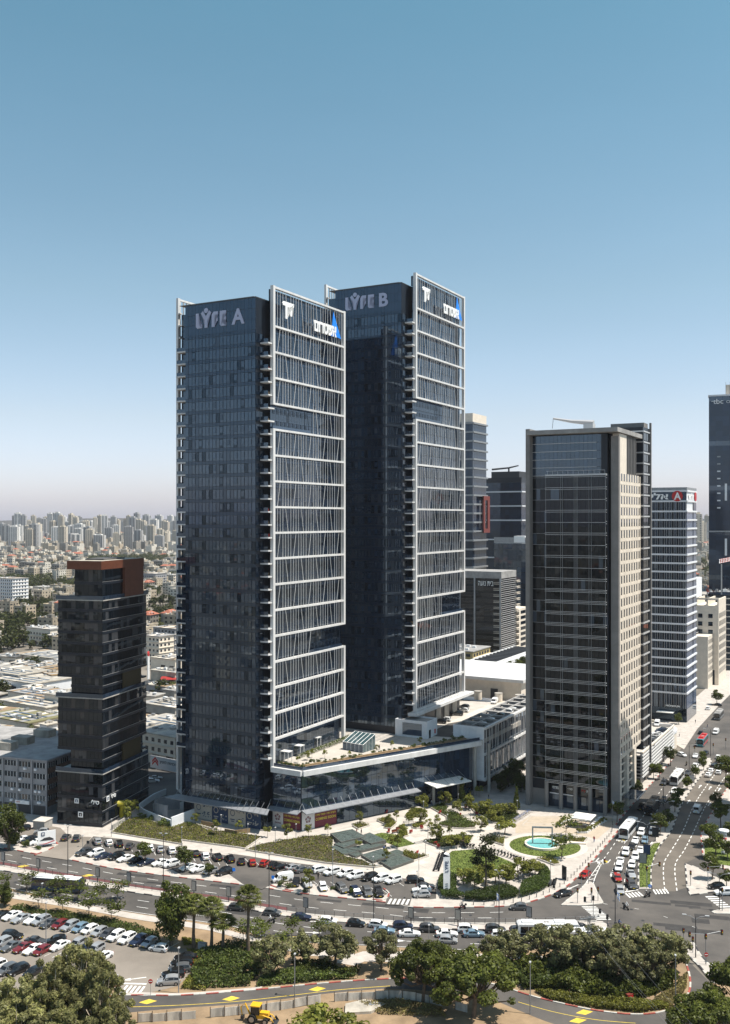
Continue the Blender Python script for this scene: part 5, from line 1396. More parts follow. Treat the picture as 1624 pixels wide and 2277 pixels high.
def mk_flat(i):
 cl = []
 for k in range(9):
  a = k * 2.4 + random.uniform(-.4, .4); r = random.uniform(.5, 1.7)
  cl.append((r * math.cos(a), r * math.sin(a), random.uniform(2.2, 4.3), random.uniform(.45, .75)))
 n = 420; c = np.array(cl); kk = NR.integers(0, len(cl), n); d = NR.normal(size=(n, 3)) * np.array([.62, .62, .16])
 pos = c[kk, :3] + d
 me = quads(pos, unit(NR.normal(size=(n, 3)) * .35 + np.array([0, 0, 1.0])), .36 * (.6 + .8 * NR.random(n)), L['street'], 'crown')
 return limb_mesh(4.2, cl, .07, M['trunk'], .15, .4), me
kind('flat', 4, mk_flat, 'feathery_tree', 'tree')
def mk_conic(i):
 cl = [(random.uniform(-.2, .2) * (1 - k / 11), random.uniform(-.2, .2), 1.0 + k * .62, .95 * (1 - k / 12.5) + .1) for k in range(11)]
 return limb_mesh(7, cl[:3], .09, M['trunk'], 0, .5), crown(cl, 1200, .34, L['young'], up=.2)
kind('conic', 2, mk_conic, 'conical_tree', 'tree')
def mk_pine(i):
 cl = []
 for k in range(15):
  a = random.uniform(0, 6.28); z = random.uniform(5.5, 12.5); r = random.uniform(.6, 2.6) * (1.15 - abs(z - 9) / 7)
  cl.append((r * math.cos(a), r * math.sin(a), z, random.uniform(.5, .9)))
 mb = MB(); mb.tube([(0, 0, 0), (.1, 0, 6), (-.15, .1, 11.5)], [.26, .2, .08], M['trunk'], 7)
 for c in cl: mb.tube([(0, 0, c[2] - .8), c[:3]], [.09, .03], M['trunk'], 4, cap=False)
 n = 1700; c = np.array(cl); kk = NR.integers(0, len(cl), n); d = NR.normal(size=(n, 3)) * np.array([.6, .6, .3])
 return mb.mesh('trunk'), quads(c[kk, :3] + d, unit(NR.normal(size=(n, 3)) + np.array([0, 0, .6])), .30 * (.6 + .8 * NR.random(n)), L['pine'], 'crown', 1.8)
kind('pine', 1, mk_pine, 'pine_tree', 'tree')
def mk_palm(i):
 mb = MB(); mb.tube([(0, 0, 0), (.1, .05, 3), (.05, .1, 6), (0, 0, 9.2)], [.36, .25, .22, .24], M['trunk'], 8)
 vs = []; fs = []; vd = []; fd = []
 for k in range(46):
  a = k * 2.39996; e = math.radians(82 - k * 2.9) if k < 40 else math.radians(-60)
  dead = k > 36
  d = Vector((math.cos(a) * math.cos(e), math.sin(a) * math.cos(e), math.sin(e))); side = d.cross(Vector((0, 0, 1))).normalized(); upv = side.cross(d)
  base = Vector((0, 0, 9.2)) + d * .2; hub = base + d * (1.15 if not dead else .7)
  V_, F_ = (vd, fd) if dead else (vs, fs)
  q = len(V_); V_ += [base - side * .04, base + side * .04, hub + side * .04, hub - side * .04]; F_.append((q, q + 1, q + 2, q + 3))
  for j in range(11):
   b = math.radians(-80 + 16 * j); dd = (d * math.cos(b) + side * math.sin(b)); ln = 1.25 * (.75 + .25 * math.cos(b))
   tip = hub + dd * ln + Vector((0, 0, -.35 * ln)); mid_ = hub + dd * ln * .6 + upv * .06; w_ = dd.cross(upv).normalized() * .10
   q = len(V_); V_ += [hub, mid_ + w_, tip, mid_ - w_]; F_.append((q, q + 1, q + 2, q + 3))
 m2 = MB(); m2.add(vs, fs, L['palm']); m2.add(vd, fd, L['palmdry'])
 return mb.mesh('trunk'), m2.mesh('crown')
kind('palm', 2, mk_palm, 'fan_palm', 'palm tree')
def mk_shrub(i):
 cl = dome(.8, .2, 1.2, 7, .45)
 return None, crown(cl, 330, .22, L['shrub'], name='foliage')
kind('shrub', 4, mk_shrub, 'shrub', 'shrub')
def mk_far(i):
 cl = dome(3.2, 1.5, 8, 12, 1.7)
 return limb_mesh(7, cl[:2], .25, M['trunk'], 0, .4, 4), crown(cl, 330, 1.0, L['far'])
kind('far', 4, mk_far, 'tree', 'tree')
def mk_cyp(i):
 cl = [(0, 0, 1 + k * .9, 1.3 * (1 - k / 13) + .2) for k in range(11)]
 return None, crown(cl, 260, .8, L['far'])
kind('cypress', 2, mk_cyp, 'cypress', 'tree')
_kn = {}
def plant(k, p, s=1.0, label=None, group=None, sz=None):
 K = KINDS[k]; i = _kn.get(k, 0); _kn[k] = i + 1
 tm, cm = K['meshes'][i % len(K['meshes'])]
 t = thing(K['thing'], label, K['cat'], (p[0], p[1], p[2] if len(p) > 2 else 0), random.uniform(0, 6.28), group)
 f = random.uniform(.92, 1.08)
 t.scale = (s * f, s * f, (sz or s) * random.uniform(.94, 1.06))
 if tm: link(bpy.data.objects.new('trunk', tm), t)
 link(bpy.data.objects.new('crown' if tm else 'foliage', cm), t)
 return t
def grove(k, items, desc, where, group):
 """items: (ground point, scale); labelled by their order from the left in the view"""
 items = sorted(items, key=lambda q: q[0].x / max(1, q[0].y))
 n = len(items)
 for i, it in enumerate(items):
  lab = f'{desc} {where}' + (f', {ORD[i]} from left' if n > 1 else '')
  plant(k, it[0], it[1], lab, group, it[2] if len(it) > 2 else None)
# --- roadside, south of the road
grove('flat', [(q1(x, y), s) for x, y, s in ((185, 885, 1), (395, 915, 1), (540, 945, 1.15), (270, 1005, 1), (440, 1030, 1.05), (620, 1062, 1.2), (775, 1095, 1.25), (700, 955, 1), (820, 945, 1), (15, 870, 1))], 'feathery young tree', 'on the verge between road and lower car park', 'feathery trees on the verge')
grove('flat', [(q2(x, y), s) for x, y, s in ((430, 1235, 1), (515, 1270, 1.1), (770, 1215, 1), (965, 1210, .9), (560, 1195, .9), (720, 1300, .9))], 'feathery young tree', 'between the road and the olive trees', 'feathery trees by the path')
plant('ficus', q1(60, 590), 1.0, 'large dense weeping tree before the grey slab office', sz=1.0)
plant('ficus', q1(1190, 1255), .95, 'tall bushy dark tree between car park and palms', sz=1.1)
plant('ficus', q1(30, 985), .45, 'round bushy tree at the left end of the verge')
plant('street', q1(1005, 700), 1.05, 'round dense tree in the front car park, left one')
plant('street', q1(1290, 745), 1.15, 'round dense tree in the front car park, right one')
plant('street', q1(1455, 775), .6, 'small tree between cars at the front car park corner')
grove('young', [(q2(890, 895), 1.3, 1.25), (q2(720, 850), .6)], 'loose green tree', 'among cars of the central car park', 'loose trees in the central car park')
grove('palm', [(q1(1350, 1275), 1.3, 1.0), (q1(1470, 1300), 1.3, 1.02), (q1(1550, 1310), 1.3, .72), (q2(465, 1312), 1.25, 1.18)], 'fan palm with bare trunk', 'beside the main road', 'fan palms beside the road')
# --- front trees
EU = ((-8, 158, 1.1, 1.03, 'leftmost eucalyptus cut by the left edge'), (60, 156, 1.0, 1.0, 'eucalyptus second from the left edge'), (112, 160, 1.0, 1.1, 'eucalyptus with pale limbs left of the tallest'), (170, 165, 1.0, 1.14, 'tallest eucalyptus rising in front of the lower car park'), (216, 160, .9, 1.05, 'eucalyptus right of the tallest one'), (256, 156, .75, .9, 'small rightmost eucalyptus beside the service road crossing'), (150, 151, 1.0, .93, 'lower eucalyptus at the bottom edge below the tallest'), (28, 150, 1.1, .94, 'eucalyptus filling the lower left corner'), (92, 148, 1.0, .9, 'eucalyptus at the bottom edge with bare pale branches'), (222, 149, .75, .78, 'lowest eucalyptus by the hoarding end'))
for (px, Y, s, sz, lab) in EU:
 plant('euc', Vector(((px - PCX) / FOC * Y, Y, 0)), s, lab, 'eucalyptus trees in the foreground', sz)
plant('ficus', Vector(((205 - PCX) / FOC * 170, 170, 0)), .8, 'darker green tree behind the eucalyptus at the car park', sz=1.1)
plant('broad', q3(600, 1650), 1.0, 'dark spreading tree over the service road, left of the pair', sz=1.12)
plant('broad', q3(950, 1760), 1.25, 'widest dark spreading tree over the service road', sz=1.12)
plant('broad', q3(700, 1560), .9, 'dark spreading tree behind the pair, hard by the kerb', sz=.85)
plant('broad', Vector(((1575 - PCX) / FOC * 163, 163, 0)), 1.0, 'dark spreading tree in the lower right corner')
plant('broad', Vector(((1665 - PCX) / FOC * 172, 172, 0)), 1.1, 'dark spreading tree cut by the right edge')
plant('lush', Vector(((705 - PCX) / FOC * 163, 163, 0)), 2.5, 'pale green bushy tree by the digger at the bottom edge', sz=1.6)
plant('lush', Vector(((775 - PCX) / FOC * 164, 164, 0)), 1.9, 'white-flowering bush right of the pale green tree', sz=1.2)
plant('lush', Vector(((1352 - PCX) / FOC * 161, 161, 0)), 1.0, 'small bush at the bottom edge beside the service road')
grove('olive', [(q2(x, y), s) for x, y, s in ((620, 1480, 1.2), (850, 1400, 1.1), (1070, 1410, 1.35), (1390, 1435, 1.15))], 'grey-green olive tree', 'left of the dark spreading trees', 'olive trees by the service road')
grove('olive', [(q4(x, y), s) for x, y, s in ((60, 1390, 1.1), (135, 1390, 1.0), (300, 1365, 1.05), (460, 1450, 1.35), (760, 1500, 1.2), (870, 1440, 1.35), (1010, 1450, 1.4), (1150, 1470, 1.3), (1240, 1450, 1.1), (600, 1420, 1.1), (900, 1560, 1.2), (-20, 1420, 1.0), (1080, 1540, 1.1), (690, 1380, 1.1))], 'grey-green olive tree', 'in the grove below the junction', 'olive grove below the junction')
# --- plaza
grove('lush', [(qp(x, y), s) for x, y, s in ((420, 425, 1.1), (390, 590, 1.05), (600, 810, 1.1), (705, 370, 1.0), (180, 740, .8), (860, 470, .9), (1010, 400, 1.0))], 'leafy tree', 'on the pale plaza', 'leafy trees on the plaza')
grove('young', [(qp(x, y), s) for x, y, s in ((95, 560, .9), (250, 610, .95), (605, 640, .95), (505, 670, .85), (760, 745, .7), (110, 885, .9), (0, 600, .9), (1130, 250, 1.1), (30, 890, .8))], 'slim young tree', 'on the pale plaza', 'slim young trees on the plaza')
grove('young', [(q2(x, y), s) for x, y, s in ((95, 420, .85), (245, 495, 1.0), (400, 470, .8), (600, 510, .95), (735, 530, 1.05), (885, 512, .85), (1020, 490, .75), (1240, 420, .95), (1235, 592, .7), (1430, 690, .85), (1500, 575, .8))], 'slim young tree', 'in beds before the black tower base', 'slim young trees before the tower base')
grove('conic', [(qp(915, 305), 1.1), (q6(425, 1195), 1.0), (q6(165, 1195), .7)], 'narrow conical green tree', 'between the hall and plaza', 'conical trees by the plaza')
plant('pine', q3(1035, 890), 1.05, 'tall sparse pine rising from the hedge circle')
grove('lush', [(qp(x, y), s, z) for x, y, s, z in ((1230, 470, 1.2, .9), (1380, 500, 1.3, .9), (1290, 560, 1.0, .8), (1450, 720, 1.5, 1.0), (1130, 470, 1.1, .8), (1530, 480, 1.2, .8), (780, 880, 1.4, .7), (950, 860, 1.3, .7), (1150, 680, 1.1, .9))], 'spreading green bush tree', 'beside the right side of the plaza', 'bush trees beside the plaza')
grove('flat', [(q4(480, 505), 1.5), (q4(450, 660), 1.5)], 'flat-topped tree', 'on the lawn by the round pool', 'flat-topped trees by the pool')
plant('street', q4(838, 400), 1.05, 'round green tree at the kerb before the grey stone tower')
grove('street', [(q4(x, y), s) for x, y, s in ((1135, 492, 1.0), (1185, 440, .9), (1240, 330, .9), (1270, 270, .85), (1320, 180, .8), (1385, 100, .8), (1440, 40, .8))], 'low round tree', 'along the avenue median', 'trees along the avenue median')
grove('street', [(q4(x, y), s) for x, y, s in ((1500, 800, 1.1), (1525, 650, 1.15), (1480, 570, 1.1), (1560, 440, 1.2), (1610, 660, .9), (1535, 330, 1.0), (1640, 560, 1.1), (1590, 130, 1.5), (1640, 260, 1.4), (1600, 860, .8))], 'broad green tree', 'on the right pavement of the avenue', 'trees on the right pavement')
grove('street', [(q6(x, y), s) for x, y, s in ((1290, 950, 1.15), (1225, 1030, .9), (1195, 1025, .9), (1385, 1085, .7), (1335, 720, .9), (1550, 610, 1.3), (1100, 1130, 1.0), (1065, 1140, .8), (1470, 935, .7))], 'street tree', 'on the pavement below the parking deck', 'street trees by the parking deck')
grove('ficus', [(q6(x, y), s) for x, y, s in ((425, 1060, .7), (380, 1070, .6), (335, 1100, .5), (450, 1100, .55))], 'dark shaded tree', 'beneath the lattice hall', 'shaded trees beneath the hall')
grove('ficus', [(q6(x, y, 12), s) for x, y, s in ((380, 440, .55), (430, 430, .6), (460, 420, .6))], 'bushy tree', 'on the roof garden behind the white hall', 'roof garden trees')
# --- shrubs
grove('shrub', [(q1(x, y), s) for x, y, s in ((110, 552, 1.6), (185, 575, 1.5), (300, 565, 1.2), (350, 555, 1.1), (265, 590, 1.0))], 'rounded green shrub', 'under the roadside billboard', 'shrubs under the billboard')
grove('shrub', [(q8(x, y), s) for x, y, s in ((1180, 1215, 1.5), (1255, 1230, 1.4), (1345, 1270, 1.6), (1390, 1280, 1.3), (1580, 1275, 1.0))], 'dark green shrub', 'along the garage ramp wall', 'shrubs along the ramp wall')
plant('lush', q8(1090, 1225), 1.15, 'leafy tree beside the yellow entrance marker')
grove('shrub', [(q2(x, y), s) for x, y, s in ((700, 850, 1.2), (750, 860, 1.1), (1060, 870, .9), (1200, 910, 1.2), (870, 890, .8), (1350, 925, .8), (180, 740, 1.3))], 'low shrub', 'between parked cars of the central car park', 'shrubs in the central car park')
sh = []
for i in range(34):
 t = (i + .5) / 34; p = slab[0].lerp(slab[1], .03 + t * .93); n_ = Vector((-PW.y, PW.x, 0))
 if 11 < i < 14 or 22 < i < 24: continue
 p = p + n_ * random.uniform(3.4, 5.2); sh.append((Vector((p.x, p.y, 17.3)), random.uniform(.6, 1.15)))
for i in range(9):
 p = slab[-1].lerp(slab[0], .08 + i * .1) + U * random.uniform(2.2, 3.6); sh.append((Vector((p.x, p.y, 17.3)), random.uniform(.6, .9)))
grove('shrub', sh[:30], 'low green shrub', 'in planters along the roof terrace edge', 'shrubs along the terrace edge')
grove('shrub', sh[30:], 'small green shrub', 'in planters near the terrace corner and pavilion', 'shrubs near the terrace corner')
grove('young', [(Vector((*(slab[0].lerp(slab[1], t) + Vector((-PW.y, PW.x, 0)) * d)[:2], 17.2)), s) for t, d, s in ((.06, 9, .6), (.12, 10, .7), (.2, 9, .65), (.3, 6, .55), (.45, 6, .6), (.55, 7, .6), (.7, 6, .6), (.16, 12, .6))], 'small roof tree', 'on the planted roof terrace', 'small trees on the roof terrace')
# --- beds, lawns and ground cover
def ground_cover(name, poly, n, m, hgt, size, z=0.2, label=None, clump=26):
 cs = np.array(scatter(poly, clump)); P = np.array(scatter(poly, n))
 if len(P) == 0: return
 if len(cs):
  d2 = ((P[:, None, :] - cs[None]) ** 2).sum(2).min(1); hh = hgt * (.35 + 1.0 * np.exp(-d2 / 3.0))
 else: hh = np.full(len(P), hgt)
 zz = z + hh * NR.random(len(P)) ** .7
 pos = np.column_stack([P, zz]); nr = unit(NR.normal(size=(len(P), 3)) * .8 + np.array([0, 0, .7]))
 o = bpy.data.objects.new(name, quads(pos, nr, size * (.6 + .8 * NR.random(len(P))), m, name, 1.3)); link(o); tag(o, label, None, None, 'stuff')
def bed(poly, dens, m=None, hgt=.5, size=.24, wall=True, soil='bed', label='low planting in the bed', z=.42):
 A = abs(sum(poly[i][0] * poly[(i + 1) % len(poly)][1] - poly[(i + 1) % len(poly)][0] * poly[i][1] for i in range(len(poly)))) / 2
 b = flat('planting_bed', poly, z, M[soil], z0=0.1)
 if wall:
  mb = MB(); n = len(poly)
  for i in range(n):
   a, c = Vector(poly[i][:2]).to_3d(), Vector(poly[(i + 1) % n][:2]).to_3d(); d = c - a; ang = math.atan2(d.y, d.x)
   if d.length > .2: mb.box(a.x, a.x + d.length, a.y - .14, a.y + .14, .1, z + .1, M['paving'], rz=ang, piv=(a.x, a.y))
  mb.build('bed_kerb', b)
 ground_cover('ground_cover', poly, int(A * dens), m or L['cover'], hgt, size, z, label)
bed1 = [q1(775, 478), q1(870, 395), q1(960, 370), q1(1195, 445), q1(1300, 405), q1(1624, 490), q2(90, 415), q2(180, 460), q2(420, 487), q2(560, 508), q2(510, 545), q2(440, 590), q2(380, 580), q2(0, 530), q1(1270, 560)]
bed(bed1, 15, label='flowering ground cover in the long bed before the tower')
bed2 = [q2(450, 600), q2(545, 562), q2(880, 505), q2(1060, 505), q2(1050, 590), q2(1150, 650), q2(1250, 670), q2(1330, 705), q2(1400, 712), q2(1340, 722), q2(1000, 690)]
bed(bed2, 11, label='ground cover in the triangular bed beside the stepped basins')
for b_, n_ in ((bed1, 1500), (bed2, 1100)): ground_cover('undergrowth', b_, n_, L['hedge'], .7, .26, .42, 'low dark shrubs among the ground cover', 9)
bl = [
 ('P1', [(525, 385), (680, 345), (740, 400), (700, 440), (870, 460), (900, 500), (1090, 600), (1080, 640), (940, 650), (780, 640), (600, 605), (730, 560), (720, 500), (620, 440)], 'mixed planting in the middle of the plaza'),
 ('P2', [(1040, 400), (1200, 370), (1500, 400), (1640, 480), (1480, 600), (1290, 570), (1180, 500), (1080, 440)], 'tall planting below the lattice hall'),
 ('P3', [(430, 810), (560, 790), (650, 760), (850, 740), (1060, 740), (1000, 850), (660, 890), (560, 860)], 'planting between the plaza and hedge circle'),
 ('P4', [(0, 560), (60, 560), (95, 590), (20, 650), (-60, 640)], 'small bed at the left side of the plaza'),
 ('P5', [(200, 500), (290, 400), (400, 410), (430, 440), (330, 520), (280, 540)], 'bed round the leafy tree by the entrance'),
 ('P6', [(300, 600), (400, 570), (470, 600), (350, 650), (290, 640)], 'narrow bed in the centre left of the plaza'),
 ('P7', [(110, 690), (220, 650), (240, 740), (170, 760)], 'bed beside the red armchairs'),
 ('P8', [(180, 925), (300, 960), (380, 990), (500, 995), (310, 1055), (180, 1000)], 'bed right of the slate basins')]
for nme, p, lab in bl:
 bed([qp(x, y) for x, y in p], 34, L['shrub'] if nme in ('P1', 'P2', 'P3') else None, .75 if nme in ('P1', 'P2') else .5, .26, label=lab)
bed([q2(1190, 430), q2(1250, 415), q2(1310, 430), q2(1230, 455)], 30, label='bed by the shop front')
bed([q2(1360, 395), q2(1420, 380), q2(1490, 400), q2(1430, 425)], 30, label='bed on the plaza near the entrance canopy')
def lawn(poly, z, dens, label):
 o = flat('lawn', poly, z, M['lawn'], z0=0.1)
 A = abs(sum(poly[i][0] * poly[(i + 1) % len(poly)][1] - poly[(i + 1) % len(poly)][0] * poly[i][1] for i in range(len(poly)))) / 2
 ground_cover('grass', poly, int(A * dens), L['hedge'], .10, .16, z, label, 0)
lawn([q3(230, 497), q3(310, 477), q3(420, 492), q3(540, 555), q3(430, 578), q3(330, 540)], .25, 20, 'mown grass square on the plaza')
lawn([q3(745, 700), q3(760, 645), q3(800, 605), q3(960, 592), q3(1120, 642), q3(1255, 700), q3(1230, 740), q3(1000, 790), q3(790, 762)], .25, 16, 'mown grass in the hedge circle')
pcen = q4(318, 563); lc = q4(335, 568)
lawn([lc + Vector((9.4 * math.cos(a * math.pi / 20), 8.6 * math.sin(a * math.pi / 20), 0)) for a in range(40)], .2, 14, 'ring of mown grass round the pool')
lawn([q4(995, 855), q4(992, 700), q4(1035, 610), q4(1095, 550), q4(1140, 545), q4(1098, 625), q4(1070, 725), q4(1068, 855)], .2, 14, 'grass strip on the avenue median')
lawn([q4(1445, 560), q4(1500, 560), q4(1700, 600), q4(1700, 720), q4(1520, 690), q4(1450, 640)], .2, 8, 'grass under the trees on the right pavement')
# hedge circle
def hedge(poly, h, n, label):
 P = np.array(scatter(poly, n)); n = len(P)
 zz = .15 + h * (NR.random(n) ** .35) * (.9 + .1 * NR.random(n))
 o = bpy.data.objects.new('hedge', quads(np.column_stack([P, zz]), unit(NR.normal(size=(n, 3)) * .7 + np.array([0, 0, .8])), .25 * (.7 + .6 * NR.random(n)), L['hedge'], 'hedge'))
 link(o); tag(o, label, 'hedge')
hedge(smooth_path([q3(700, 880), q3(712, 810), q3(760, 790), q3(830, 800), q3(830, 900), q3(880, 930), q3(880, 945), q3(735, 938)], 3), 1.5, 9000, 'clipped hedge at the left of the hedge circle by the pylon sign')
hedge(smooth_path([q3(890, 925), q3(1050, 890), q3(1180, 870), q3(1260, 905), q3(1240, 935), q3(1050, 960), q3(890, 955)], 3), 1.5, 11000, 'clipped rounded hedge along the front pavement')
hedge(smooth_path([q3(1275, 935), q3(1290, 850), q3(1400, 800), q3(1430, 730), q3(1480, 770), q3(1478, 850), q3(1400, 900)], 3), 1.6, 11000, 'clipped hedge curving towards the avenue')
grove('lush', [(q3(x, y), s, z) for x, y, s, z in ((880, 830, 1.2, .8), (960, 860, 1.4, .9), (1100, 830, 1.4, .9), (1180, 840, 1.4, 1.0), (1260, 800, 1.5, 1.0), (1340, 780, 1.4, .9), (1000, 800, 1.1, .8), (1380, 770, 1.1, .8))], 'dark leafy shrub tree', 'inside the hedge circle', 'shrub trees inside the hedge circle')
# wild growth south of the road
wild = [([q2(110, 1340), q2(240, 1270), q2(560, 1270), q2(620, 1390), q2(520, 1480), q2(480, 1545), q2(100, 1560), q2(60, 1480)], 9500, 'shrub', 1.5, .34, 'wild shrubs beside the lower car park'),
  ([q2(580, 1480), q2(800, 1440), q2(1060, 1480), q2(1240, 1490), q2(1000, 1505), q2(520, 1550)], 4500, 'shrub', 1.0, .3, 'undergrowth beneath the olive trees'),
  ([q2(760, 1400), q2(1000, 1390), q2(1100, 1440), q2(1250, 1440), q2(1200, 1480), q2(850, 1470)], 4000, 'street', 1.1, .3, 'dark bushes beneath the olive trees'),
  ([q4(120, 1420), q4(400, 1400), q4(700, 1420), q4(1200, 1480), q4(1270, 1540), q4(1000, 1640), q4(700, 1640), q4(300, 1560), q4(190, 1560)], 26000, 'broad', 2.4, .38, 'dense dark thicket below the olive grove'),
  ([q4(260, 1580), q4(600, 1620), q4(900, 1640), q4(1200, 1660), q4(1200, 1700), q4(1000, 1730), q4(700, 1700), q4(370, 1640)], 9000, 'cover', .8, .28, 'pale grasses along the service road kerb'),
  ([q1(110, 985), q1(560, 1050), q1(900, 1110), q1(1100, 1180), q1(1120, 1240), q1(700, 1140), q1(330, 1070), q1(60, 1020)], 6500, 'shrub', .8, .28, 'low shrubs along the top of the lower car park'),
  ([q1(1300, 1300), q1(1624, 1330), q2(120, 1560), q1(1450, 1575), q1(1260, 1560), q1(1360, 1420)], 6500, 'cover', .7, .28, 'weeds and bushes beside the dark parked cars'),
  ([q2(0, 1210), q2(100, 1220), q2(180, 1250), q2(20, 1260)], 900, 'cover', .4, .25, 'grass beneath the fan palms'),
  ([q3(1150, 1400), q3(1624, 1400), q3(1624, 1560), q3(1300, 1570)], 7000, 'shrub', 1.6, .34, 'bushes between path and service road'),
  ([q3(130, 1660), q3(420, 1640), q3(720, 1690), q3(760, 1760), q3(300, 1740)], 2600, 'dry', .5, .25, 'dry grass beneath the spreading trees'),
  ([q4(1090, 1640), q4(1230, 1560), q4(1330, 1440), q4(1320, 1560), q4(1220, 1690)], 2200, 'dry', .5, .25, 'dry grass at the corner of the service road')]
for p, n, lm_, h, s, lab in wild: ground_cover('undergrowth', p, n, L[lm_], h, s, .02, lab, 40)
# ================================================================== the old town beyond: sheds, houses, skyline
rc = random.Random(5)
WALLS = [mat('house_wall_cream', (.42, .35, .26), .9, var=.15, scale=.15, objvar=.22), mat('house_wall_grey', (.27, .245, .21), .9, var=.18, scale=.15, objvar=.22), mat('house_wall_white', (.58, .535, .46), .9, var=.12, scale=.15, objvar=.12)]
ROOFS = [mat('house_roof_pale', (.40, .36, .30), .9, var=.25, scale=.2, objvar=.25), M['roofgrey'], M['roofwhite']]
WIN = mat('house_window', (.035, .037, .04), .15)
def house_meshes(w, d, h, style):
 """meshes of one house: wall, roof, window strips, rooftop tanks"""
 out = {}
 mb = MB(); mb.box(-w / 2, w / 2, -d / 2, d / 2, 0, h, WALLS[style % 3], bottom=False)
 if style % 4 == 1: mb.box(-w / 2 - 1.2, -w / 2, -d / 4, d / 4, 2.5, h - .6, WALLS[style % 3])
 if style % 4 == 2: mb.box(w / 4, w / 2 + 1.5, -d / 2 - 1.4, -d / 2, 0, h * .8, WALLS[style % 3])
 out['wall'] = mb.mesh('wall')
 mb = MB()
 if style % 10 == 3:
  ov = .7
  z0, z1 = h, h + 2.6
  mb.add([(-w / 2 - ov, -d / 2 - ov, z0), (w / 2 + ov, -d / 2 - ov, z0), (w / 2 + ov, d / 2 + ov, z0), (-w / 2 - ov, d / 2 + ov, z0), (-w / 4, 0, z1), (w / 4, 0, z1)], [(0, 1, 5, 4), (2, 3, 4, 5), (1, 2, 5), (3, 0, 4)], M['tile'])
 else:
  R_ = ROOFS[style % 3]
  mb.box(-w / 2 - .15, w / 2 + .15, -d / 2 - .15, d / 2 + .15, h, h + .3, R_)
  for (a, b, c, e) in ((-w / 2 - .15, w / 2 + .15, -d / 2 - .15, -d / 2 + .1), (-w / 2 - .15, w / 2 + .15, d / 2 - .1, d / 2 + .15), (-w / 2 - .15, -w / 2 + .1, -d / 2, d / 2), (w / 2 - .1, w / 2 + .15, -d / 2, d / 2)):
   mb.box(a, b, c, e, h + .3, h + 1.0, WALLS[style % 3])
  mb.box(-2, 2, 0, 3.5, h + .3, h + 2.8, WALLS[(style + 1) % 3])
 out['roof'] = mb.mesh('roof')
 mb = MB(); fl = max(1, int(h / 3.1))
 for f in range(fl):
  z = 1.0 + f * 3.1
  n = max(2, int(w / 3.4))
  for c in range(n):
   x = -w / 2 + w * (c + .5) / n; ww = rc.choice([.7, .95, 1.35])
   mb.box(x - ww, x + ww, -d / 2 - .06, -d / 2 + .1, z, z + 1.35, WIN)
  n = max(2, int(d / 3.6))
  for c in range(n):
   y = -d / 2 + d * (c + .5) / n; ww = rc.choice([.5, .7, 1.1])
   mb.box(w / 2 - .1, w / 2 + .06, y - ww, y + ww, z, z + 1.35, WIN); mb.box(-w / 2 - .06, -w / 2 + .1, y - ww, y + ww, z, z + 1.35, WIN)
 out['windows'] = mb.mesh('windows')
 if style % 7 != 3:
  mb = MB()
  for k in range(rc.randint(3, 8)):
   x = rc.uniform(-w / 2 + 1, w / 2 - 1); y = rc.uniform(-d / 2 + 1, d / 2 - 1)
   mb.cyl(x, y, h + .6, h + 1.8, .32, M['tank'], 6); mb.box(x - .7, x + .7, y - 1.5, y - .5, h + .35, h + 1.0, M['sol'])
  out['water_tanks'] = mb.mesh('water_tanks')
 return out
PROTO = [house_meshes(rc.uniform(10, 18), rc.uniform(9, 13.5), rc.choice([6.5, 7, 9.6, 9.6, 12.8, 12.8, 15.9]), s) for s in range(21)]
COL = ['cream', 'grey', 'white']; 
def place_house(x, y, style, rz, label, group):
 t = thing('house', label, 'house', (x, y, 0), rz, group)
 for k, me in PROTO[style].items():
  o = link(bpy.data.objects.new(k, me), t)
  if k in ('windows', 'water_tanks'): o['kind'] = 'stuff'
 return t
A_ = R(-22)
ca, sa = math.cos(A_), math.sin(A_)
occ = []
def grid(y0, y1, fx0, fx1, gx, gy):
 """building plots of a rotated street grid that fall between two bearings"""
 out = []
 n = int(max(y1, 3000) * 1.2 / min(gx, gy))
 for i in range(-n, n):
  for j in range(0, n):
   x = i * gx + (j % 2) * gx * .3; y = j * gy
   X = x * ca - y * sa - 400; Y = x * sa + y * ca
   if Y < y0 or Y > y1: continue
   f = X / Y
   if f < fx0 or f > fx1: continue
   if (i % 7 == 0) or (j % 9 == 0): continue
   out.append((X + rc.uniform(-4, 4), Y + rc.uniform(-4, 4)))
 return out
plots = grid(650, 2300, -.405, -.180, 19, 17) + grid(700, 2300, .335, .385, 19, 17)
plots.sort(key=lambda p: p[1])
park = lambda x, y: (math.sin(x * .013 + 1.3) + math.sin(y * .008 + x * .004)) > 1.0
near = []; farp = []; treeplots = []
strip1 = [q7(-60, 950), q7(500, 925), q7(500, 1330), q7(-60, 1340)]; strip2 = [q7(1240, 850), q7(1470, 850), q7(1470, 1150), q7(1240, 1150)]
for p in plots:
 if inside(strip1, *p) and rc.random() < .85 or inside(strip2, *p): continue
 if park(*p) or rc.random() < .16: treeplots.append(p); continue
 (near if len(near) < 285 else farp).append(p)
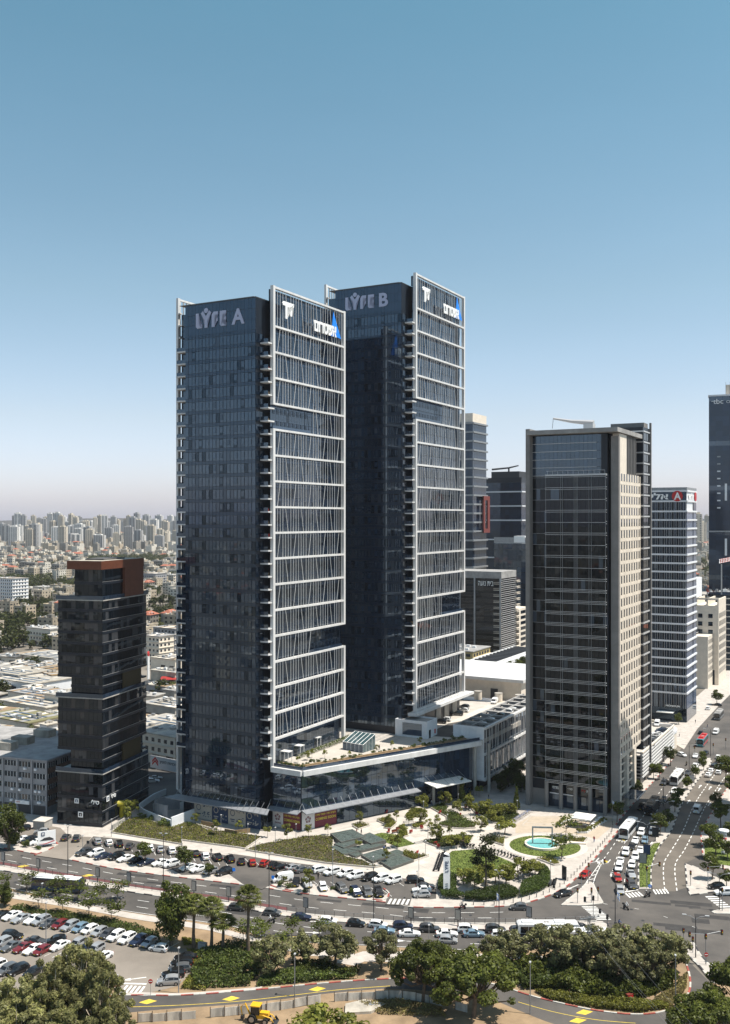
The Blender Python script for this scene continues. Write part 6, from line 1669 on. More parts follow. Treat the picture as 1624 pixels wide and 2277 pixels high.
for p in near:
 s = rc.randrange(21); f = p[0] / p[1]
 where = ('left of the black stacked block' if f < -.31 else 'behind the black stacked block' if f < -.225 else 'between the black block and the nearer white-framed tower') if f < 0 else 'at the far right beyond the banded tower'
 dist = 'nearer' if p[1] < 820 else 'middle distance' if p[1] < 1150 else 'distant'
 desc = 'red-tiled house' if s % 10 == 3 else f'{COL[s % 3]} flat-roofed block'
 hgt = 'low' if PROTO[s]['wall'].vertices and max(v.co.z for v in PROTO[s]['wall'].vertices) < 8 else 'tall' if max(v.co.z for v in PROTO[s]['wall'].vertices) > 13 else 'mid-height'
 place_house(p[0], p[1], s, A_ + rc.choice([0, math.pi / 2]) + rc.uniform(-.06, .06), f'{dist} {hgt} {desc} {where}', f'{dist} {hgt} {desc}s {where}')
# the rest of the town reads as one mass
city = MB()
def mass_house(mb, x, y, w, d, h, style, rz, win=True):
 c, s = math.cos(rz), math.sin(rz)
 W_ = WALLS[style % 3]
 mb.box(x - w / 2, x + w / 2, y - d / 2, y + d / 2, 0, h, W_, rz=rz, piv=(x, y), bottom=False)
 if style % 10 == 3:
  def q(a, b, z): return (x + a * c - b * s, y + a * s + b * c, z)
  mb.add([q(-w / 2, -d / 2, h), q(w / 2, -d / 2, h), q(w / 2, d / 2, h), q(-w / 2, d / 2, h), q(-w / 4, 0, h + 2.4), q(w / 4, 0, h + 2.4)], [(0, 1, 5, 4), (2, 3, 4, 5), (1, 2, 5), (3, 0, 4)], M['tile'])
 else:
  mb.box(x - w / 2 + .4, x + w / 2 - .4, y - d / 2 + .4, y + d / 2 - .4, h, h + .25, ROOFS[style % 3], rz=rz, piv=(x, y), bottom=False)
  mb.box(x - 2, x + 2, y, y + 3, h, h + 2.6, WALLS[(style + 2) % 3], rz=rz, piv=(x, y), bottom=False)
 if win:
  for f in range(max(1, int(h / 3.2))):
   z = 1.1 + f * 3.2
   for k in range(3):
    a = -w / 2 + w * (k + .5) / 3; mb.box(x + a - w * .11, x + a + w * .11, y - d / 2 - .08, y - d / 2 + .1, z, z + 1.4, WIN, rz=rz, piv=(x, y), bottom=False)
   for k in range(2):
    a = -d / 2 + d * (k + .5) / 2; mb.box(x + w / 2 - .1, x + w / 2 + .08, y + a - d * .1, y + a + d * .1, z, z + 1.4, WIN, rz=rz, piv=(x, y), bottom=False)
for p in farp: mass_house(city, p[0], p[1], rc.uniform(9, 17), rc.uniform(8, 13), rc.choice([4, 6, 6, 9, 9, 12, 12, 15, 18]), rc.randrange(21), A_ + rc.uniform(-.1, .1), p[1] < 1900)
for p in grid(2300, 4300, -.405, -.175, 24, 24) + grid(2300, 4300, .335, .375, 24, 24):
 if park(p[0] * .7, p[1] * .7) and rc.random() < .8: treeplots.append(p); continue
 mass_house(city, p[0], p[1], rc.uniform(10, 19), rc.uniform(9, 15), rc.choice([6, 9, 9, 12, 12, 15, 18, 24, 30]) * (1.0 if p[1] < 2900 else 1.2), rc.randrange(21), A_ + rc.uniform(-.2, .2), False)
tag(city.build('city_mass'), 'dense mass of pale houses filling the far plain', None, None, 'stuff')
# town behind and beside the viewpoint (it shows as reflections in the glass)
cb = MB(); cbt = []
for i in range(2100):
 x = rc.uniform(-2600, 900); y = rc.uniform(-2600, 900)
 r = math.hypot(x, y)
 if r < 140 or (y > 0 and abs(x) < y * .47 + 40) or (x > -260 and -60 < y < 420 and x < 260): continue
 if rc.random() < .22 or park(x, y): cbt.append((x, y)); continue
 mass_house(cb, x, y, rc.uniform(12, 24), rc.uniform(10, 18), rc.choice([6, 9, 9, 12, 12, 15, 20]), rc.randrange(21), A_ + rc.uniform(-.2, .2), r < 900)
tag(cb.build('city_mass'), 'pale town spread behind and beside the viewpoint', None, None, 'stuff')
# trees among the houses
for i, p in enumerate(treeplots):
 if i < 110 and p[1] < 1500:
  f = p[0] / p[1]
  wh_ = 'left of the black block' if f < -.31 else 'beyond the black block' if f < 0 else 'beyond the banded tower'
  plant('far' if rc.random() < .8 else 'cypress', p, rc.uniform(.9, 1.7), f'dark green town tree {wh_}', f'dark green town trees {wh_}')
TP = np.array([p for p in treeplots[110:]] + [p for p in treeplots if p[1] >= 1500] + [(p[0] + rc.uniform(-9, 9), p[1] + rc.uniform(-9, 9)) for p in treeplots] + [(p[0] + rc.choice([-10, 10]), p[1] + rc.uniform(-9, 9)) for p in near + farp if rc.random() < .55] + cbt)
n = 40; k = np.repeat(np.arange(len(TP)), n); d = unit(NR.normal(size=(len(k), 3)))
sc_ = (1 + .9 * NR.random(len(TP)))[k]
pos = np.column_stack([TP[k] , np.zeros(len(k))]) + d * np.array([4.2, 4.2, 3.0]) * sc_[:, None] * (.5 + .5 * NR.random((len(k), 1))) + np.array([0, 0, 4.5]) * sc_[:, None]
o = bpy.data.objects.new('tree_mass', quads(pos, unit(d + np.array([0, 0, .5])), 2.6 * (.6 + .8 * NR.random(len(k))), L['far'], 'tree_mass')); link(o); tag(o, 'far trees scattered through the town', None, None, 'stuff')
# skyline of apartment towers
sky_walls = [mat('skyline_wall_pale', (.54, .48, .39), .8, objvar=.2), mat('skyline_wall_grey', (.36, .35, .34), .6, objvar=.2), mat('skyline_wall_white', (.60, .58, .55), .8, objvar=.15)]
SK = []
for s in range(9):
 w_ = 15 + (s % 3) * 4; mb = MB(); m_ = sky_walls[s % 3]
 mb.box(-w_ / 2, w_ / 2, -9, 9, 0, 1.0, m_, bottom=False); a = mb.mesh('wall')
 mb = MB()
 for f in range(22):
  z = (f + .25) / 22.0
  if s % 2: mb.box(-w_ / 2 + 2, -2, -9.3, -8.9, z, z + .018, WIN); mb.box(3, w_ / 2 - 2, -9.3, -8.9, z, z + .018, WIN)
  else:
   for k in range(4): mb.box(-w_ / 2 + 2 + k * w_ / 4, -w_ / 2 + 2 + k * w_ / 4 + w_ / 9, -9.3, -8.9, z, z + .02, WIN)
  mb.box(w_ / 2 - .1, w_ / 2 + .3, -6, -1, z, z + .018, WIN)
 b = mb.mesh('windows'); mb = MB(); mb.box(-w_ / 4, w_ / 4, -5, 5, 1.0, 1.05, m_); mb.box(-w_ / 2, -w_ / 2 + 5, -9, 0, 1.0, 1.02, m_); c = mb.mesh('roof')
 SK.append((a, b, c))
def sky_tower(px, Y, zt, s, label, group, z0=0):
 t = thing('apartment_tower', label, 'tower', ((px - PCX) / FOC * Y, Y, z0), rc.uniform(-.5, .2), group); t.scale = (rc.uniform(.9, 1.3), 1, zt)
 for nm, me in zip(('wall', 'windows', 'roof'), SK[s]):
  o = link(bpy.data.objects.new(nm, me), t)
  if nm == 'windows': o['kind'] = 'stuff'
i = 0
px = 34
while px < 398:
 Y = rc.uniform(3500, 4400); top = 1154 - HOR + rc.uniform(-13, 8)
 zt = EYE - top * Y / FOC
 sky_tower(px, Y, zt, rc.randrange(9), ('grey' if i % 3 == 1 else 'pale') + ' apartment tower in the skyline ' + ('left of' if px < 140 else 'behind' if px < 320 else 'right of') + ' the black stacked block', 'skyline apartment towers'); px += rc.uniform(4, 11); i += 1
for k in range(70):
 px = rc.uniform(-40, 400); Y = rc.uniform(2500, 3300); zt = EYE - rc.uniform(10, 40) * Y / FOC
 sky_tower(px, Y, zt, rc.randrange(9), 'cream mid-rise block below the skyline ' + ('left of' if px < 140 else 'behind' if px < 320 else 'right of') + ' the black stacked block', 'mid-rise blocks below the skyline')
for k in range(9):
 px = rc.uniform(1550, 1580); Y = rc.uniform(2600, 3600); zt = EYE + rc.uniform(-12, 14)
 sky_tower(px, Y, zt, rc.randrange(9), 'pale apartment tower between the banded tower and the dark skyscraper', 'skyline towers on the right')
hl = MB()
for k in range(40):
 a0 = -1.2 + k * .06; x0 = 9000 * math.sin(a0); y0 = 9000 * math.cos(a0); a1 = a0 + .06; x1 = 9000 * math.sin(a1); y1 = 9000 * math.cos(a1)
 h0 = 70 + 26 * math.sin(k * .9); h1 = 70 + 26 * math.sin((k + 1) * .9); hl.add([(x0, y0, -1), (x1, y1, -1), (x1, y1, h1), (x0, y0, h0), (x0 * 1.2, y0 * 1.2, -1), (x1 * 1.2, y1 * 1.2, -1)], [(0, 1, 2, 3), (3, 2, 5, 4)], M['cityground'])
tag(hl.build('hills'), kind='structure')
# ---- sheds and low workshops close behind the left buildings
SHP = []
def shed(f, x, y, a, b, h, roof, label, wall='stone', th=R(35), ov=.6, door=True):
 if h < 9: b *= .72; a *= .85
 SHP.append(f(x, y)); t = thing('shed', label, 'shed', f(x, y), math.pi / 2 - th)
 mb = MB(); mb.box(0, a, 0, b, 0, h, M[wall]); mb.build('wall', t)
 mb = MB(); mb.box(-ov, a + ov, -ov, b + ov, h, h + .35, M[roof]); mb.build('roof', t)
 rn = random.Random(int(x * 7 + y))
 for k in range(max(1, int(b / 7))):
  if door: ubox('door', t, -.06, .02, k * 7 + 1, k * 7 + 4.5, 0, min(3.4, h - .4), rn.choice([M['darksteel'], M['steel'], M['dark']]))
 for k in range(rn.randint(4, 9)):
  xx = rn.uniform(1, a - 2); yy = rn.uniform(1, b - 2); ubox('roof_unit', t, xx, xx + rn.uniform(.8, 2), yy, yy + rn.uniform(.8, 2), h + .35, h + rn.uniform(.8, 1.6), rn.choice([M['concrete'], M['tank'], M['steel']]))
 for k in range(int(b / 3)):
  if rn.random() < .6: ubox('roof_sheet', t, -ov + .05, a + ov - .05, k * 3 + .05, k * 3 + 2.9, h + .35, h + .38 + rn.uniform(0, .05), M[rn.choice([roof, roof, 'roofgrey', 'concrete', 'stone', 'soil'])])
 return t
for args in (
 (q8, 290, 185, 34, 60, 6.0, 'roofwhite', 'long shed with a white roof and blank pale end wall', 'whitepanel'),
 (q8, 490, 330, 20, 52, 6.5, 'roofgrey', 'dark-roofed open car port shed with cars beneath'),
 (q8, 370, 300, 7, 9, 6, 'roofwhite', 'small white hut between the workshop roofs', 'roofwhite'),
 (q8, 490, 350, 16, 10, 9, 'roofwhite', 'cream workshop with a pale flat roof beside the black block'),
 (q8, 385, 400, 18, 46, 6, 'roofwhite', 'workshop with a sloping bright roof at the far left'),
 (q8, 240, 560, 20, 40, 7, 'greenpaint', 'old workshop under an olive roof behind the slab office'),
 (q8, 490, 590, 18, 24, 5.5, 'roofwhite', 'low shed with white tilted roof beside the black block'),
 (q8, 390, 600, 6, 6, 8, 'roofwhite', 'small roof hut with white cap behind the slab office', 'whitepanel'),
 (q7, 500, 1480, 26, 60, 6, 'roofwhite', 'wide hall with bright patched roof left of the black block'),
 (q7, 330, 1570, 20, 26, 6.5, 'roofwhite', 'shed with striped white roof near the roundabout'),
 (q7, 440, 1570, 16, 14, 6, 'wood', 'brown timber-roofed shed near the roundabout'),
 (q7, 150, 1640, 24, 46, 7, 'roofwhite', 'shed with bright white roof at the left edge', 'whitepanel'),
 (q8, 1462, 420, 16, 30, 7, 'roofwhite', 'low concrete building with roof boxes right of the black block', 'concrete'),
 (q8, 1462, 600, 22, 34, 6.5, 'roofwhite', 'pale roofed workshop right of the black block', 'concrete'),
 (q8, 1462, 780, 14, 26, 10.5, 'roofwhite', 'two-storey workshop with dark openings and banner beneath', 'stone'),
 (q7, 1462, 1500, 18, 28, 7, 'roofwhite', 'yellow-fronted shop right of the black block', 'stone'),
 (q7, 1462, 1600, 10, 26, 6, 'roofwhite', 'canteen with red awning right of the black block', 'roofwhite'),
 (q7, 1330, 1440, 12, 12, 17, 'roofgrey', 'cream blank-walled block right of the black block', 'stone'),
 (q7, 1460, 1360, 14, 20, 17, 'roofgrey', 'grey four-storey block right of the black block', 'grey'),
 (q7, 420, 1290, 16, 26, 12, 'roofgrey', 'cream three-storey block with roof tanks left of the black block', 'stone'),
 (q7, 470, 1310, 14, 10, 9, 'roofgrey', 'small cream annex beside the three-storey block', 'stone'),
 (q7, 105, 980, 18, 30, 30, 'roofgrey', 'eight-storey pale apartment block at the left edge', 'whitepanel'),
 (q7, 370, 880, 16, 20, 12, 'roofgrey', 'cream corner block with round arches behind the trees', 'stone'),
 (q7, 1300, 830, 18, 24, 22, 'roofgrey', 'grey balcony block beside the copper roof box', 'grey'),
 (q7, 1450, 800, 16, 16, 17, 'roofgrey', 'cream balcony block beside the nearer tower', 'stone')):
 t = shed(*args)
 for k in range(3 if args[5] < 9 else 0): ubox('skylight', t, 2 + k * 4, 3.2 + k * 4, 3, args[4] * .6, args[5] + .38, args[5] + .55, M['glass2'])
 hgt = args[5]
 if hgt >= 9:
  for f in range(int(hgt / 3.3)):
   for c in range(int(args[4] / 3.2)): ubox('window', t, -.06, .03, c * 3.2 + .9, c * 3.2 + 2.3, 1.2 + f * 3.3, 2.6 + f * 3.3, M['glass3'])
   for c in range(int(args[3] / 3.2)): ubox('window', t, c * 3.2 + .9, c * 3.2 + 2.3, -.06, .03, 1.2 + f * 3.3, 2.6 + f * 3.3, M['glass3'])
   ubox('floor_edge', t, -.5, args[3], -.5, args[4], f * 3.3 + .3, f * 3.3 + .55, M['stone'])
grove('far', [(q7(x, y), s) for x, y, s in ((30, 1060, 1.3), (120, 1010, 1.2), (230, 1010, 1.4), (330, 1000, 1.3), (400, 980, 1.2), (470, 990, 1.3), (150, 1100, 1.2), (230, 1130, 1.2), (60, 1300, 1.3), (30, 1330, 1.2), (150, 1290, 1.1), (200, 1250, 1.2), (110, 1200, 1.1), (260, 1310, .8), (440, 1310, .8), (480, 1260, .9))], 'dark green tree', 'in the wooded strip left of the black block', 'wooded strip left of the black block')
grove('far', [(q7(x, y), s) for x, y, s in ((1290, 950, 1.2), (1360, 940, 1.4), (1430, 945, 1.3), (1310, 1090, 1.2), (1380, 1060, 1.3), (1430, 1200, 1.1), (1320, 1710, 1.0), (1390, 1700, 1.1))], 'dark green tree', 'right of the black block', 'trees right of the black block')
grove('palm', [(q8(252, 555), .62), (q8(455, 460), .62), (q7(275, 1445), .6)], 'small palm', 'among the workshop roofs', 'palms among the workshop roofs')
for i, p in enumerate(scatter(strip1, 62, rc)): plant('far' if i % 6 else 'cypress', p, rc.uniform(1.1, 1.7), 'dark green tree in the wooded strip behind the workshops, left of the black block', 'wooded strip behind the workshops')
for i, p in enumerate(scatter(strip2, 16, rc)): plant('far', p, rc.uniform(1.1, 1.7), 'dark green tree in the grove between black block and nearer tower', 'grove between black block and nearer tower')
sheds_ = [q7(-40, 1400), q7(490, 1400), q8(490, 600), q8(-40, 640)]
for i, p in enumerate(scatter(sheds_, 26, rc)): plant('far', p, rc.uniform(.6, 1.0), 'small tree between workshop roofs left of the black block', 'trees between the workshops')
COLN = {'roofwhite': 'pale', 'roofgrey': 'grey', 'concrete': 'concrete-roofed', 'roofdark': 'tarred', 'stone': 'cream', 'wood': 'brown'}
ns_ = 0; kr = sorted(COLN)
for p in scatter(sheds_, 400, rc) + scatter([q8(1235, 200), q8(1470, 200), q8(1470, 640), q8(1260, 640)], 60, rc):
 if ns_ > 46 or any((Vector((*p, 0)) - s_).length < 15 for s_ in SHP): continue
 ns_ += 1; k_ = rc.choice(kr); hh = rc.uniform(3.5, 7.5)
 sh_ = shed(lambda x, y: Vector((x, y, 0)), p[0], p[1], rc.uniform(8, 15), rc.uniform(10, 22), hh, k_, f'{"low" if hh < 5.2 else "taller"} {COLN[k_]} workshop among the sheds around the black block', rc.choice(['stone', 'concrete', 'whitepanel', 'grey']), R(35) + rc.choice([0, .3, -.25])); sh_['group'] = 'small workshops among the sheds'
rb = thing('roundabout', 'round planted traffic island with red flowers near the workshops', 'traffic island', q8(370, 98))
mb = MB(); mb.cyl(0, 0, 0, .3, 9, M['kerbstone'], 24); mb.build('kerb', rb); mb = MB(); mb.cyl(0, 0, .3, .5, 8.5, mat('red_flower_bed', (.16, .05, .035), .9, var=.6, scale=.8), 24); mb.build('bed', rb)
flat('road', [q8(150, 85), q8(300, 130), q8(600, 150), q8(620, 30), q8(420, 20), q8(200, 60)], .02, M['asphaltlight'])
# driveway and ramp walls between the black block and the nearer tower
flat('driveway', [q8(1230, 900), q8(1240, 800), q8(1470, 800), q8(1470, 960), q8(1560, 1060), q8(1400, 1090), q8(1390, 1215), q8(1290, 1215), q8(1190, 1160), q8(1170, 1090)], .16, M['asphalt'])
rw = thing('ramp_parapet', 'curved white parapet of the garage ramp beside the nearer tower', 'wall', (0, 0, 0))
def lowwall(f, P, h, m, wd=.35, name='wall', par=None):
 mb = MB(); Q = smooth_path([f(*p) for p in P], 4)
 for a, b in zip(Q, Q[1:]):
  d = b - a; ang = math.atan2(d.y, d.x); mb.box(a.x, a.x + d.length + .03, a.y - wd / 2, a.y + wd / 2, 0.1, h, m, rz=ang, piv=(a.x, a.y))
 return mb.build(name, par)
lowwall(q8, [(1385, 1010), (1290, 1050), (1200, 1110), (1165, 1145), (1195, 1180), (1300, 1225), (1428, 1275)], 2.0, M['whitepanel'], par=rw); lowwall(q8, [(1430, 1290), (1520, 1255), (1620, 1215)], 3.2, M['whitepanel'], par=rw)
dw = thing('ramp_drum', 'round grey drum wall at the foot of the garage ramp', 'wall', q8(1480, 1175))
mb = MB()
for k in range(14):
 a = math.pi * .55 + k * .2; x = 6.5 * math.cos(a); y = 5.5 * math.sin(a); mb.box(x - .2, x + .2, y - .75, y + .75, .1, 4.4, M['grey'], rz=a)
mb.build('wall', dw); 
for k in range(7): ubox('grille_bar', dw, -6.9, -6.7, -1.5 + k * .5, -1.3 + k * .5, 1.5, 3.6, M['steel'])
bn = thing('banner_hoarding', 'grey hoarding with red arrows and Hebrew lettering under the workshop', 'sign', q8(1290, 790), math.pi / 2 - R(35))
ubox('panel', bn, -.1, .1, -12, 2, .3, 4.6, M['bannerwhite']); outline('arrow_mark', bn, [(0, 0), (1.5, 1.4), (3, 0), (3, .7), (1.5, 2.1), (0, .7)], M['signred'], (-.12, 1, 2.2), (0, -1, 0), (0, 0, 1), .03)
outline('arrow_mark', bn, [(0, 0), (1.5, 1.4), (3, 0), (3, .7), (1.5, 2.1), (0, .7)], M['signred'], (-.12, 1, 1.2), (0, -1, 0), (0, 0, 1), .03)
lettering('lettering', bn, hebrew('הכניסה לחניון'), M['dark'], (-.13, -2.8, 2.2), (0, -1, 0), (0, 0, 1), 8.2, 1.3, .01, .02)
pl = thing('pole_sign', 'tall narrow white advertising sign with a round red top right of the black block', 'sign', q8(1240, 120))
ubox('pole', pl, -.2, .2, -.2, .2, 0, 5, M['steel']); ubox('panel', pl, -.25, .25, -1.6, 1.6, 5, 17, M['signwhite']); mb = MB(); mb.tube([(-.3, 0, 18), (.3, 0, 18)], 1.4, M['signred'], 16); mb.build('disc', pl)
for k in range(5): outline('mark', pl, [(0, 0), (1.6, .2), (1.4, 1.3), (.2, 1.1)], M['signred'] if k % 2 else M['dark'], (-.28, .8, 6 + k * 2.1), (0, -1, 0), (0, 0, 1), .03)
aw = thing('awning', 'red fabric awning before the canteen right of the black block', 'awning', q8(1420, 85)); ubox('fabric', aw, -5, 5, -3, 3, 3.2, 3.4, M['chair'], (R(8), 0, 0)); ubox('post', aw, -4.8, -4.6, -2.8, -2.6, 0, 3.2, M['steel']); ubox('post', aw, 4.6, 4.8, -2.8, -2.6, 0, 3.2, M['steel'])
# ================================================================== vehicles
def car_meshes(kind_, paint):
 """body lofted through stations; dark glazing, wheels, lamps and number plate are parts"""
 P = carpaint(paint)
 S = {  # x, sill z, belt z, roof z, half width at belt, half width at roof
  'hatch': [(-2.0, .42, .78, .80, .70, .66), (-1.92, .25, .86, .95, .82, .66), (-1.55, .22, .92, 1.36, .86, .66), (-.9, .22, .93, 1.48, .88, .68), (.0, .22, .92, 1.47, .88, .68), (.55, .22, .91, 1.30, .88, .66), (1.05, .22, .90, .92, .87, .74), (1.7, .24, .78, .80, .82, .70), (2.0, .36, .62, .64, .70, .60)],
  'sedan': [(-2.3, .42, .84, .86, .72, .66), (-2.2, .26, .92, .95, .84, .70), (-1.75, .22, .95, .99, .88, .70), (-1.15, .22, .94, 1.36, .89, .66), (-.4, .22, .93, 1.43, .90, .67), (.2, .22, .92, 1.40, .90, .67), (.75, .22, .91, 1.12, .90, .68), (1.15, .22, .90, .93, .89, .74), (1.95, .24, .78, .80, .84, .70), (2.3, .36, .60, .62, .70, .60)],
  'suv': [(-2.2, .45, .90, .94, .76, .68), (-2.12, .30, 1.0, 1.12, .88, .70), (-1.8, .28, 1.04, 1.56, .92, .70), (-1.0, .28, 1.05, 1.70, .93, .72), (.0, .28, 1.04, 1.69, .93, .72), (.55, .28, 1.03, 1.50, .93, .70), (1.05, .28, 1.02, 1.05, .92, .78), (1.85, .30, .92, .95, .88, .74), (2.2, .42, .72, .74, .76, .64)],
  'van': [(-2.6, .40, 1.0, 1.85, .86, .74), (-2.5, .28, 1.05, 2.0, .95, .80), (-1.2, .26, 1.05, 2.05, .96, .82), (.5, .26, 1.05, 2.04, .96, .82), (1.2, .26, 1.04, 1.75, .96, .78), (1.85, .26, 1.03, 1.08, .94, .80), (2.4, .30, .92, .95, .88, .74), (2.6, .40, .70, .72, .78, .66)],
 }[kind_]
 out = []
 mb = MB(); v = []; f = []
 for x, zs, zb, zr, wb, wr in S: v += [(x, -wb * .93, zs), (x, -wb, (zs + zb) / 2), (x, -wb * .98, zb), (x, -wr, zr), (x, wr, zr), (x, wb * .98, zb), (x, wb, (zs + zb) / 2), (x, wb * .93, zs)]
 n = len(S)
 for i in range(n - 1):
  for k in range(8): f.append((i * 8 + k, i * 8 + (k + 1) % 8, (i + 1) * 8 + (k + 1) % 8, (i + 1) * 8 + k))
 f.append(tuple(range(8))[::-1]); f.append(tuple((n - 1) * 8 + k for k in range(8)))
 mb.add(v, f, P)
 for sx in (.72,):
  pass
 me = mb.mesh('body')
 bm = bmesh.new(); bm.from_mesh(me); bmesh.ops.recalc_face_normals(bm, faces=bm.faces); bm.to_mesh(me); bm.free()
 me.polygons.foreach_set('use_smooth', [True] * len(me.polygons))
 try: me.set_sharp_from_angle(angle=R(28))
 except Exception: pass
 out.append(('body', me, (0, 0, 0)))
 # glazing between belt and roof
 roof = [s for s in S if s[3] > s[2] + .30]
 i0 = S.index(roof[0]); i1 = S.index(roof[-1])
 def lerp(a, b, t): return tuple(p + (q - p) * t for p, q in zip(a, b))
 def quad(a, b, c, d, out_, ins=.10):
  a, b, c, d = map(Vector, (a, b, c, d)); m = (a + b + c + d) / 4
  nn = (b - a).cross(d - a).normalized()
  if nn.dot(Vector(out_)) < 0: nn = -nn
  return [p.lerp(m, ins) + nn * .018 for p in (a, b, c, d)]
 def pt(i, side, top): s = S[i]; return (s[0], side * (s[5] if top else s[4] * .98), s[3] if top else s[2])
 g1 = MB(); g1.add(quad(pt(i1, -1, True), pt(i1, 1, True), pt(i1 + 1, 1, True), pt(i1 + 1, -1, True), (1, 0, 1), .06), [(0, 1, 2, 3)], M['carglass']); out.append(('windscreen', g1.mesh('windscreen'), (0, 0, 0)))
 g2 = MB(); g2.add(quad(pt(i0, -1, True), pt(i0, 1, True), pt(i0 - 1, 1, True), pt(i0 - 1, -1, True), (-1, 0, 1), .10), [(0, 1, 2, 3)], M['carglass']); out.append(('rear_window', g2.mesh('rear_window'), (0, 0, 0)))
 for sd_ in (-1, 1):
  g3 = MB()
  for i in range(i0, i1 + 1):
   if kind_ == 'van' and i < i1 - 1: continue
   a, b, c, d = pt(i, sd_, False), pt(i + 1, sd_, False), pt(i + 1, sd_, True), pt(i, sd_, True)
   a, d = lerp(a, d, .10), lerp(d, a, .12); b, c = lerp(b, c, .10), lerp(c, b, .12)
   g3.add(quad(a, b, c, d, (0, sd_, .2), .05), [(0, 1, 2, 3)], M['carglass'])
  a, d = lerp(pt(i0 - 1, sd_, False), pt(i0 - 1, sd_, True), .1), pt(i0 - 1, sd_, True)
  out.append(('side_window', g3.mesh('side_window'), (0, 0, 0)))
 r = .33 if kind_ in ('hatch', 'sedan') else .37
 wx = S[-1][0] - .85; wr_ = S[0][0] + .82
 w_ = S[4][4]
 wm = wheel_mesh(r)
 for x in (wx, wr_):
  for sd_ in (-1, 1): out.append(('wheel', wm, (x, sd_ * (w_ - .08), r)))
 fx, rx = S[-1], S[0]
 for sd_ in (-1, 1):
  m_ = MB(); m_.box(fx[0] - .22, fx[0] - .02, sd_ * fx[4] * .92 - .16, sd_ * fx[4] * .92 + .16, fx[2] - .06, fx[2] + .06, M['lamp']); out.append(('headlight', m_.mesh('headlight'), (0, 0, 0)))
  m_ = MB(); m_.box(rx[0] - .03, rx[0] + .16, sd_ * rx[4] * .9 - .13, sd_ * rx[4] * .9 + .13, rx[2] - .10, rx[2] + .08, M['tail']); out.append(('tail_light', m_.mesh('tail_light'), (0, 0, 0)))
 m_ = MB(); m_.box(fx[0] - .02, fx[0] + .02, -.26, .26, .40, .52, M['plate']); out.append(('number_plate', m_.mesh('number_plate'), (0, 0, 0))); m_ = MB(); m_.box(rx[0] - .02, rx[0] + .02, -.26, .26, .56, .68, M['plate']); out.append(('number_plate', m_.mesh('number_plate'), (0, 0, 0)))
 m_ = MB(); m_.box(fx[0] - .03, fx[0] + .015, -.42, .42, .30, .46, M['tyre']); out.append(('grille', m_.mesh('grille'), (0, 0, 0)))
 return out
_WM = {}
def wheel_mesh(r):
 if r in _WM: return _WM[r]
 mb = MB(); mb.tube([(0, -.11, 0), (0, .11, 0)], r, M['tyre'], 12); mb.tube([(0, -.125, 0), (0, .125, 0)], r * .6, M['rim'], 8)
 _WM[r] = mb.mesh('wheel'); return _WM[r]
_CARS = {}
def put_car(p, heading, kind_, paint, label, group, few=False, z=0.0):
 key = (kind_, paint)
 if key not in _CARS: _CARS[key] = car_meshes(*key)
 t = thing('parked_car' if 'parked' in group else 'car' if kind_ != 'van' else 'van', label, 'van' if kind_ == 'van' else 'car', (p[0], p[1], z), heading, group)
 for nm, me, loc in _CARS[key]:
  if few and nm in ('headlight', 'tail_light', 'number_plate', 'grille'): continue
  o = link(bpy.data.objects.new(nm, me), t); o.location = loc
 return t
KN = {'hatch': 'hatchback', 'sedan': 'saloon', 'suv': 'SUV', 'van': 'van'}
def rowcars(f, items, hd, where, group, z=0.0, few=False, jit=4, ends='left'):
 """items: x, y in a view, paint, kind [, heading]; labelled by order along the row"""
 n = len(items)
 for i, it in enumerate(items):
  x, y, c, k = it[:4]; h = it[4] if len(it) > 4 else hd
  p = f(x, y, z + .65)
  put_car(p, R(h + random.uniform(-jit, jit)), k, c, f'{c} {KN[k]}, {ORD[i]} from {ends} {where}', group, few, z)
W_, Sv, Gr, Dg, Bk, Nv, Lb, Rd, Mr, Be = 'white', 'silver', 'grey', 'dark grey', 'black', 'navy', 'light blue', 'red', 'maroon', 'beige'
rowcars(q1, [(165, 437, Bk, 'hatch'), (290, 460, Sv, 'hatch', 190)], 200, 'on the forecourt of the slab office', 'parked cars on the office forecourt', .15)
rowcars(q1, [(160, 515, W_, 'sedan'), (207, 522, Bk, 'suv'), (255, 535, W_, 'sedan'), (312, 542, W_, 'hatch')], 225, 'in the row behind the billboard', 'parked cars behind the billboard', .15)
rowcars(q1, [(460, 500, Dg, 'sedan', 85), (535, 508, Dg, 'suv', 95)], 90, 'waiting by the forecourt exit', 'parked cars by the forecourt exit', .15)
rowcars(q1, [(677, 530, Sv, 'suv'), (757, 538, W_, 'hatch'), (828, 546, Bk, 'suv'), (903, 562, Dg, 'sedan', 85), (1042, 578, W_, 'suv'), (1118, 582, Sv, 'sedan', 105), (1195, 592, W_, 'suv'), (1360, 614, Bk, 'hatch'), (1428, 633, W_, 'suv'), (1512, 640, Bk, 'suv'), (1597, 652, Bk, 'suv')], 112, 'in the far row of the front car park', 'parked cars in the far row', .16)
rowcars(q1, [(585, 607, Dg, 'suv'), (668, 612, W_, 'suv'), (718, 632, Nv, 'sedan'), (812, 635, Bk, 'suv'), (875, 648, W_, 'sedan'), (940, 662, Bk, 'hatch'), (1015, 674, Nv, 'sedan'), (1118, 678, W_, 'sedan'), (1190, 688, W_, 'suv'), (1310, 708, W_, 'sedan'), (1382, 720, W_, 'sedan'), (1465, 735, Sv, 'hatch'), (1560, 742, Bk, 'suv')], 222, 'in the near row of the front car park', 'parked cars in the near row', .16)
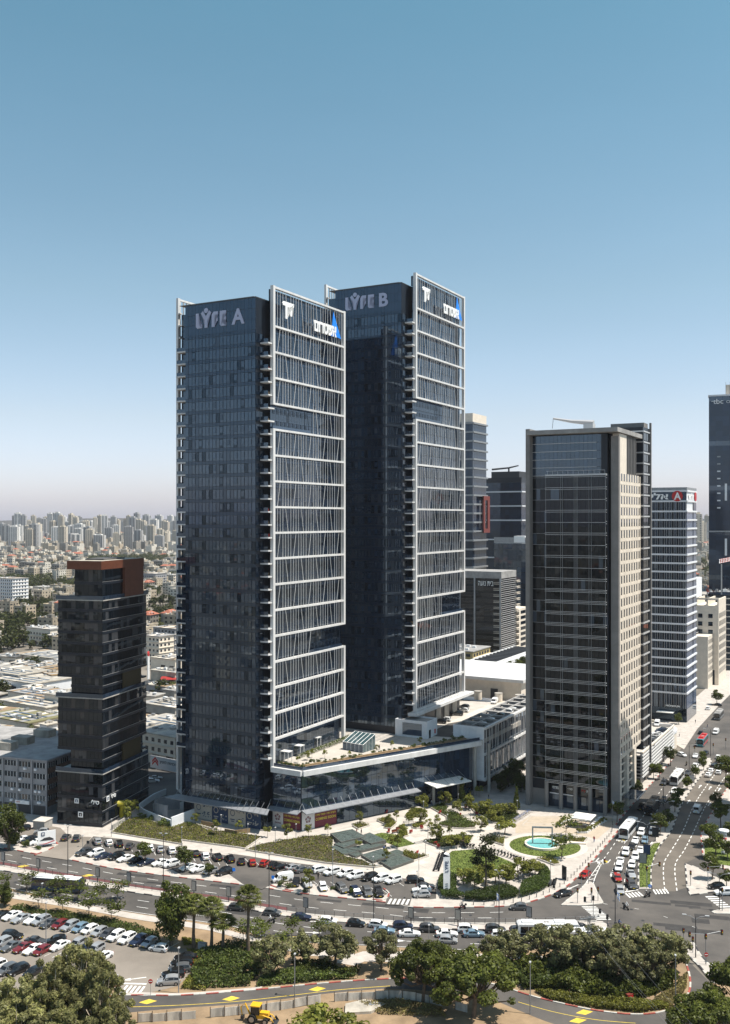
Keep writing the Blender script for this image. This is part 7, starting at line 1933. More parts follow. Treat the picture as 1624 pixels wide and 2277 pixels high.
rowcars(q2, [(418, 668, Bk, 'hatch', 100), (493, 676, Rd, 'hatch', 105), (580, 680, Rd, 'hatch', 75), (643, 692, Bk, 'hatch', 70), (690, 704, Bk, 'sedan', 40), (782, 710, Sv, 'sedan', 35), (845, 724, Gr, 'sedan', 32), (965, 726, W_, 'suv', 30), (1048, 742, W_, 'suv'), (1143, 754, W_, 'suv'), (1210, 770, W_, 'suv'), (1312, 780, Bk, 'suv'), (1387, 790, W_, 'suv'), (1475, 800, W_, 'suv')], 214, 'in the row along the plaza walkway', 'parked cars along the plaza walkway', .16)
rowcars(q2, [(703, 790, W_, 'van', 200), (797, 815, Bk, 'hatch', -95), (872, 822, Sv, 'suv', -70), (985, 845, W_, 'hatch', -75), (1117, 858, Gr, 'suv'), (1212, 880, Nv, 'suv'), (1293, 882, Gr, 'suv', -80), (1372, 885, Bk, 'suv', -80)], -66, 'along the kerb of the central car park', 'parked cars along the kerb', .16)
rowcars(q3, [(545, 800, Bk, 'suv', 0), (615, 842, Dg, 'sedan', 8), (590, 865, W_, 'sedan', 185), (590, 898, Sv, 'hatch', 190)], 0, 'at the right end of the central car park', 'parked cars at the car park end', .16)
rowcars(q1, [(5, 1045, Bk, 'sedan'), (82, 1047, W_, 'sedan'), (147, 1066, Sv, 'sedan'), (232, 1072, W_, 'sedan'), (288, 1082, Sv, 'suv'), (345, 1100, Dg, 'sedan'), (418, 1107, Mr, 'hatch'), (488, 1120, Sv, 'suv'), (558, 1130, Lb, 'hatch'), (625, 1142, W_, 'hatch'), (692, 1158, Sv, 'hatch'), (752, 1173, Dg, 'hatch'), (808, 1190, W_, 'suv'), (885, 1208, W_, 'suv'), (965, 1222, Nv, 'suv'), (1040, 1233, Sv, 'hatch'), (1105, 1272, W_, 'hatch', 165)], 240, 'in the top row of the lower car park', 'parked cars in the top row')
rowcars(q1, [(15, 1237, Sv, 'suv'), (78, 1260, Gr, 'sedan'), (162, 1268, Mr, 'sedan'), (232, 1280, W_, 'sedan'), (292, 1288, Mr, 'hatch'), (415, 1255, W_, 'sedan'), (540, 1245, Sv, 'suv'), (590, 1290, Nv, 'suv'), (665, 1282, Sv, 'suv')], 240, 'in the middle row of the lower car park', 'parked cars in the middle row')
rowcars(q1, [(88, 1186, Bk, 'suv', -15), (250, 1222, Dg, 'sedan', -8), (388, 1222, Bk, 'suv', 200)], 0, 'behind the middle row of the lower car park', 'parked cars across the middle aisle')
rowcars(q1, [(-30, 1400, W_, 'suv'), (48, 1425, Gr, 'suv'), (125, 1425, Bk, 'suv'), (230, 1440, Bk, 'hatch')], 235, 'in the bottom row of the lower car park', 'parked cars in the bottom row')
rowcars(q1, [(1292, 1335, Bk, 'sedan'), (1265, 1378, Bk, 'suv'), (1250, 1418, Gr, 'suv'), (1205, 1455, Bk, 'suv'), (1175, 1503, Sv, 'suv')], 190, 'at the right side of the lower car park', 'parked cars in the side row', ends='top')
rowcars(q1, [(715, 1332, W_, 'sedan', 240)], 240, 'crossing the lower car park alone', 'cars moving in the lower car park')
rowcars(q1, [(738, 1484, Bk, 'suv', 55)], 55, 'at the entrance of the lower car park', 'cars moving in the lower car park')
rowcars(q2, [(385, 990, Dg, 'hatch'), (632, 1024, Gr, 'hatch'), (833, 1056, Nv, 'sedan'), (1020, 1082, W_, 'hatch'), (1215, 1100, Bk, 'hatch'), (1368, 1108, W_, 'hatch')], -10, 'driving beside the median fence', 'cars on the main road beside the median')
rowcars(q3, [(330, 1150, Lb, 'sedan'), (458, 1122, Nv, 'suv'), (505, 1170, W_, 'sedan'), (643, 1138, Dg, 'suv'), (765, 1172, W_, 'sedan'), (772, 1216, Sv, 'hatch'), (908, 1142, W_, 'suv'), (953, 1172, Lb, 'sedan'), (1102, 1143, Dg, 'suv'), (1145, 1186, W_, 'suv'), (1270, 1225, Bk, 'hatch'), (1265, 1150, Dg, 'hatch')], -2, 'queueing on the main road below the hedge circle', 'cars queueing on the main road')
rowcars(q4, [(592, 1130, Dg, 'sedan', 0), (645, 1158, W_, 'sedan', -4), (190, 1225, Bk, 'hatch', 0)], 0, 'waiting at the junction beside the long buses', 'cars at the junction by the buses')
rowcars(q4, [(152, 986, Gr, 'hatch', 175), (460, 893, Bk, 'sedan', 210), (615, 762, Rd, 'hatch', 232)], 180, 'turning from the avenue into the main road', 'cars turning out of the avenue')
rowcars(q4, [(1008, 468, W_, 'suv'), (1085, 464, W_, 'suv'), (966, 524, W_, 'sedan'), (1033, 522, Lb, 'hatch'), (938, 567, Bk, 'hatch'), (900, 605, W_, 'suv'), (1000, 592, W_, 'sedan'), (966, 636, W_, 'suv'), (862, 668, W_, 'sedan'), (943, 690, W_, 'hatch'), (852, 712, W_, 'suv'), (840, 782, Rd, 'hatch', 262), (935, 757, Sv, 'sedan', 266), (938, 830, Dg, 'suv', 268), (858, 868, Sv, 'hatch', 262)], 247, 'queueing at the avenue lights', 'cars queueing on the avenue', ends='top')
rowcars(q4, [(1012, 292, Bk, 'suv'), (1165, 240, Dg, 'hatch'), (1165, 122, Dg, 'suv'), (1240, 182, W_, 'suv'), (1330, 54, Dg, 'sedan'), (1380, 8, W_, 'sedan')], 240, 'on the near lanes of the avenue beside the buses', 'cars on the near avenue lanes')
rowcars(q4, [(1475, 66, W_, 'sedan'), (1492, 38, W_, 'sedan'), (1545, 45, W_, 'hatch'), (1560, 15, W_, 'hatch'), (1510, 5, Dg, 'hatch')], 60, 'on the far lanes of the avenue', 'cars on the far avenue lanes')
rowcars(q4, [(1582, 885, W_, 'suv', 185)], 185, 'entering the junction from the right edge', 'cars at the right of the junction')
rowcars(q4, [(1530, 842, Bk, 'hatch', 180)], 180, 'parked under trees on the right pavement', 'cars parked on the right pavement', .15)
rowcars(q6, [(1430, 893, W_, 'sedan'), (1352, 887, W_, 'hatch', 300), (1428, 948, W_, 'sedan'), (1487, 877, Bk, 'sedan'), (1545, 762, W_, 'van'), (1460, 762, Bk, 'hatch', 70)], 242, 'around the upper avenue crossing', 'cars at the upper crossing', few=True)
rowcars(q6, [(1500, 628, W_, 'suv', 70), (1550, 607, Bk, 'sedan', 150)], 70, 'by the pavement beyond the banded tower', 'cars parked near the banded tower', few=True)
rowcars(q6, [(1560, 918, Sv, 'hatch'), (1540, 945, Bk, 'hatch'), (1583, 945, Lb, 'hatch'), (1518, 975, W_, 'sedan'), (1560, 985, W_, 'hatch'), (1595, 960, Dg, 'hatch'), (1560, 900, W_, 'hatch'), (1600, 915, Bk, 'sedan')], 62, 'waiting at the upper crossing in the far lanes', 'cars waiting at the upper crossing', few=True)
rowcars(q6, [(1215, 715, W_, 'van', 250), (1188, 704, Be, 'hatch', 250), (1245, 745, Gr, 'sedan', 190), (1237, 757, Nv, 'suv', 190), (1216, 771, W_, 'sedan', 190), (1192, 781, W_, 'suv', 190), (1186, 794, Gr, 'sedan', 190), (1178, 806, Sv, 'hatch', 190), (1170, 817, Dg, 'hatch', 190), (1163, 829, Sv, 'sedan', 190)], 190, 'on the roof of the parking deck', 'cars parked on the deck roof', z=9.76, few=True, ends='far end')
qr = zoomed(692.0, 1153.4, 3.2903)
rowcars(qr, [(948, 1482, Bk, 'suv', 160), (985, 1467, W_, 'hatch', 160), (1070, 1425, Bk, 'suv', 170), (1118, 1400, W_, 'hatch', 150), (1120, 1372, Dg, 'hatch', 150), (1343, 1338, W_, 'van', 250)], 160, 'on the deck below the taller tower', 'cars parked on the podium deck', z=17.3, few=True)
rowcars(qr, [(1250, 1505, W_, 'hatch'), (1312, 1475, W_, 'hatch'), (1375, 1440, Bk, 'suv'), (1435, 1412, W_, 'suv'), (1470, 1398, W_, 'hatch')], 150, 'under the pergola roof of the lattice hall', 'cars parked under the pergola', z=19.52, few=True)
rowcars(q8, [(345, 470, W_, 'suv', 200), (190, 65, W_, 'suv', 200), (300, 50, W_, 'hatch', 200), (395, 68, W_, 'sedan', 190), (410, 120, Bk, 'hatch', 10), (475, 60, Bk, 'suv', 10), (510, 85, Dg, 'hatch', 200), (1275, 888, W_, 'sedan', 10), (1300, 865, Sv, 'sedan', 10)], 200, 'among the workshops around the black block', 'cars parked among the workshops', few=True)
# ---- buses
def bus(p, heading, length, body, roofm, label, stripe=None, z=0, low='carglass'):
 t = thing('bus', label, 'bus', (p[0], p[1], z), heading, 'buses in the street'); l = length / 2; wd = 1.27; h = 3.15
 mb = MB(); prof = [(-l, .35), (-l - .05, 1.2), (-l + .12, h - .25), (-l + .45, h), (l - .6, h), (l - .2, h - .35), (l, 1.2), (l - .02, .35)]
 n = len(prof)
 mb.add([(x, -wd, z_) for x, z_ in prof] + [(x, wd, z_) for x, z_ in prof], [tuple(range(n)), tuple(range(n, 2 * n))[::-1]] + [(i, n + i, n + (i + 1) % n, (i + 1) % n) for i in range(n)], body)
 mb.build('body', t)
 for s in (-1, 1):
  k = int((length - 1.6) / 1.5)
  for i in range(k):
   x0 = -l + .6 + i * (length - 1.4) / k
   ubox('window', t, x0 + .05, x0 + (length - 1.4) / k - .05, s * wd - .02, s * wd + .02, 1.35, 2.7, M['carglass'])
  if stripe: ubox('stripe', t, -l + .2, l - .2, s * wd - .015, s * wd + .015, .5, 1.25, stripe)
 ubox('windscreen', t, l - .12, l + .04, -1.1, 1.1, 1.2, 2.75, M['carglass'], (0, R(-4), 0)); ubox('destination_sign', t, l - .25, l - .02, -.9, .9, 2.78, 3.0, M['dark'])
 ubox('rear_window', t, -l - .06, -l + .06, -1.0, 1.0, 1.6, 2.6, M['carglass'])
 ubox('roof_panel', t, -l + .5, l - .7, -wd + .1, wd - .1, h, h + .05, roofm)
 for x0, x1 in ((-l + 1, -l + 3.4), (l * .2, l * .2 + 2.2)): ubox('roof_unit', t, x0, x1, -.85, .85, h + .05, h + .32, roofm)
 for x in (-.9, -.3): ubox('roof_hatch', t, x, x + .45, -.4, .4, h + .05, h + .14, M['roofgrey'])
 wm = wheel_mesh(.5)
 for x in (-l + 2.6, l - 2.4):
  for s in (-1, 1): o = link(bpy.data.objects.new('wheel', wm), t); o.location = (x, s * (wd - .1), .5)
 for s in (-1, 1): ubox('headlight', t, l - .02, l + .05, s * .95 - .18, s * .95 + .18, .7, .9, M['lamp']); ubox('tail_light', t, -l - .07, -l, s * 1.05 - .1, s * 1.05 + .1, .8, 1.3, M['tail']); ubox('mirror', t, l - .1, l + .15, s * 1.5 - .1, s * 1.5 + .1, 1.9, 2.5, M['dark'])
 return t
pw = mat('bus_white', (.78, .78, .77), .3, coat=.5); pn = mat('bus_navy', (.02, .03, .06), .3, coat=.5); pb = mat('bus_bronze_black', (.02, .015, .012), .25, coat=.5); pr_ = mat('bus_red', (.50, .03, .03), .3, coat=.5); pt_ = mat('bus_turquoise', (.08, .30, .36), .3, coat=.5); pg = mat('bus_grey', (.20, .20, .20), .4)
bus(q1(405, 845, 1), R(-10), 12.4, pn, pw, 'navy city bus with white roof passing on the lower left', M['bannernavy'])
bus(q4(358, 1165, 1), R(0), 13.2, pw, pw, 'long white bus in the queue, the upper of two', M['dark'])
bus(q4(560, 1218, 1), R(-2), 13.2, pw, pw, 'long white bus half hidden behind the olive grove', M['dark'])
bus(q4(918, 448, 1.2), R(242), 12.0, pw, pw, 'white coach nearest the pool at the avenue kerb')
bus(q4(1083, 292, 1.2), R(242), 12.0, pb, mat('bus_roof_bronze', (.16, .12, .09), .4), 'dark bronze coach standing in the tower shade')
bus(q4(1256, 92, 1.2), R(242), 12.0, pw, pw, 'white coach further up the avenue beyond the shade')
bus(q6(1470, 812, 1.2), R(242), 12.0, pt_, pr_, 'turquoise bus with red roof at the upper crossing', pr_)
bus(q6(1562, 668, 1.2), R(242), 12.0, pg, M['roofgrey'], 'grey city bus near the banded tower')
mv = thing('minibus', 'white minibus driving away up the avenue', 'minibus', q4(1400, 305, .9).xy.to_3d(), R(62), None)
for nm, me, loc in car_meshes('van', 'white'): o = link(bpy.data.objects.new(nm, me), mv); o.location = loc
ubox('rear_glass', mv, -2.68, -2.5, -.7, .7, 1.2, 1.85, M['carglass']); mv.scale = (1.15, 1.05, 1.15)
# ---- scooters and motorcycles
def scooter_parts():
 out = []
 mb = MB(); mb.tube([(-.75, 0, .55), (-.3, 0, .75), (.1, 0, .45), (.45, 0, .55), (.62, 0, .95)], [.13, .17, .13, .12, .08], M['dark'], 7); out.append(('body', mb.mesh('body'), (0, 0, 0)))
 mb = MB(); mb.tube([(-.7, 0, .82), (-.35, 0, .86), (.0, 0, .78)], [.11, .15, .10], M['tyre'], 6); out.append(('seat', mb.mesh('seat'), (0, 0, 0)))
 mb = MB(); mb.tube([(.55, -.35, 1.05), (.62, 0, 1.0), (.55, .35, 1.05)], .035, M['steel'], 5); out.append(('handlebar', mb.mesh('handlebar'), (0, 0, 0)))
 mb = MB(); mb.box(-1.0, -.6, -.2, .2, .9, 1.25, M['darksteel']); out.append(('top_box', mb.mesh('top_box'), (0, 0, 0)))
 wmb = MB(); wmb.tube([(0, -.06, 0), (0, .06, 0)], .27, M['tyre'], 10); wm = wmb.mesh('wheel'); out += [('wheel', wm, (-.6, 0, .27)), ('wheel', wm, (.65, 0, .27))]
 return out
SCO = scooter_parts()
def put_scooter(p, hd, label, group, z=.0):
 t = thing('scooter', label, 'scooter', (p[0], p[1], z), hd, group)
 for nm, me, loc in SCO: o = link(bpy.data.objects.new(nm, me), t); o.location = loc
 return t
for i in range(9): put_scooter(q4(14 + i * 22, 620 + i * 7), R(70 + random.uniform(-8, 8)), f'dark parked scooter, {ORD[i]} of nine beside the pool lawn', 'scooters by the pool lawn', .15)
for i in range(12): put_scooter(q3(690 + i * 3.5, 745 - i * 10), R(190 + random.uniform(-8, 8)), f'dark parked scooter, {ORD[i]} of twelve up from the pylon sign', 'scooters by the pylon sign', .15)
for i in range(5): put_scooter(q4(380 + i * 3, 858 - i * 9), R(150), f'parked scooter, {ORD[i]} of five at the avenue corner', 'scooters at the corner', .15)
for i in range(5): put_scooter(q3(860 + i * 22, 572 + i * 2), R(100), f'parked scooter, {ORD[i]} of five above the circle lawn', 'scooters above the lawn', .15)
# ---- bicycles in the rack
bm_ = MB(); wv = MB()
for x in (-.5, .5):
 for k in range(10):
  a = k * math.pi / 5; a2 = (k + 1) * math.pi / 5; wv.tube([(x + .33 * math.cos(a), 0, .33 + .33 * math.sin(a)), (x + .33 * math.cos(a2), 0, .33 + .33 * math.sin(a2))], .02, M['tyre'], 3, cap=False)
WVM = wv.mesh('wheels')
bm_.tube([(-.5, 0, .33), (-.15, 0, .8), (.4, 0, .85), (.5, 0, .33)], .025, M['steel'], 4); bm_.tube([(-.15, 0, .9), (.0, 0, .3), (.4, 0, .85), (.35, .25, 1.0)], .025, M['blue'], 4); BFM = bm_.mesh('frame')
for i in range(22):
 p = q4(110 + i * 5.6, 405 - i * 3.4)
 t = thing('bicycle', f'parked bicycle, {ORD[i]} of twenty-two along the rack by the grey tower', 'bicycle', (p.x + random.uniform(-.2, .2), p.y, .14), R(150 + random.uniform(-12, 12)), 'bicycles in the rack')
 link(bpy.data.objects.new('frame', BFM), t); link(bpy.data.objects.new('wheels', WVM), t)
# ---- digger at the bottom edge
dg_ = thing('backhoe_loader', 'yellow backhoe loader standing on bare earth at the bottom edge', 'digger', (G(572, 2273).x, G(572, 2273).y, .03), R(-12))
mb = MB(); mb.box(-1.2, 1.6, -.55, .55, .8, 1.5, M['machine']); mb.box(.6, 2.2, -.5, .5, 1.2, 1.9, M['machine']); mb.build('chassis', dg_)
mb = MB(); mb.box(-.9, .55, -.75, .75, 1.5, 2.9, M['carglass']); mb.build('cab', dg_); ubox('cab_roof', dg_, -1.05, .7, -.85, .85, 2.9, 3.08, M['machine'])
for x in (-.9, .5):
 for y in (-.77, .77): ubox('cab_post', dg_, x, x + .1, y - .05, y + .05, 1.5, 2.9, M['tyre'])
for x, r in ((-.7, .8), (1.7, .55)):
 for y in (-.85, .85): o = link(bpy.data.objects.new('wheel', wheel_mesh(r)), dg_); o.location = (x, y, r); o.scale = (1, 2.2, 1)
mb = MB(); mb.tube([(1.2, -.6, 1.5), (2.6, -.6, 1.2), (3.1, -.6, .5)], .1, M['machine'], 4); mb.tube([(1.2, .6, 1.5), (2.6, .6, 1.2), (3.1, .6, .5)], .1, M['machine'], 4); mb.build('loader_arm', dg_)
mb = MB(); mb.add([(3.0, -1.1, .2), (3.0, 1.1, .2), (3.1, 1.1, 1.0), (3.1, -1.1, 1.0), (3.7, -1.1, .15), (3.7, 1.1, .15)], [(0, 1, 2, 3), (0, 4, 5, 1), (0, 3, 4), (1, 5, 2)], M['darksteel']); mb.build('bucket', dg_)
mb = MB(); mb.tube([(-1.3, 0, 1.2), (-2.2, 0, 3.0), (-3.0, 0, 2.3), (-2.7, 0, .9)], [.18, .16, .13, .1], M['machine'], 5); mb.build('backhoe_arm', dg_); ubox('backhoe_bucket', dg_, -2.95, -2.4, -.35, .35, .3, .9, M['darksteel'])
# ================================================================== street furniture
def lamp(p, h, label, group, kind_='road', rz=0.0, z=0.15):
 t = thing('street_lamp', label, 'street lamp', (p[0], p[1], z), rz, group)
 mb = MB(); mb.tube([(0, 0, 0), (0, 0, h)], [.11, .07] if h > 7 else [.07, .055], M['darksteel'] if kind_ != 'pale' else M['steel'], 7); mb.build('pole', t)
 if kind_ == 'double':
  for s in (-1, 1):
   mb = MB(); mb.tube([(0, 0, h - .6), (0, s * .8, h), (0, s * 2.2, h + .25)], .05, M['steel'], 5); mb.build('arm', t)
   mb = MB(); mb.box(-.18, .18, s * 2.2 - .4, s * 2.2 + .4, h + .2, h + .34, M['silver']); mb.build('lamp_head', t)
 elif kind_ == 'road':
  for s in (-1, 1):
   mb = MB(); mb.tube([(0, 0, h - .3), (0, s * .5, h + .5)], .05, M['steel'], 5); mb.build('arm', t)
   mb = MB(); mb.box(-.15, .15, s * .7 - .3, s * .7 + .3, h + .45, h + .56, M['silver']); mb.build('lamp_head', t)
 else:
  mb = MB(); mb.box(-.22, .45, -.16, .16, h - .02, h + .14, M['silver']); mb.build('lamp_head', t)
 return t
def lamps(items, where, group, kind_, z=.15):
 n = len(items); items = sorted(items, key=lambda q: q[0].x / q[0].y)
 for i, (p, h) in enumerate(items): lamp(p, h, f'{"tall" if h > 7 else "slim"} lamp post {where}, {ORD[i]} from left', group, kind_, R(80), z)
lamps([(q1(472, 757), 11.5), (q1(1137, 826), 11.5), (q2(610, 992), 11.8), (q2(1338, 1082), 11.5), (q3(1128, 1125), 11.5), (q4(825, 1108), 10.5)], 'on the main road median', 'lamp posts on the median', 'road')
lamps([(q1(775, 505), 4.8), (q1(1265, 575), 5.2), (q1(575, 575), 3), (q2(275, 465), 4.5), (q2(462, 535), 4.6), (q2(515, 655), 6.2), (q2(1053, 852), 8.8), (q2(797, 525), 4.2), (q2(653, 555), 4.4)], 'along the walkway before the black towers', 'lamp posts on the walkway', 'pale')
lamps([(q3(570, 778), 5.6), (q3(602, 348), 3.8), (q3(845, 290), 3.6), (q3(1255, 347), 4.0), (q3(1128, 548), 4.8), (q3(975, 722), 3.6), (q3(558, 938), 6.4), (q3(252, 735), 3.2), (qp(490, 800), 3.8), (qp(1020, 590), 4.2), (qp(460, 970), 3.6), (qp(735, 600), 3.0), (q4(375, 850), 6.0)], 'on the plaza', 'lamp posts on the plaza', 'pale')
lamps([(q2(788, 1612), 7.6), (q3(640, 1275), 4.5), (q3(1345, 1735), 9.0), (q4(1245, 1622), 7.6), (q1(1243, 1590), 8.2), (q1(320, 1290), 9.5), (q1(292, 970), 4.5)], 'south of the main road', 'lamp posts south of the road', 'pale')
lamps([(q4(1385, 1345), 8.2), (q4(1045, 655), 9.2), (q4(1172, 470), 8.5), (q4(1550, 1012), 8.0)], 'round the junction', 'double lamp posts round the junction', 'double')
lamps([(q6(1395, 1000), 10), (q6(1300, 830), 8), (q6(1515, 900), 10), (q6(1250, 1180), 9)], 'up the avenue', 'lamp posts up the avenue', 'double')
def adpanel(p, label, rz, w_=1.3, hh=2.3, z=.15, legs=1.2, face='steel'):
 t = thing('advert_panel', label, 'advert panel', (p[0], p[1], z), rz, 'lit advert panels along the roads')
 ubox('post', t, -.09, .09, -.09, .09, 0, legs + .2, M['darksteel']); ubox('frame', t, -.12, .12, -w_ / 2, w_ / 2, legs, legs + hh, M['darksteel'])
 ubox('poster', t, -.14, -.12, -w_ / 2 + .12, w_ / 2 - .12, legs + .12, legs + hh - .12, M[face]); ubox('poster', t, .12, .14, -w_ / 2 + .12, w_ / 2 - .12, legs + .12, legs + hh - .12, M['bannerwhite'])
for i, (f, x, y) in enumerate(((q1, 22, 702), (q1, 266, 752), (q1, 680, 817), (q1, 898, 852), (q1, 1350, 915), (q1, 1592, 955), (q2, 865, 1035), (q3, 515, 1108), (q3, 842, 1122), (q4, 225, 1102))):
 adpanel(f(x, y), f'slim advert panel on the median, {ORD[i]} of ten from the left', R(60), face='bannerbeige' if i % 3 else 'steel')
for i, (x, y, fc) in enumerate(((1357, 152, 'bannerwhite'), (1105, 535, 'dark'), (1045, 660, 'bannernavy'), (1018, 722, 'steel'))): adpanel(q4(x, y), f'advert panel on the avenue median, {ORD[i]} of four from the far end', R(70), 1.8, 2.6, face=fc)
adpanel(q4(470, 802), 'dark advert panel at the pavement beside the hedge', R(25), 1.6, 3.2, legs=.1, face='dark')
# billboard
bb = thing('billboard', 'roadside billboard picturing a red and white car among shrubs', 'billboard', q1(325, 575), R(115))
for y in (-1.3, 1.3): ubox('post', bb, .1, .25, y - .07, y + .07, 0, 2, M['steel'])
ubox('panel', bb, -.1, .1, -2.3, 2.3, .9, 4.5, M['signwhite']); ubox('frame', bb, -.13, .13, -2.35, 2.35, .75, .9, M['bannernavy'])
outline('picture', bb, [(.5, 1.4), (1.2, 1.6), (1.7, 2.1), (3.0, 2.2), (4.0, 1.7), (4.1, 1.3)], M['darksteel'], (-.12, 2.3, .6), (0, -1, 0), (0, 0, 1), .02)
outline('picture', bb, [(.2, .6), (2.0, .6), (4.3, 1.2), (4.3, 1.0), (2.0, .4)], M['signred'], (-.12, 2.3, .6), (0, -1, 0), (0, 0, 1), .03)
emblem('emblem', bb, (-.12, 1.4, 3.3), (0, -1, 0), (0, 0, 1), .9, M['bannernavy'], M['signwhite'])
# pylon sign
py = thing('pylon_sign', 'tall white triangular pylon sign at the hedge circle', 'sign', q3(762, 905), R(10))
mb = MB(); mb.prism([(-.8, -.2), (.8, -.2), (0, 1.1)], .9, 9.6, M['signwhite']); mb.build('mast', py); ubox('base', py, -1.0, 1.0, -.6, 1.0, 0, .9, M['stone'])
mb = MB(); mb.add([(-.8, -.22, 9.0), (.8, -.22, 9.0), (.8, -.22, 9.8), (0, .4, 9.3), (-.8, -.22, 9.8)], [(0, 1, 2, 3, 4)], M['dark']); mb.build('cap', py)
lettering('lettering', py, 'LYFE', M['bannernavy'], (.42, -.24, 5.4), (0, 0, 1), (-1, 0, 0), 2.6, .8, .01, .02)
for k in range(3): ubox('mark', py, -.3, .3, -.24, -.2, 1.6 + k * .5, 1.8 + k * .5, M['steel'])
# bollards along the kerb
bpath = resample([p for p in kerb_up if 1000 < PCX + FOC * p.x / p.y < 1372], 2.4)
nb_ = 0; bol = []
for i in range(1, len(bpath)):
 a, b = bpath[i - 1], bpath[i]; d = (b - a).normalized(); p = b + Vector((-d.y, d.x, 0)) * 1.0
 bol.append(p)
mb = MB(); mb.cyl(0, 0, 0, .85, .09, M['darksteel'], 8); BOLP = mb.mesh('post'); mb = MB(); mb.cyl(0, 0, .85, .95, .11, M['steel'], 8); BOLC = mb.mesh('cap')
for i, p in enumerate(bol):
 t = thing('bollard', f'dark steel bollard at the kerb, {i + 1} along from the car park exit towards the avenue', 'bollard', (p.x, p.y, .14), 0, 'bollards along the kerb')
 link(bpy.data.objects.new('post', BOLP), t); link(bpy.data.objects.new('cap', BOLC), t)
# median fence
fe = thing('median_fence', 'low railing fence running along the main road median', 'fence', (0, 0, 0))
fp = resample([p for p in med_up if -90 < PCX + FOC * p.x / p.y < 1350], 2.2); rl = MB()
for i in range(len(fp) - 1):
 a, b = fp[i], fp[i + 1]; d = (b - a).normalized(); n_ = Vector((d.y, -d.x, 0)) * .55; a = a + n_; b = b + n_
 ubox('post', fe, a.x - .04, a.x + .04, a.y - .04, a.y + .04, .15, 1.35, M['darksteel'])
 ang = math.atan2(d.y, d.x); l = (b - a).length
 for z_ in (1.28, .45): rl.box(a.x, a.x + l, a.y - .025, a.y + .025, z_, z_ + .05, M['steel'], rz=ang, piv=(a.x, a.y))
 for k in range(8): q = a.lerp(b, (k + .5) / 8); rl.box(q.x - .012, q.x + .012, q.y - .012, q.y + .012, .45, 1.28, M['steel'])
tag(rl.build('rails', fe), kind='stuff')
# hoarding along the service road
ho = thing('hoarding', 'worn pale site hoarding along the service road', 'fence', (0, 0, 0))
hpth = resample([p for p in smooth_path([q1(960, 1795), q2(0, 1775), q2(360, 1745), q2(700, 1705), q2(1000, 1655), q2(1300, 1635), q2(1500, 1632), G(960, 2232), G(1060, 2258)], 5)], 2.5)
for i in range(len(hpth) - 1):
 a, b = hpth[i], hpth[i + 1]; d = b - a; ang = math.atan2(d.y, d.x); c = (a + b) / 2
 if i % 9 == 4: continue
 o = ubox('panel', ho, -.5, .5, -.5, .5, -.5, .5, M['hoard']); o.location = (c.x, c.y, .8 + random.uniform(-.15, .1)); o.scale = (d.length * .96, .06, 1.5); o.rotation_euler = (random.uniform(-.05, .05), random.uniform(-.03, .03), ang)
 ubox('post', ho, a.x - .06, a.x + .06, a.y - .2, a.y - .08, 0, 2.0, M['trunk'])
# pool and its arch
po = thing('fountain_pool', 'round turquoise pool with stone rim in the grass ring', 'pool', (pcen.x, pcen.y, .2))
def ring(mb, r0, r1, z0, z1, m, n=48):
 for k in range(n):
  a, b = 2 * math.pi * k / n, 2 * math.pi * (k + 1) / n
  P = [(r0, a), (r1, a), (r1, b), (r0, b)]; v = [(r * math.cos(t), r * math.sin(t), z) for z in (z0, z1) for r, t in P]
  mb.add(v, [(4, 5, 6, 7), (1, 2, 6, 5), (3, 0, 4, 7)], m)
mb = MB(); ring(mb, 4.2, 4.75, 0, .55, M['stone']); mb.build('rim', po); 
mb = MB(); mb.add([(4.2 * math.cos(a * math.pi / 24), 4.2 * math.sin(a * math.pi / 24), .38) for a in range(48)], [tuple(range(48))], M['turq']); mb.build('water', po)
ar = thing('steel_arch', 'grey rectangular steel arch standing over the pool', 'sculpture', (pcen.x, pcen.y, .2), math.atan2((q4(388, 570) - q4(245, 566)).y, (q4(388, 570) - q4(245, 566)).x))
for x in (-2.6, 2.6): ubox('leg', ar, x - .18, x + .18, -.18, .18, 0, 4.6, M['steel'])
ubox('lintel', ar, -2.78, 2.78, -.2, .2, 4.6, 5.0, M['steel']); ubox('lintel_shadow', ar, -2.6, 2.6, -.1, .1, .36, .5, M['darksteel'])  # low dark bar on the water stands in for the lintel's cast shadow
mb = MB(); ring(mb, 9.5, 11.3, .13, .18, M['paving'], 56); o = mb.build('footpath', None, (lc.x, lc.y, .005)); o.scale = (1, .93, 1); tag(o, kind='structure')
flat('bench_wall', [q4(440, 555), q4(500, 545), q4(620, 552), q4(622, 562), q4(500, 556), q4(440, 566)], .6, M['stone'], parent=po, z0=.1).parent = None
bw = bpy.data.objects.get('bench_wall'); tag(bw, 'curved pale stone bench wall right of the pool', 'bench', kind='thing')
for i, pp_ in enumerate(([q4(500, 520), q4(630, 518), q4(605, 552), q4(520, 545)], [q4(280, 660), q4(395, 655), q4(440, 700), q4(400, 705)], [qp(1220, 765), qp(1450, 780), qp(1440, 860), qp(1250, 800)])):
 bed(pp_, 26, label='flower bed with stone edge ' + ('right of the pool', 'below the pool ring', 'left of the pool ring')[i])
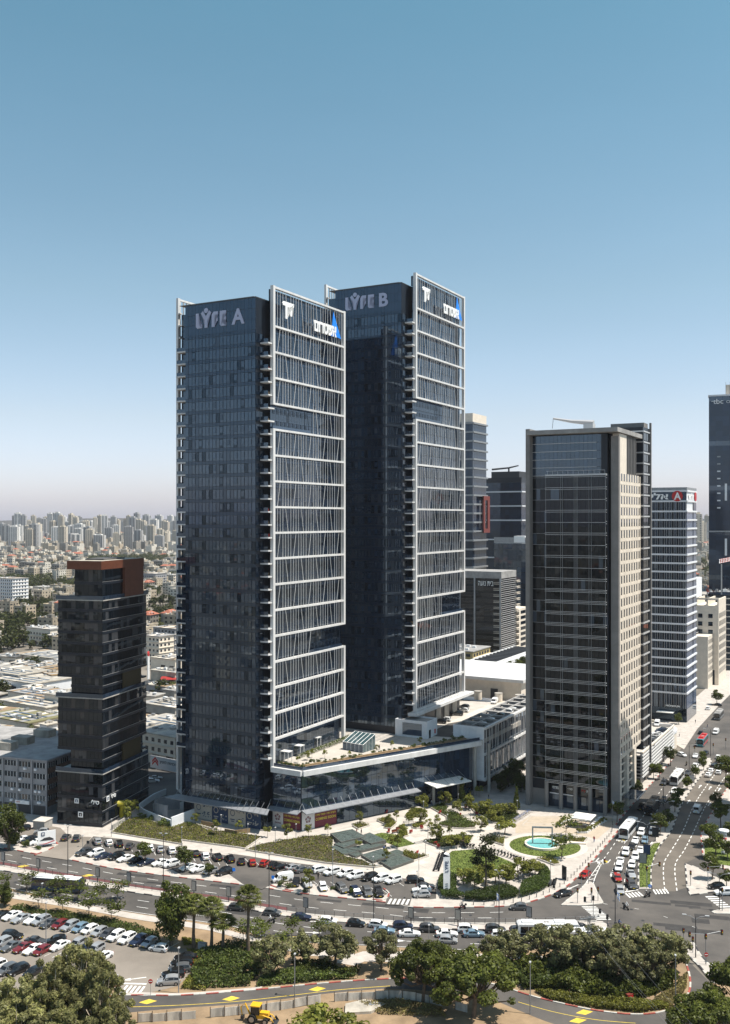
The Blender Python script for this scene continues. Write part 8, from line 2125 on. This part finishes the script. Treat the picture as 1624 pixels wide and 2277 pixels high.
# slate basins, stepped
bas = [([(1035, 508), (1190, 478), (1285, 530), (1110, 570)], 1.3), ([(1225, 528), (1310, 498), (1425, 552), (1320, 578)], 1.15), ([(1060, 572), (1110, 560), (1285, 540), (1130, 602)], .95), ([(1150, 600), (1330, 560), (1425, 575), (1245, 618)], .8), ([(1040, 585), (1075, 576), (1240, 618), (1130, 642)], .7), ([(1155, 630), (1195, 612), (1262, 632), (1215, 655)], .6), ([(1250, 645), (1390, 602), (1490, 640), (1330, 692)], .75), ([(1390, 640), (1500, 603), (1572, 630), (1465, 668)], .65), ([(1378, 692), (1520, 643), (1617, 680), (1458, 738)], .8)]
for i, (pl_, h_) in enumerate(bas):
 pl2 = [q2(x, y) for x, y in pl_]; t = thing('water_basin', f'stepped slate water basin, {ORD[i]} of nine from the top of the cascade', 'basin', (0, 0, 0), 0, 'slate water basins')
 flat('wall', pl2, h_, M['slateside'], parent=t, z0=.1); c = sum((Vector(p) for p in pl2), Vector()) / 4
 flat('water', [c.lerp(p, .94) for p in pl2], h_ + .012, M['slatepool'], parent=t)
# paved slabs of the plaza
ps = Pieces('paving_slab', plaza)
zone = [q2(560, 555), q2(880, 500), q2(1060, 470), q2(1330, 420), q3(480, 300), q3(640, 280), q3(760, 330), q3(1050, 400), q3(1120, 560), q3(760, 640), q3(690, 720), q3(690, 880), q3(640, 830), q3(480, 790), q3(0, 690), q2(1400, 720), q2(1624, 680), q2(1560, 600), q2(1420, 545), q2(1300, 490), q2(1050, 500), q2(600, 560)]
for i in range(-30, 40):
 for j in range(-25, 40):
  p = uv(PC, 0, 0) + PW * (i * 3.0) + Vector((PW.y, -PW.x, 0)) * (j * 2.2)
  if inside(zone, p.x, p.y) and ps.n < 900:
   ps.n += 1; zt_ = .146 + random.uniform(0, .012)
   if ps.n <= 300:
    o = bpy.data.objects.new('paving_slab', unit_box(M['paving'])); o.location = (p.x, p.y, zt_ - .02); o.scale = (2.96, 2.16, .04); o.rotation_euler = (0, 0, math.atan2(PW.y, PW.x)); link(o, plaza)
   else: ps.rest.box(p.x - 1.48, p.x + 1.48, p.y - 1.08, p.y + 1.08, zt_ - .04, zt_, M['paving'], rz=math.atan2(PW.y, PW.x), piv=(p.x, p.y))
ps.done()
flat('paving', [q4(130, 420), q4(230, 360), q4(560, 360), q4(800, 370), q4(840, 400), q4(700, 520), q4(520, 480), q4(300, 470), q4(130, 480)], .150, mat('warm_paving', (.43, .36, .28), .88, var=.1, scale=.5))
wl = MB()
for a, b in (((180, 420), (240, 360)), ((180, 425), (420, 410)), ((180, 400), (420, 425)), ((240, 360), (420, 370))): strip(wl, q4(*a), q4(*b), .3, .158, M['paving'])
wl.build('paving_line', plaza)
flat('paving', [q1(640, 500), q1(860, 470), q1(1270, 572), q1(1624, 622), q2(440, 612), q2(1000, 700), q2(1400, 728), q2(1500, 740), q2(1560, 790), q2(1300, 750), q2(1000, 708), q2(640, 664), q2(320, 612), q1(1400, 602), q1(1100, 555), q1(860, 518)], .148, M['paving'])
# steps on the plaza
for i, (x, y) in enumerate(((390, 815), (250, 555), (800, 400), (960, 480), (940, 745))):
 t = thing('steps', 'short flight of pale steps ' + ('by the lawn square', 'by the centre left bed', 'near the entrance beds', 'in the middle planting', 'above the circle lawn')[i], 'steps', qp(x, y, .1), R(28))
 for k in range(3): ubox('step', t, -1.6, 1.6, -.6 + k * .4, -.2 + k * .4, 0, .14 + k * .12, M['concrete'])
# chairs and seats
def seat_parts():
 a = MB(); a.box(-.3, .3, -.3, .3, .32, .42, M['chair']); b = MB(); b.box(-.34, -.24, -.3, .3, .42, 1.0, M['chair']); c = MB()
 for x in (-.25, .2):
  for y in (-.25, .25): c.box(x, x + .05, y - .025, y + .025, 0, .32, M['chair'])
 return [('seat', a.mesh('seat')), ('backrest', b.mesh('backrest')), ('legs', c.mesh('legs'))]
SEAT = seat_parts()
def put_seat(p, rz, label, group, z=.16, s=1.05):
 t = thing('armchair', label, 'chair', (p[0], p[1], z), rz, group); t.scale = (s, s, s)
 for nm, me in SEAT: link(bpy.data.objects.new(nm, me), t)
cw_ = ('by the pale square', 'by the dense bush', 'left of the middle planting', 'in the middle planting', 'above the terrace bed', 'at the far planting edge', 'over the hedge lawn', 'left of the scooters', 'below the dense tree', 'near the small basin', 'by the entrance bed', 'at the lawn square')
for i, (x, y) in enumerate(((410, 645), (270, 700), (635, 455), (880, 495), (960, 385), (1100, 465), (745, 810), (622, 882), (578, 852), (345, 965), (-40, 450), (-10, 695))):
 for k in range(2): 
  p = qp(x + k * 9, y - k * 4); put_seat(p, R(40 + i * 50 + k * 30), f'{("left", "right")[k]} red armchair of the pair {cw_[i]}', 'red armchairs on the plaza')
for i, (x, y) in enumerate(((75, 690), (128, 655))): 
 t = thing('bench', ('lower', 'upper')[i] + ' brown slatted bench left of the dense bush', 'bench', qp(x, y, .16), R(35))
 ubox('seat', t, -.9, .9, -.3, .3, .4, .48, M['copper']); ubox('backrest', t, -.9, .9, .25, .32, .48, .95, M['copper'])
 for x_ in (-.8, .7): ubox('leg', t, x_, x_ + .1, -.25, .25, 0, .4, M['darksteel'])
for i, (x, y, r_) in enumerate(((180, 425, -28), (345, 482, -28), (425, 478, 25))):
 t = thing('timber_screen', ('left', 'middle', 'right')[i] + ' slatted timber screen before the shop banners', 'fence', q2(x, y, .15), R(r_))
 for k in range(12): ubox('slat', t, -2.2 + k * .37, -1.88 + k * .37, -.06, .06, 0, 1.25, M['wood'])
 ubox('rail', t, -2.2, 2.2, .06, .12, .9, 1.0, M['trunk'])
# cafe
cp = thing('parasol', 'large white square parasol over the cafe tables', 'parasol', q4(600, 425, .15), RZ)
mb = MB(); mb.cyl(0, 0, 0, 3.2, .07, M['steel'], 6); mb.build('pole', cp)
mb = MB(); mb.add([(-3, -3, 2.9), (3, -3, 2.9), (3, 3, 2.9), (-3, 3, 2.9), (0, 0, 3.7), (-3, -3, 2.6), (3, -3, 2.6), (3, 3, 2.6), (-3, 3, 2.6)], [(0, 1, 4), (1, 2, 4), (2, 3, 4), (3, 0, 4), (0, 5, 6, 1), (1, 6, 7, 2), (2, 7, 8, 3), (3, 8, 5, 0)], M['canvas']); mb.build('canopy', cp)
tb1 = MB(); tb1.box(-.4, .4, -.4, .4, .7, .76, M['signwhite']); TBM = tb1.mesh('tabletop'); tb2 = MB(); tb2.cyl(0, 0, 0, .7, .05, M['steel'], 6); TLM = tb2.mesh('leg')
for i, (x, y) in enumerate(((500, 400), (520, 420), (470, 408), (590, 405), (620, 410), (560, 430), (610, 432), (520, 390), (665, 425), (690, 408), (705, 395), (720, 382), (650, 440), (560, 410))):
 t = thing('cafe_table', f'white cafe table by the grey tower, {ORD[i]} of fourteen', 'table', q4(x, y, .15), random.uniform(0, 1), 'white cafe tables'); link(bpy.data.objects.new('tabletop', TBM), t); link(bpy.data.objects.new('leg', TLM), t); 
 t.scale = (1.3, 1.3, 1) if i < 8 else (2.2, 1.2, 1)
bush = dome(.42, .25, 1.0, 5, .28); BUM = crown(bush, 260, .14, L['young'], name='foliage'); pb_ = MB(); pb_.box(-.35, .35, -.35, .35, 0, .4, M['signwhite']); PBM = pb_.mesh('pot')
tl = [(570 + i * 14, 472 - (0 if i < 4 else (i - 4) * 9)) for i in range(14)] + [(425 + i * 12, 425 - i * 9) for i in range(5)]
for i, (x, y) in enumerate(tl):
 t = thing('potted_bush', f'round potted bush edging the cafe, {ORD[i]} of nineteen', 'potted plant', q4(x, y, .15), i, 'potted bushes round the cafe'); link(bpy.data.objects.new('foliage', BUM), t); link(bpy.data.objects.new('pot', PBM), t); t.scale = (1.25, 1.25, 1.25)
# traffic lights
def signal(p, h, label, arm=0, rz=0.0, z=.15, two=False):
 t = thing('traffic_light', label, 'traffic light', (p[0], p[1], z), rz, 'traffic lights at the junctions')
 mb = MB(); mb.tube([(0, 0, 0), (0, 0, h)], .08, M['steel'], 6); mb.build('pole', t)
 heads = [(0, h - .4)]
 if arm:
  for s in ((1, -1) if two else (1,)):
   mb = MB(); mb.tube([(0, 0, h - .1), (arm * s, 0, h + .35)], .05, M['steel'], 5); mb.build('arm', t); heads.append((arm * s, h + .2))
 for x, zz_ in heads:
  hd_ = ubox('signal_head', t, x - .18, x + .18, -.2, .2, zz_ - .6, zz_ + .4, M['tyre'])
  for k, m_ in enumerate(('tail', 'machine', 'greenpaint')): ubox('lens', hd_, -.3, .3, -.56, -.5, .28 - k * .3, .44 - k * .3, M[m_])
for x, y, h_, arm, rz_, tw, lab in ((660, 962, 3.4, 0, 0, False, 'traffic light on the triangular island'), (672, 1080, 5.2, 3.2, 3.9, False, 'traffic light with an arm at the zebra crossing'), (640, 830, 5.0, 4.2, .25, False, 'mast arm traffic light at the tip of the triangular island'), (1045, 862, 5.2, 3.6, .35, False, 'mast arm traffic light on the avenue median grass'), (563, 965, 3.4, 0, 0, False, 'traffic light at the left of the triangular island'), (705, 950, 3.2, 0, 0, False, 'traffic light at the right of the triangular island'), (1300, 1255, 3.4, 0, 0, False, 'traffic light at the tip of the corner island'), (1455, 1392, 6.0, 3.4, .15, True, 'two-armed traffic light on the corner island'), (1365, 1310, 3.2, 0, 0, False, 'traffic light by the double lamp'), (1470, 870, 5.4, 3.4, -.2, False, 'mast arm traffic light on the right island'), (1350, 845, 3.6, 0, 0, False, 'traffic light at the left of the right island'), (1570, 1020, 5.2, 0, 0, False, 'traffic light on the small right island'), (770, 1150, 3.2, 2.0, 2.2, False, 'traffic light at the median nose'), (590, 860, 3.4, 0, 0, False, 'traffic light behind the triangular island')):
 signal(q4(x, y), h_, lab, arm, rz_, two=tw)
for x, y, lab in ((1425, 905, 'traffic light at the upper crossing, lower left'), (1530, 890, 'traffic light at the upper crossing, centre'), (1600, 860, 'traffic light at the upper crossing, right'), (1310, 830, 'traffic light by the side street zebra')): signal(q6(x, y), 4.2, lab)
# flags
def flag(p, h, label, z=.15, blue=True):
 t = thing('flagpole', label, 'flag', (p[0], p[1], z), R(20)); mb = MB(); mb.tube([(0, 0, 0), (0, 0, h)], .05, M['steel'], 6); mb.build('pole', t)
 mb = MB(); v = []; 
 for k in range(6): v += [(.05 + k * .12, .12 * math.sin(k * 1.1), h - .2 - k * .15), (.05 + k * .12, .12 * math.sin(k * 1.1), h - 1.6 - k * .22)]
 mb.add(v, [(2 * k, 2 * k + 2, 2 * k + 3, 2 * k + 1) for k in range(5)], M['signwhite']); f_ = mb.build('cloth', t)
 for q in (.15, .78):
  mb = MB(); vv = []
  for k in range(6):
   a_, b_ = Vector(v[2 * k]), Vector(v[2 * k + 1]); 
   for dd in (-.02, .02): pass
   vv += [a_.lerp(b_, q) + Vector((0, -.012, 0)), a_.lerp(b_, q + .1) + Vector((0, -.012, 0))]
  mb.add(vv, [(2 * k, 2 * k + 2, 2 * k + 3, 2 * k + 1) for k in range(5)], M['blue']); mb.build('stripe', t)
flag(q4(838, 1000), 4.0, 'blue and white flag drooping from a post in the junction'); flag(q3(1112, 985), 3.2, 'blue and white flag by the front hedge'); flag(q4(805, 400), 6.5, 'white and blue flagpole at the tower forecourt')
# electricity pole with its wires
ep = thing('power_pole', 'weathered lattice power pole rising from the thicket', 'power pole', q4(645, 1400), .3)
for x, y in ((-.5, -.5), (.5, -.5), (-.5, .5), (.5, .5)):
 mb = MB(); mb.tube([(x, y, 0), (x * .35, y * .35, 9.8)], .06, M['steel'], 4); mb.build('leg', ep)
for k in range(8):
 z0 = k * 1.2; s0 = .5 * (1 - k * .08); mb = MB(); mb.tube([(-s0, -s0, z0), (s0, -s0, z0 + 1.2)], .035, M['steel'], 3); mb.tube([(s0, s0, z0), (-s0, s0, z0 + 1.2)], .035, M['steel'], 3); mb.tube([(-s0, s0, z0), (-s0, -s0, z0 + 1.2)], .035, M['steel'], 3); mb.build('brace', ep)
for z_ in (5.4, 6.6, 9.4): ubox('crossarm', ep, -2.2, 2.2, -.08, .08, z_, z_ + .16, M['steel'])
for k in range(12): ubox('insulator', ep, -2.1 + (k % 6) * .8, -1.95 + (k % 6) * .8, -.07, .07, 6.75 if k < 6 else 9.55, 7.1 if k < 6 else 9.9, M['concrete'])
e0 = q4(645, 1400)
for i, (dx, zz_) in enumerate(((-1.9, 9.9), (0, 7.1), (1.9, 9.9))):
 mb = MB(); a_ = e0 + Vector((dx, 0, zz_)); b_ = Vector((52 + i * 2.0, 130, 9.0)); P_ = [a_.lerp(b_, t / 10) - Vector((0, 0, 1.6 * math.sin(math.pi * t / 10))) for t in range(11)]
 mb.tube(P_, .012, M['steel'], 4, cap=False); o = mb.build('power_line'); tag(o, ('left', 'middle', 'right')[i] + ' thin power line sagging from the lattice pole', 'cable', 'power lines from the lattice pole')
cb_ = thing('red_cabinet', 'red utility cabinet in the thicket below the olive grove', 'cabinet', q4(925, 1645), .4); cb_.scale = (.65, .65, .65); ubox('body', cb_, -.9, .9, -.5, .5, 0, 2.0, M['chair']); ubox('door', cb_, -.8, .8, -.54, -.5, .1, 1.85, M['signred']); ubox('lid', cb_, -.95, .95, -.55, .55, 2.0, 2.1, M['red'])
gb = thing('utility_cabinet', 'grey utility cabinet at the foot of the fan palms', 'cabinet', q1(1410, 1290), -.3); ubox('body', gb, -.9, .9, -.4, .4, 0, 1.6, M['steel']); ubox('door', gb, -.8, -.03, -.43, -.4, .1, 1.5, M['silver']); ubox('door', gb, .03, .8, -.43, -.4, .1, 1.5, M['silver'])
uh = thing('utility_hut', 'small grey concrete hut before the slab office', 'hut', q1(298, 440), R(75)); ubox('wall', uh, -2, 2, -1.8, 1.8, 0, 2.4, M['concrete']); ubox('roof', uh, -2.15, 2.15, -1.95, 1.95, 2.4, 2.6, M['paving']); ubox('door', uh, -2.05, -2.0, -.6, .6, .1, 2.0, M['steel'])
def roadsign(p, h, label, z=.1, shape='disc', m='signred'):
 t = thing('road_sign', label, 'road sign', (p[0], p[1], z), 0); mb = MB(); mb.cyl(0, 0, 0, h, .04, M['steel'], 6); mb.build('post', t)
 mb = MB()
 if shape == 'disc': mb.tube([(0, -.08, h), (0, -.05, h)], .42, M[m], 14); mb.build('plate', t); ubox('bar', t, -.3, .3, -.1, -.08, h - .07, h + .07, M['signwhite'])
 else: mb.box(-.35, .35, -.08, -.05, h - .5, h + .3, M[m]); mb.build('plate', t)
roadsign(q1(1048, 1607), 2.6, 'no entry sign by the lower car park crossing'); roadsign(q1(793, 1555), 4.0, 'dark slim sign board at the lower car park entrance', shape='b', m='darksteel'); roadsign(q2(365, 790), 2.2, 'blue parking sign at the car park mouth', shape='b', m='blue'); roadsign(q2(637, 845), 2.2, 'blue sign by the central car park mouth', shape='b', m='blue'); roadsign(q4(1458, 1400), 2.2, 'no entry sign on the corner island'); roadsign(q1(612, 600), 2.4, 'slim sign post at the front car park', shape='b', m='darksteel'); roadsign(q4(1065, 905), 2.0, 'round blue sign at the median nose', m='blue')
mt = thing('lattice_mast', 'short white and red cylindrical lattice mast on the right pavement', 'mast', q4(1582, 625), 0)
for k in range(4):
 a = k * math.pi / 2; mb = MB(); mb.tube([(.6 * math.cos(a), .6 * math.sin(a), 0), (.6 * math.cos(a), .6 * math.sin(a), 6.2)], .07, M['signwhite'], 5); mb.build('upright', mt)
for k in range(5): mb = MB(); mb.cyl(0, 0, 1.2 * k + .6, 1.2 * k + .75, .72, M['signred'] if k % 2 else M['signwhite'], 14); mb.build('ring', mt)
mb = MB(); mb.cyl(0, 0, 6.2, 6.5, 1.3, M['signwhite'], 18); mb.build('cap', mt)
sl_ = thing('concrete_slab', 'pale broken concrete slab on the bare earth', 'slab', G(805, 2243), .3); mb = MB(); mb.prism([(-3.6, -1.5), (1.0, -2.4), (4.4, -.4), (1.2, 2.2), (-2.6, 1.6)], 0, .5, M['roofwhite'], bottom=True); mb.build('slab', sl_); ubox('hatch', sl_, 1.4, 2.4, -.3, .5, .5, .56, M['steel'])
# terrace pergolas
for i, (px, py_) in enumerate(((641, 1697), (668, 1683), (706, 1664))):
 t = thing('pergola', ('left', 'middle', 'right')[i] + ' white pergola frame on the terrace by the fins', 'pergola', G(px, py_, 17.2), RZ)
 for x in (0, 2.0):
  for y in (0, 2.6): ubox('post', t, x - .08, x + .08, y - .08, y + .08, 0, 3.0, M['white'])
 ubox('top', t, -.2, 2.2, -.2, 2.8, 3.0, 3.2, M['white'])
hd1 = [uv(FA, 12, -1.2), uv(FA, 42, -1.2), uv(FA, 42, -3), uv(FA, 12, -2.4)]
P_ = np.array(scatter(hd1, 2600)); o = bpy.data.objects.new('hedge', quads(np.column_stack([P_, 17.2 + 1.3 * NR.random(len(P_)) ** .4]), unit(NR.normal(size=(len(P_), 3)) + np.array([0, 0, .6])), .22 * (.7 + .6 * NR.random(len(P_))), L['hedge'], 'hedge')); link(o); tag(o, 'dark hedge along the foot of the fins on the terrace', 'hedge')
# ================================================================== people
def body(joints, edges, root=0):
 me = bpy.data.meshes.new('body'); me.from_pydata([j[0] for j in joints], edges, []); o = bpy.data.objects.new('body', me); C.objects.link(o)
 sk = o.modifiers.new('skin', 'SKIN'); 
 for i, j in enumerate(joints):
  r = j[1]; me.skin_vertices[0].data[i].radius = (r, r * (j[2] if len(j) > 2 else 1)) ; me.skin_vertices[0].data[i].use_root = i == root
 su = o.modifiers.new('sub', 'SUBSURF'); su.levels = 1; su.render_levels = 1
 dg = bpy.context.evaluated_depsgraph_get(); out = bpy.data.meshes.new_from_object(o.evaluated_get(dg)); bpy.data.objects.remove(o)
 return out
def stand():
 J = [((0, 0, .95), .15, .75), ((0, 0, 1.2), .15, .7), ((0, 0, 1.42), .17, .6), ((0, 0, 1.52), .06), ((0, .01, 1.66), .10, 1.1), ((0, .01, 1.76), .07, 1.1),
         ((.20, 0, 1.42), .065), ((.27, .02, 1.14), .05), ((.28, -.10, .90), .04), ((.28, -.13, .82), .035), ((-.20, 0, 1.42), .065), ((-.27, .04, 1.14), .05), ((-.26, .12, .90), .04), ((-.26, .14, .82), .035),
         ((.10, 0, .88), .10), ((.11, -.12, .50), .07), ((.11, .0, .09), .05), ((.11, -.16, .04), .045), ((-.10, 0, .88), .10), ((-.11, .08, .50), .07), ((-.11, .22, .10), .05), ((-.11, .10, .04), .045)]
 E = [(0, 1), (1, 2), (2, 3), (3, 4), (4, 5), (2, 6), (6, 7), (7, 8), (8, 9), (2, 10), (10, 11), (11, 12), (12, 13), (0, 14), (14, 15), (15, 16), (16, 17), (0, 18), (18, 19), (19, 20), (20, 21)]
 return body(J, E)
def ride():
 J = [((0, 0, .95), .16, .8), ((0, -.08, 1.2), .16, .75), ((0, -.18, 1.42), .17, .65), ((0, -.22, 1.52), .06), ((0, -.25, 1.66), .13, 1.1), ((0, -.25, 1.78), .10, 1.1),
         ((.20, -.18, 1.40), .065), ((.28, -.36, 1.22), .05), ((.30, -.62, 1.10), .045), ((-.20, -.18, 1.40), .065), ((-.28, -.36, 1.22), .05), ((-.30, -.62, 1.10), .045),
         ((.13, -.08, .92), .10), ((.20, -.42, .80), .075), ((.18, -.30, .38), .055), ((.18, -.45, .32), .045), ((-.13, -.08, .92), .10), ((-.20, -.42, .80), .075), ((-.18, -.30, .38), .055), ((-.18, -.45, .32), .045)]
 E = [(0, 1), (1, 2), (2, 3), (3, 4), (4, 5), (2, 6), (6, 7), (7, 8), (2, 9), (9, 10), (10, 11), (0, 12), (12, 13), (13, 14), (14, 15), (0, 16), (16, 17), (17, 18), (18, 19)]
 return body(J, E)
BS, BR = stand(), ride()
def dress(me, shirt, legs, z_head, helmet=None):
 m2 = me.copy(); m2.materials.clear()
 for m_ in (M['skin'], shirt, legs, M['tyre'], helmet or M['hair']): m2.materials.append(m_)
 for p in m2.polygons:
  c = p.center
  if c.z > z_head: p.material_index = 4 if (helmet or c.z > z_head + .17 or c.y > .05) else 0
  elif c.z < .10: p.material_index = 3
  elif c.z > .97 and abs(c.x) < .4: p.material_index = 1 if not (abs(c.x) > .24 and c.z < 1.0) else 0
  elif abs(c.x) > .235 and .75 < c.z < .97: p.material_index = 0
  else: p.material_index = 2
  p.use_smooth = True
 return m2
CL = [mat('cloth_' + n_, c_, .85) for n_, c_ in (('white', (.6, .6, .6)), ('blue', (.05, .10, .25)), ('red', (.35, .04, .04)), ('grey', (.15, .15, .16)), ('black', (.02, .02, .02)), ('khaki', (.25, .2, .13)))]
cn_ = ('white', 'blue', 'red', 'grey', 'black', 'khaki')
def person(p, rz, a, b, label, z=.16):
 t = thing('person', label, 'person', (p[0], p[1], z), rz)
 link(bpy.data.objects.new('body', dress(BS, CL[a], CL[b], 1.54)), t)
for (f, x, y, rz_, a, b, lab) in ((q4, 678, 542, 2.5, 2, 1, 'person in a red top walking on the paving right of the pool'), (q3, 660, 285, .4, 0, 1, 'person in white walking under the entrance canopy'), (q1, 1470, 628, 0, 4, 3, 'person in black beside the cars of the far row'), (q2, 1252, 488, 1.2, 4, 4, 'person in black crossing above the slate basins'), (q2, 1220, 490, 2, 2, 4, 'person in red by the seats above the slate basins'), (q2, 952, 800, 0, 4, 4, 'person in dark clothes between cars of the central row'), (q2, 1410, 608, 1, 1, 3, 'person in blue by the lower slate basins'), (q4, 775, 1150, 1, 3, 4, 'person in grey waiting at the median nose'), (qp, 1250, 280, 2, 4, 1, 'person in black in the shade below the hall'), (q6, 1215, 1000, 1, 4, 4, 'person in black on the pavement by the parking deck'), (q6, 1205, 985, 2, 1, 4, 'person in blue on the pavement by the parking deck'), (q6, 1430, 715, 2, 3, 4, 'person in grey on the upper pavement'), (q6, 1497, 738, 1, 4, 1, 'person standing at the upper road crossing'), (q6, 1340, 790, 1, 0, 4, 'person in white at the side street crossing'), (q4, 660, 910, 1, 4, 4, 'person in black standing on the triangular island'), (qp, 640, 365, 1, 0, 3, 'person in white sitting area by the entrance bed')):
 person(f(x, y), rz_, a, b, lab)
person(G(955, 1635, 17.2), 1, 4, 4, 'person in black on the roof terrace near the skylight', 17.22) if False else person(qr(500, 1695, 17.2), 1, 4, 4, 'person in black on the roof terrace near the skylight', 17.22)
for i, (f, x, y, hd, z_, lab) in enumerate(((q4, 900, 1005, 300, 0, 'motorcyclist on a pale scooter crossing the junction'), (q4, 848, 1130, 20, 0, 'scooter rider waiting by the junction lamp post, left one'), (q4, 874, 1168, 10, 0, 'scooter rider waiting by the junction lamp post, right one'), (q3, 872, 1005, 190, 0, 'scooter rider passing the front hedge'), (q4, 1047, 922, 200, 0, 'delivery scooter rider stopped at the median zebra'), (q6, 1380, 950, 240, 0, 'scooter rider between cars up the avenue'), (q2, 625, 1100, 175, 0, 'scooter rider behind the feathery trees'))):
 put_scooter(f(x, y), R(hd), lab.replace('rider', 'ridden').replace('motorcyclist on a', 'ridden') .replace('scooter ridden', 'scooter with rider') , 'scooters being ridden', z_)
 t = thing('person', lab, 'person', (f(x, y).x, f(x, y).y, z_), R(hd + 90)); link(bpy.data.objects.new('body', dress(BR, CL[i % 6], CL[4], 1.55, M['signwhite'] if i % 2 == 0 else M['dark'])), t)
# ================================================================== the summer haze over the town
HAZE = 0.00004
if HAZE:
 hz = MB(); hz.box(-6500, 6500, -3200, 10500, -1.2, 200, M['white']); ho_ = hz.build('haze'); tag(ho_, 'thin pale summer haze over the town', None, None, 'stuff')
 hm = bpy.data.materials.new('haze'); hm.use_nodes = True; hm.node_tree.nodes.remove(hm.node_tree.nodes['Principled BSDF'])
 pv_ = hm.node_tree.nodes.new('ShaderNodeVolumePrincipled'); pv_.inputs['Color'].default_value = (.92, .93, 1.0, 1); pv_.inputs['Density'].default_value = HAZE; pv_.inputs['Anisotropy'].default_value = 0.1
 hm.node_tree.links.new(pv_.outputs[0], hm.node_tree.nodes['Material Output'].inputs['Volume']); ho_.data.materials.clear(); ho_.data.materials.append(hm)
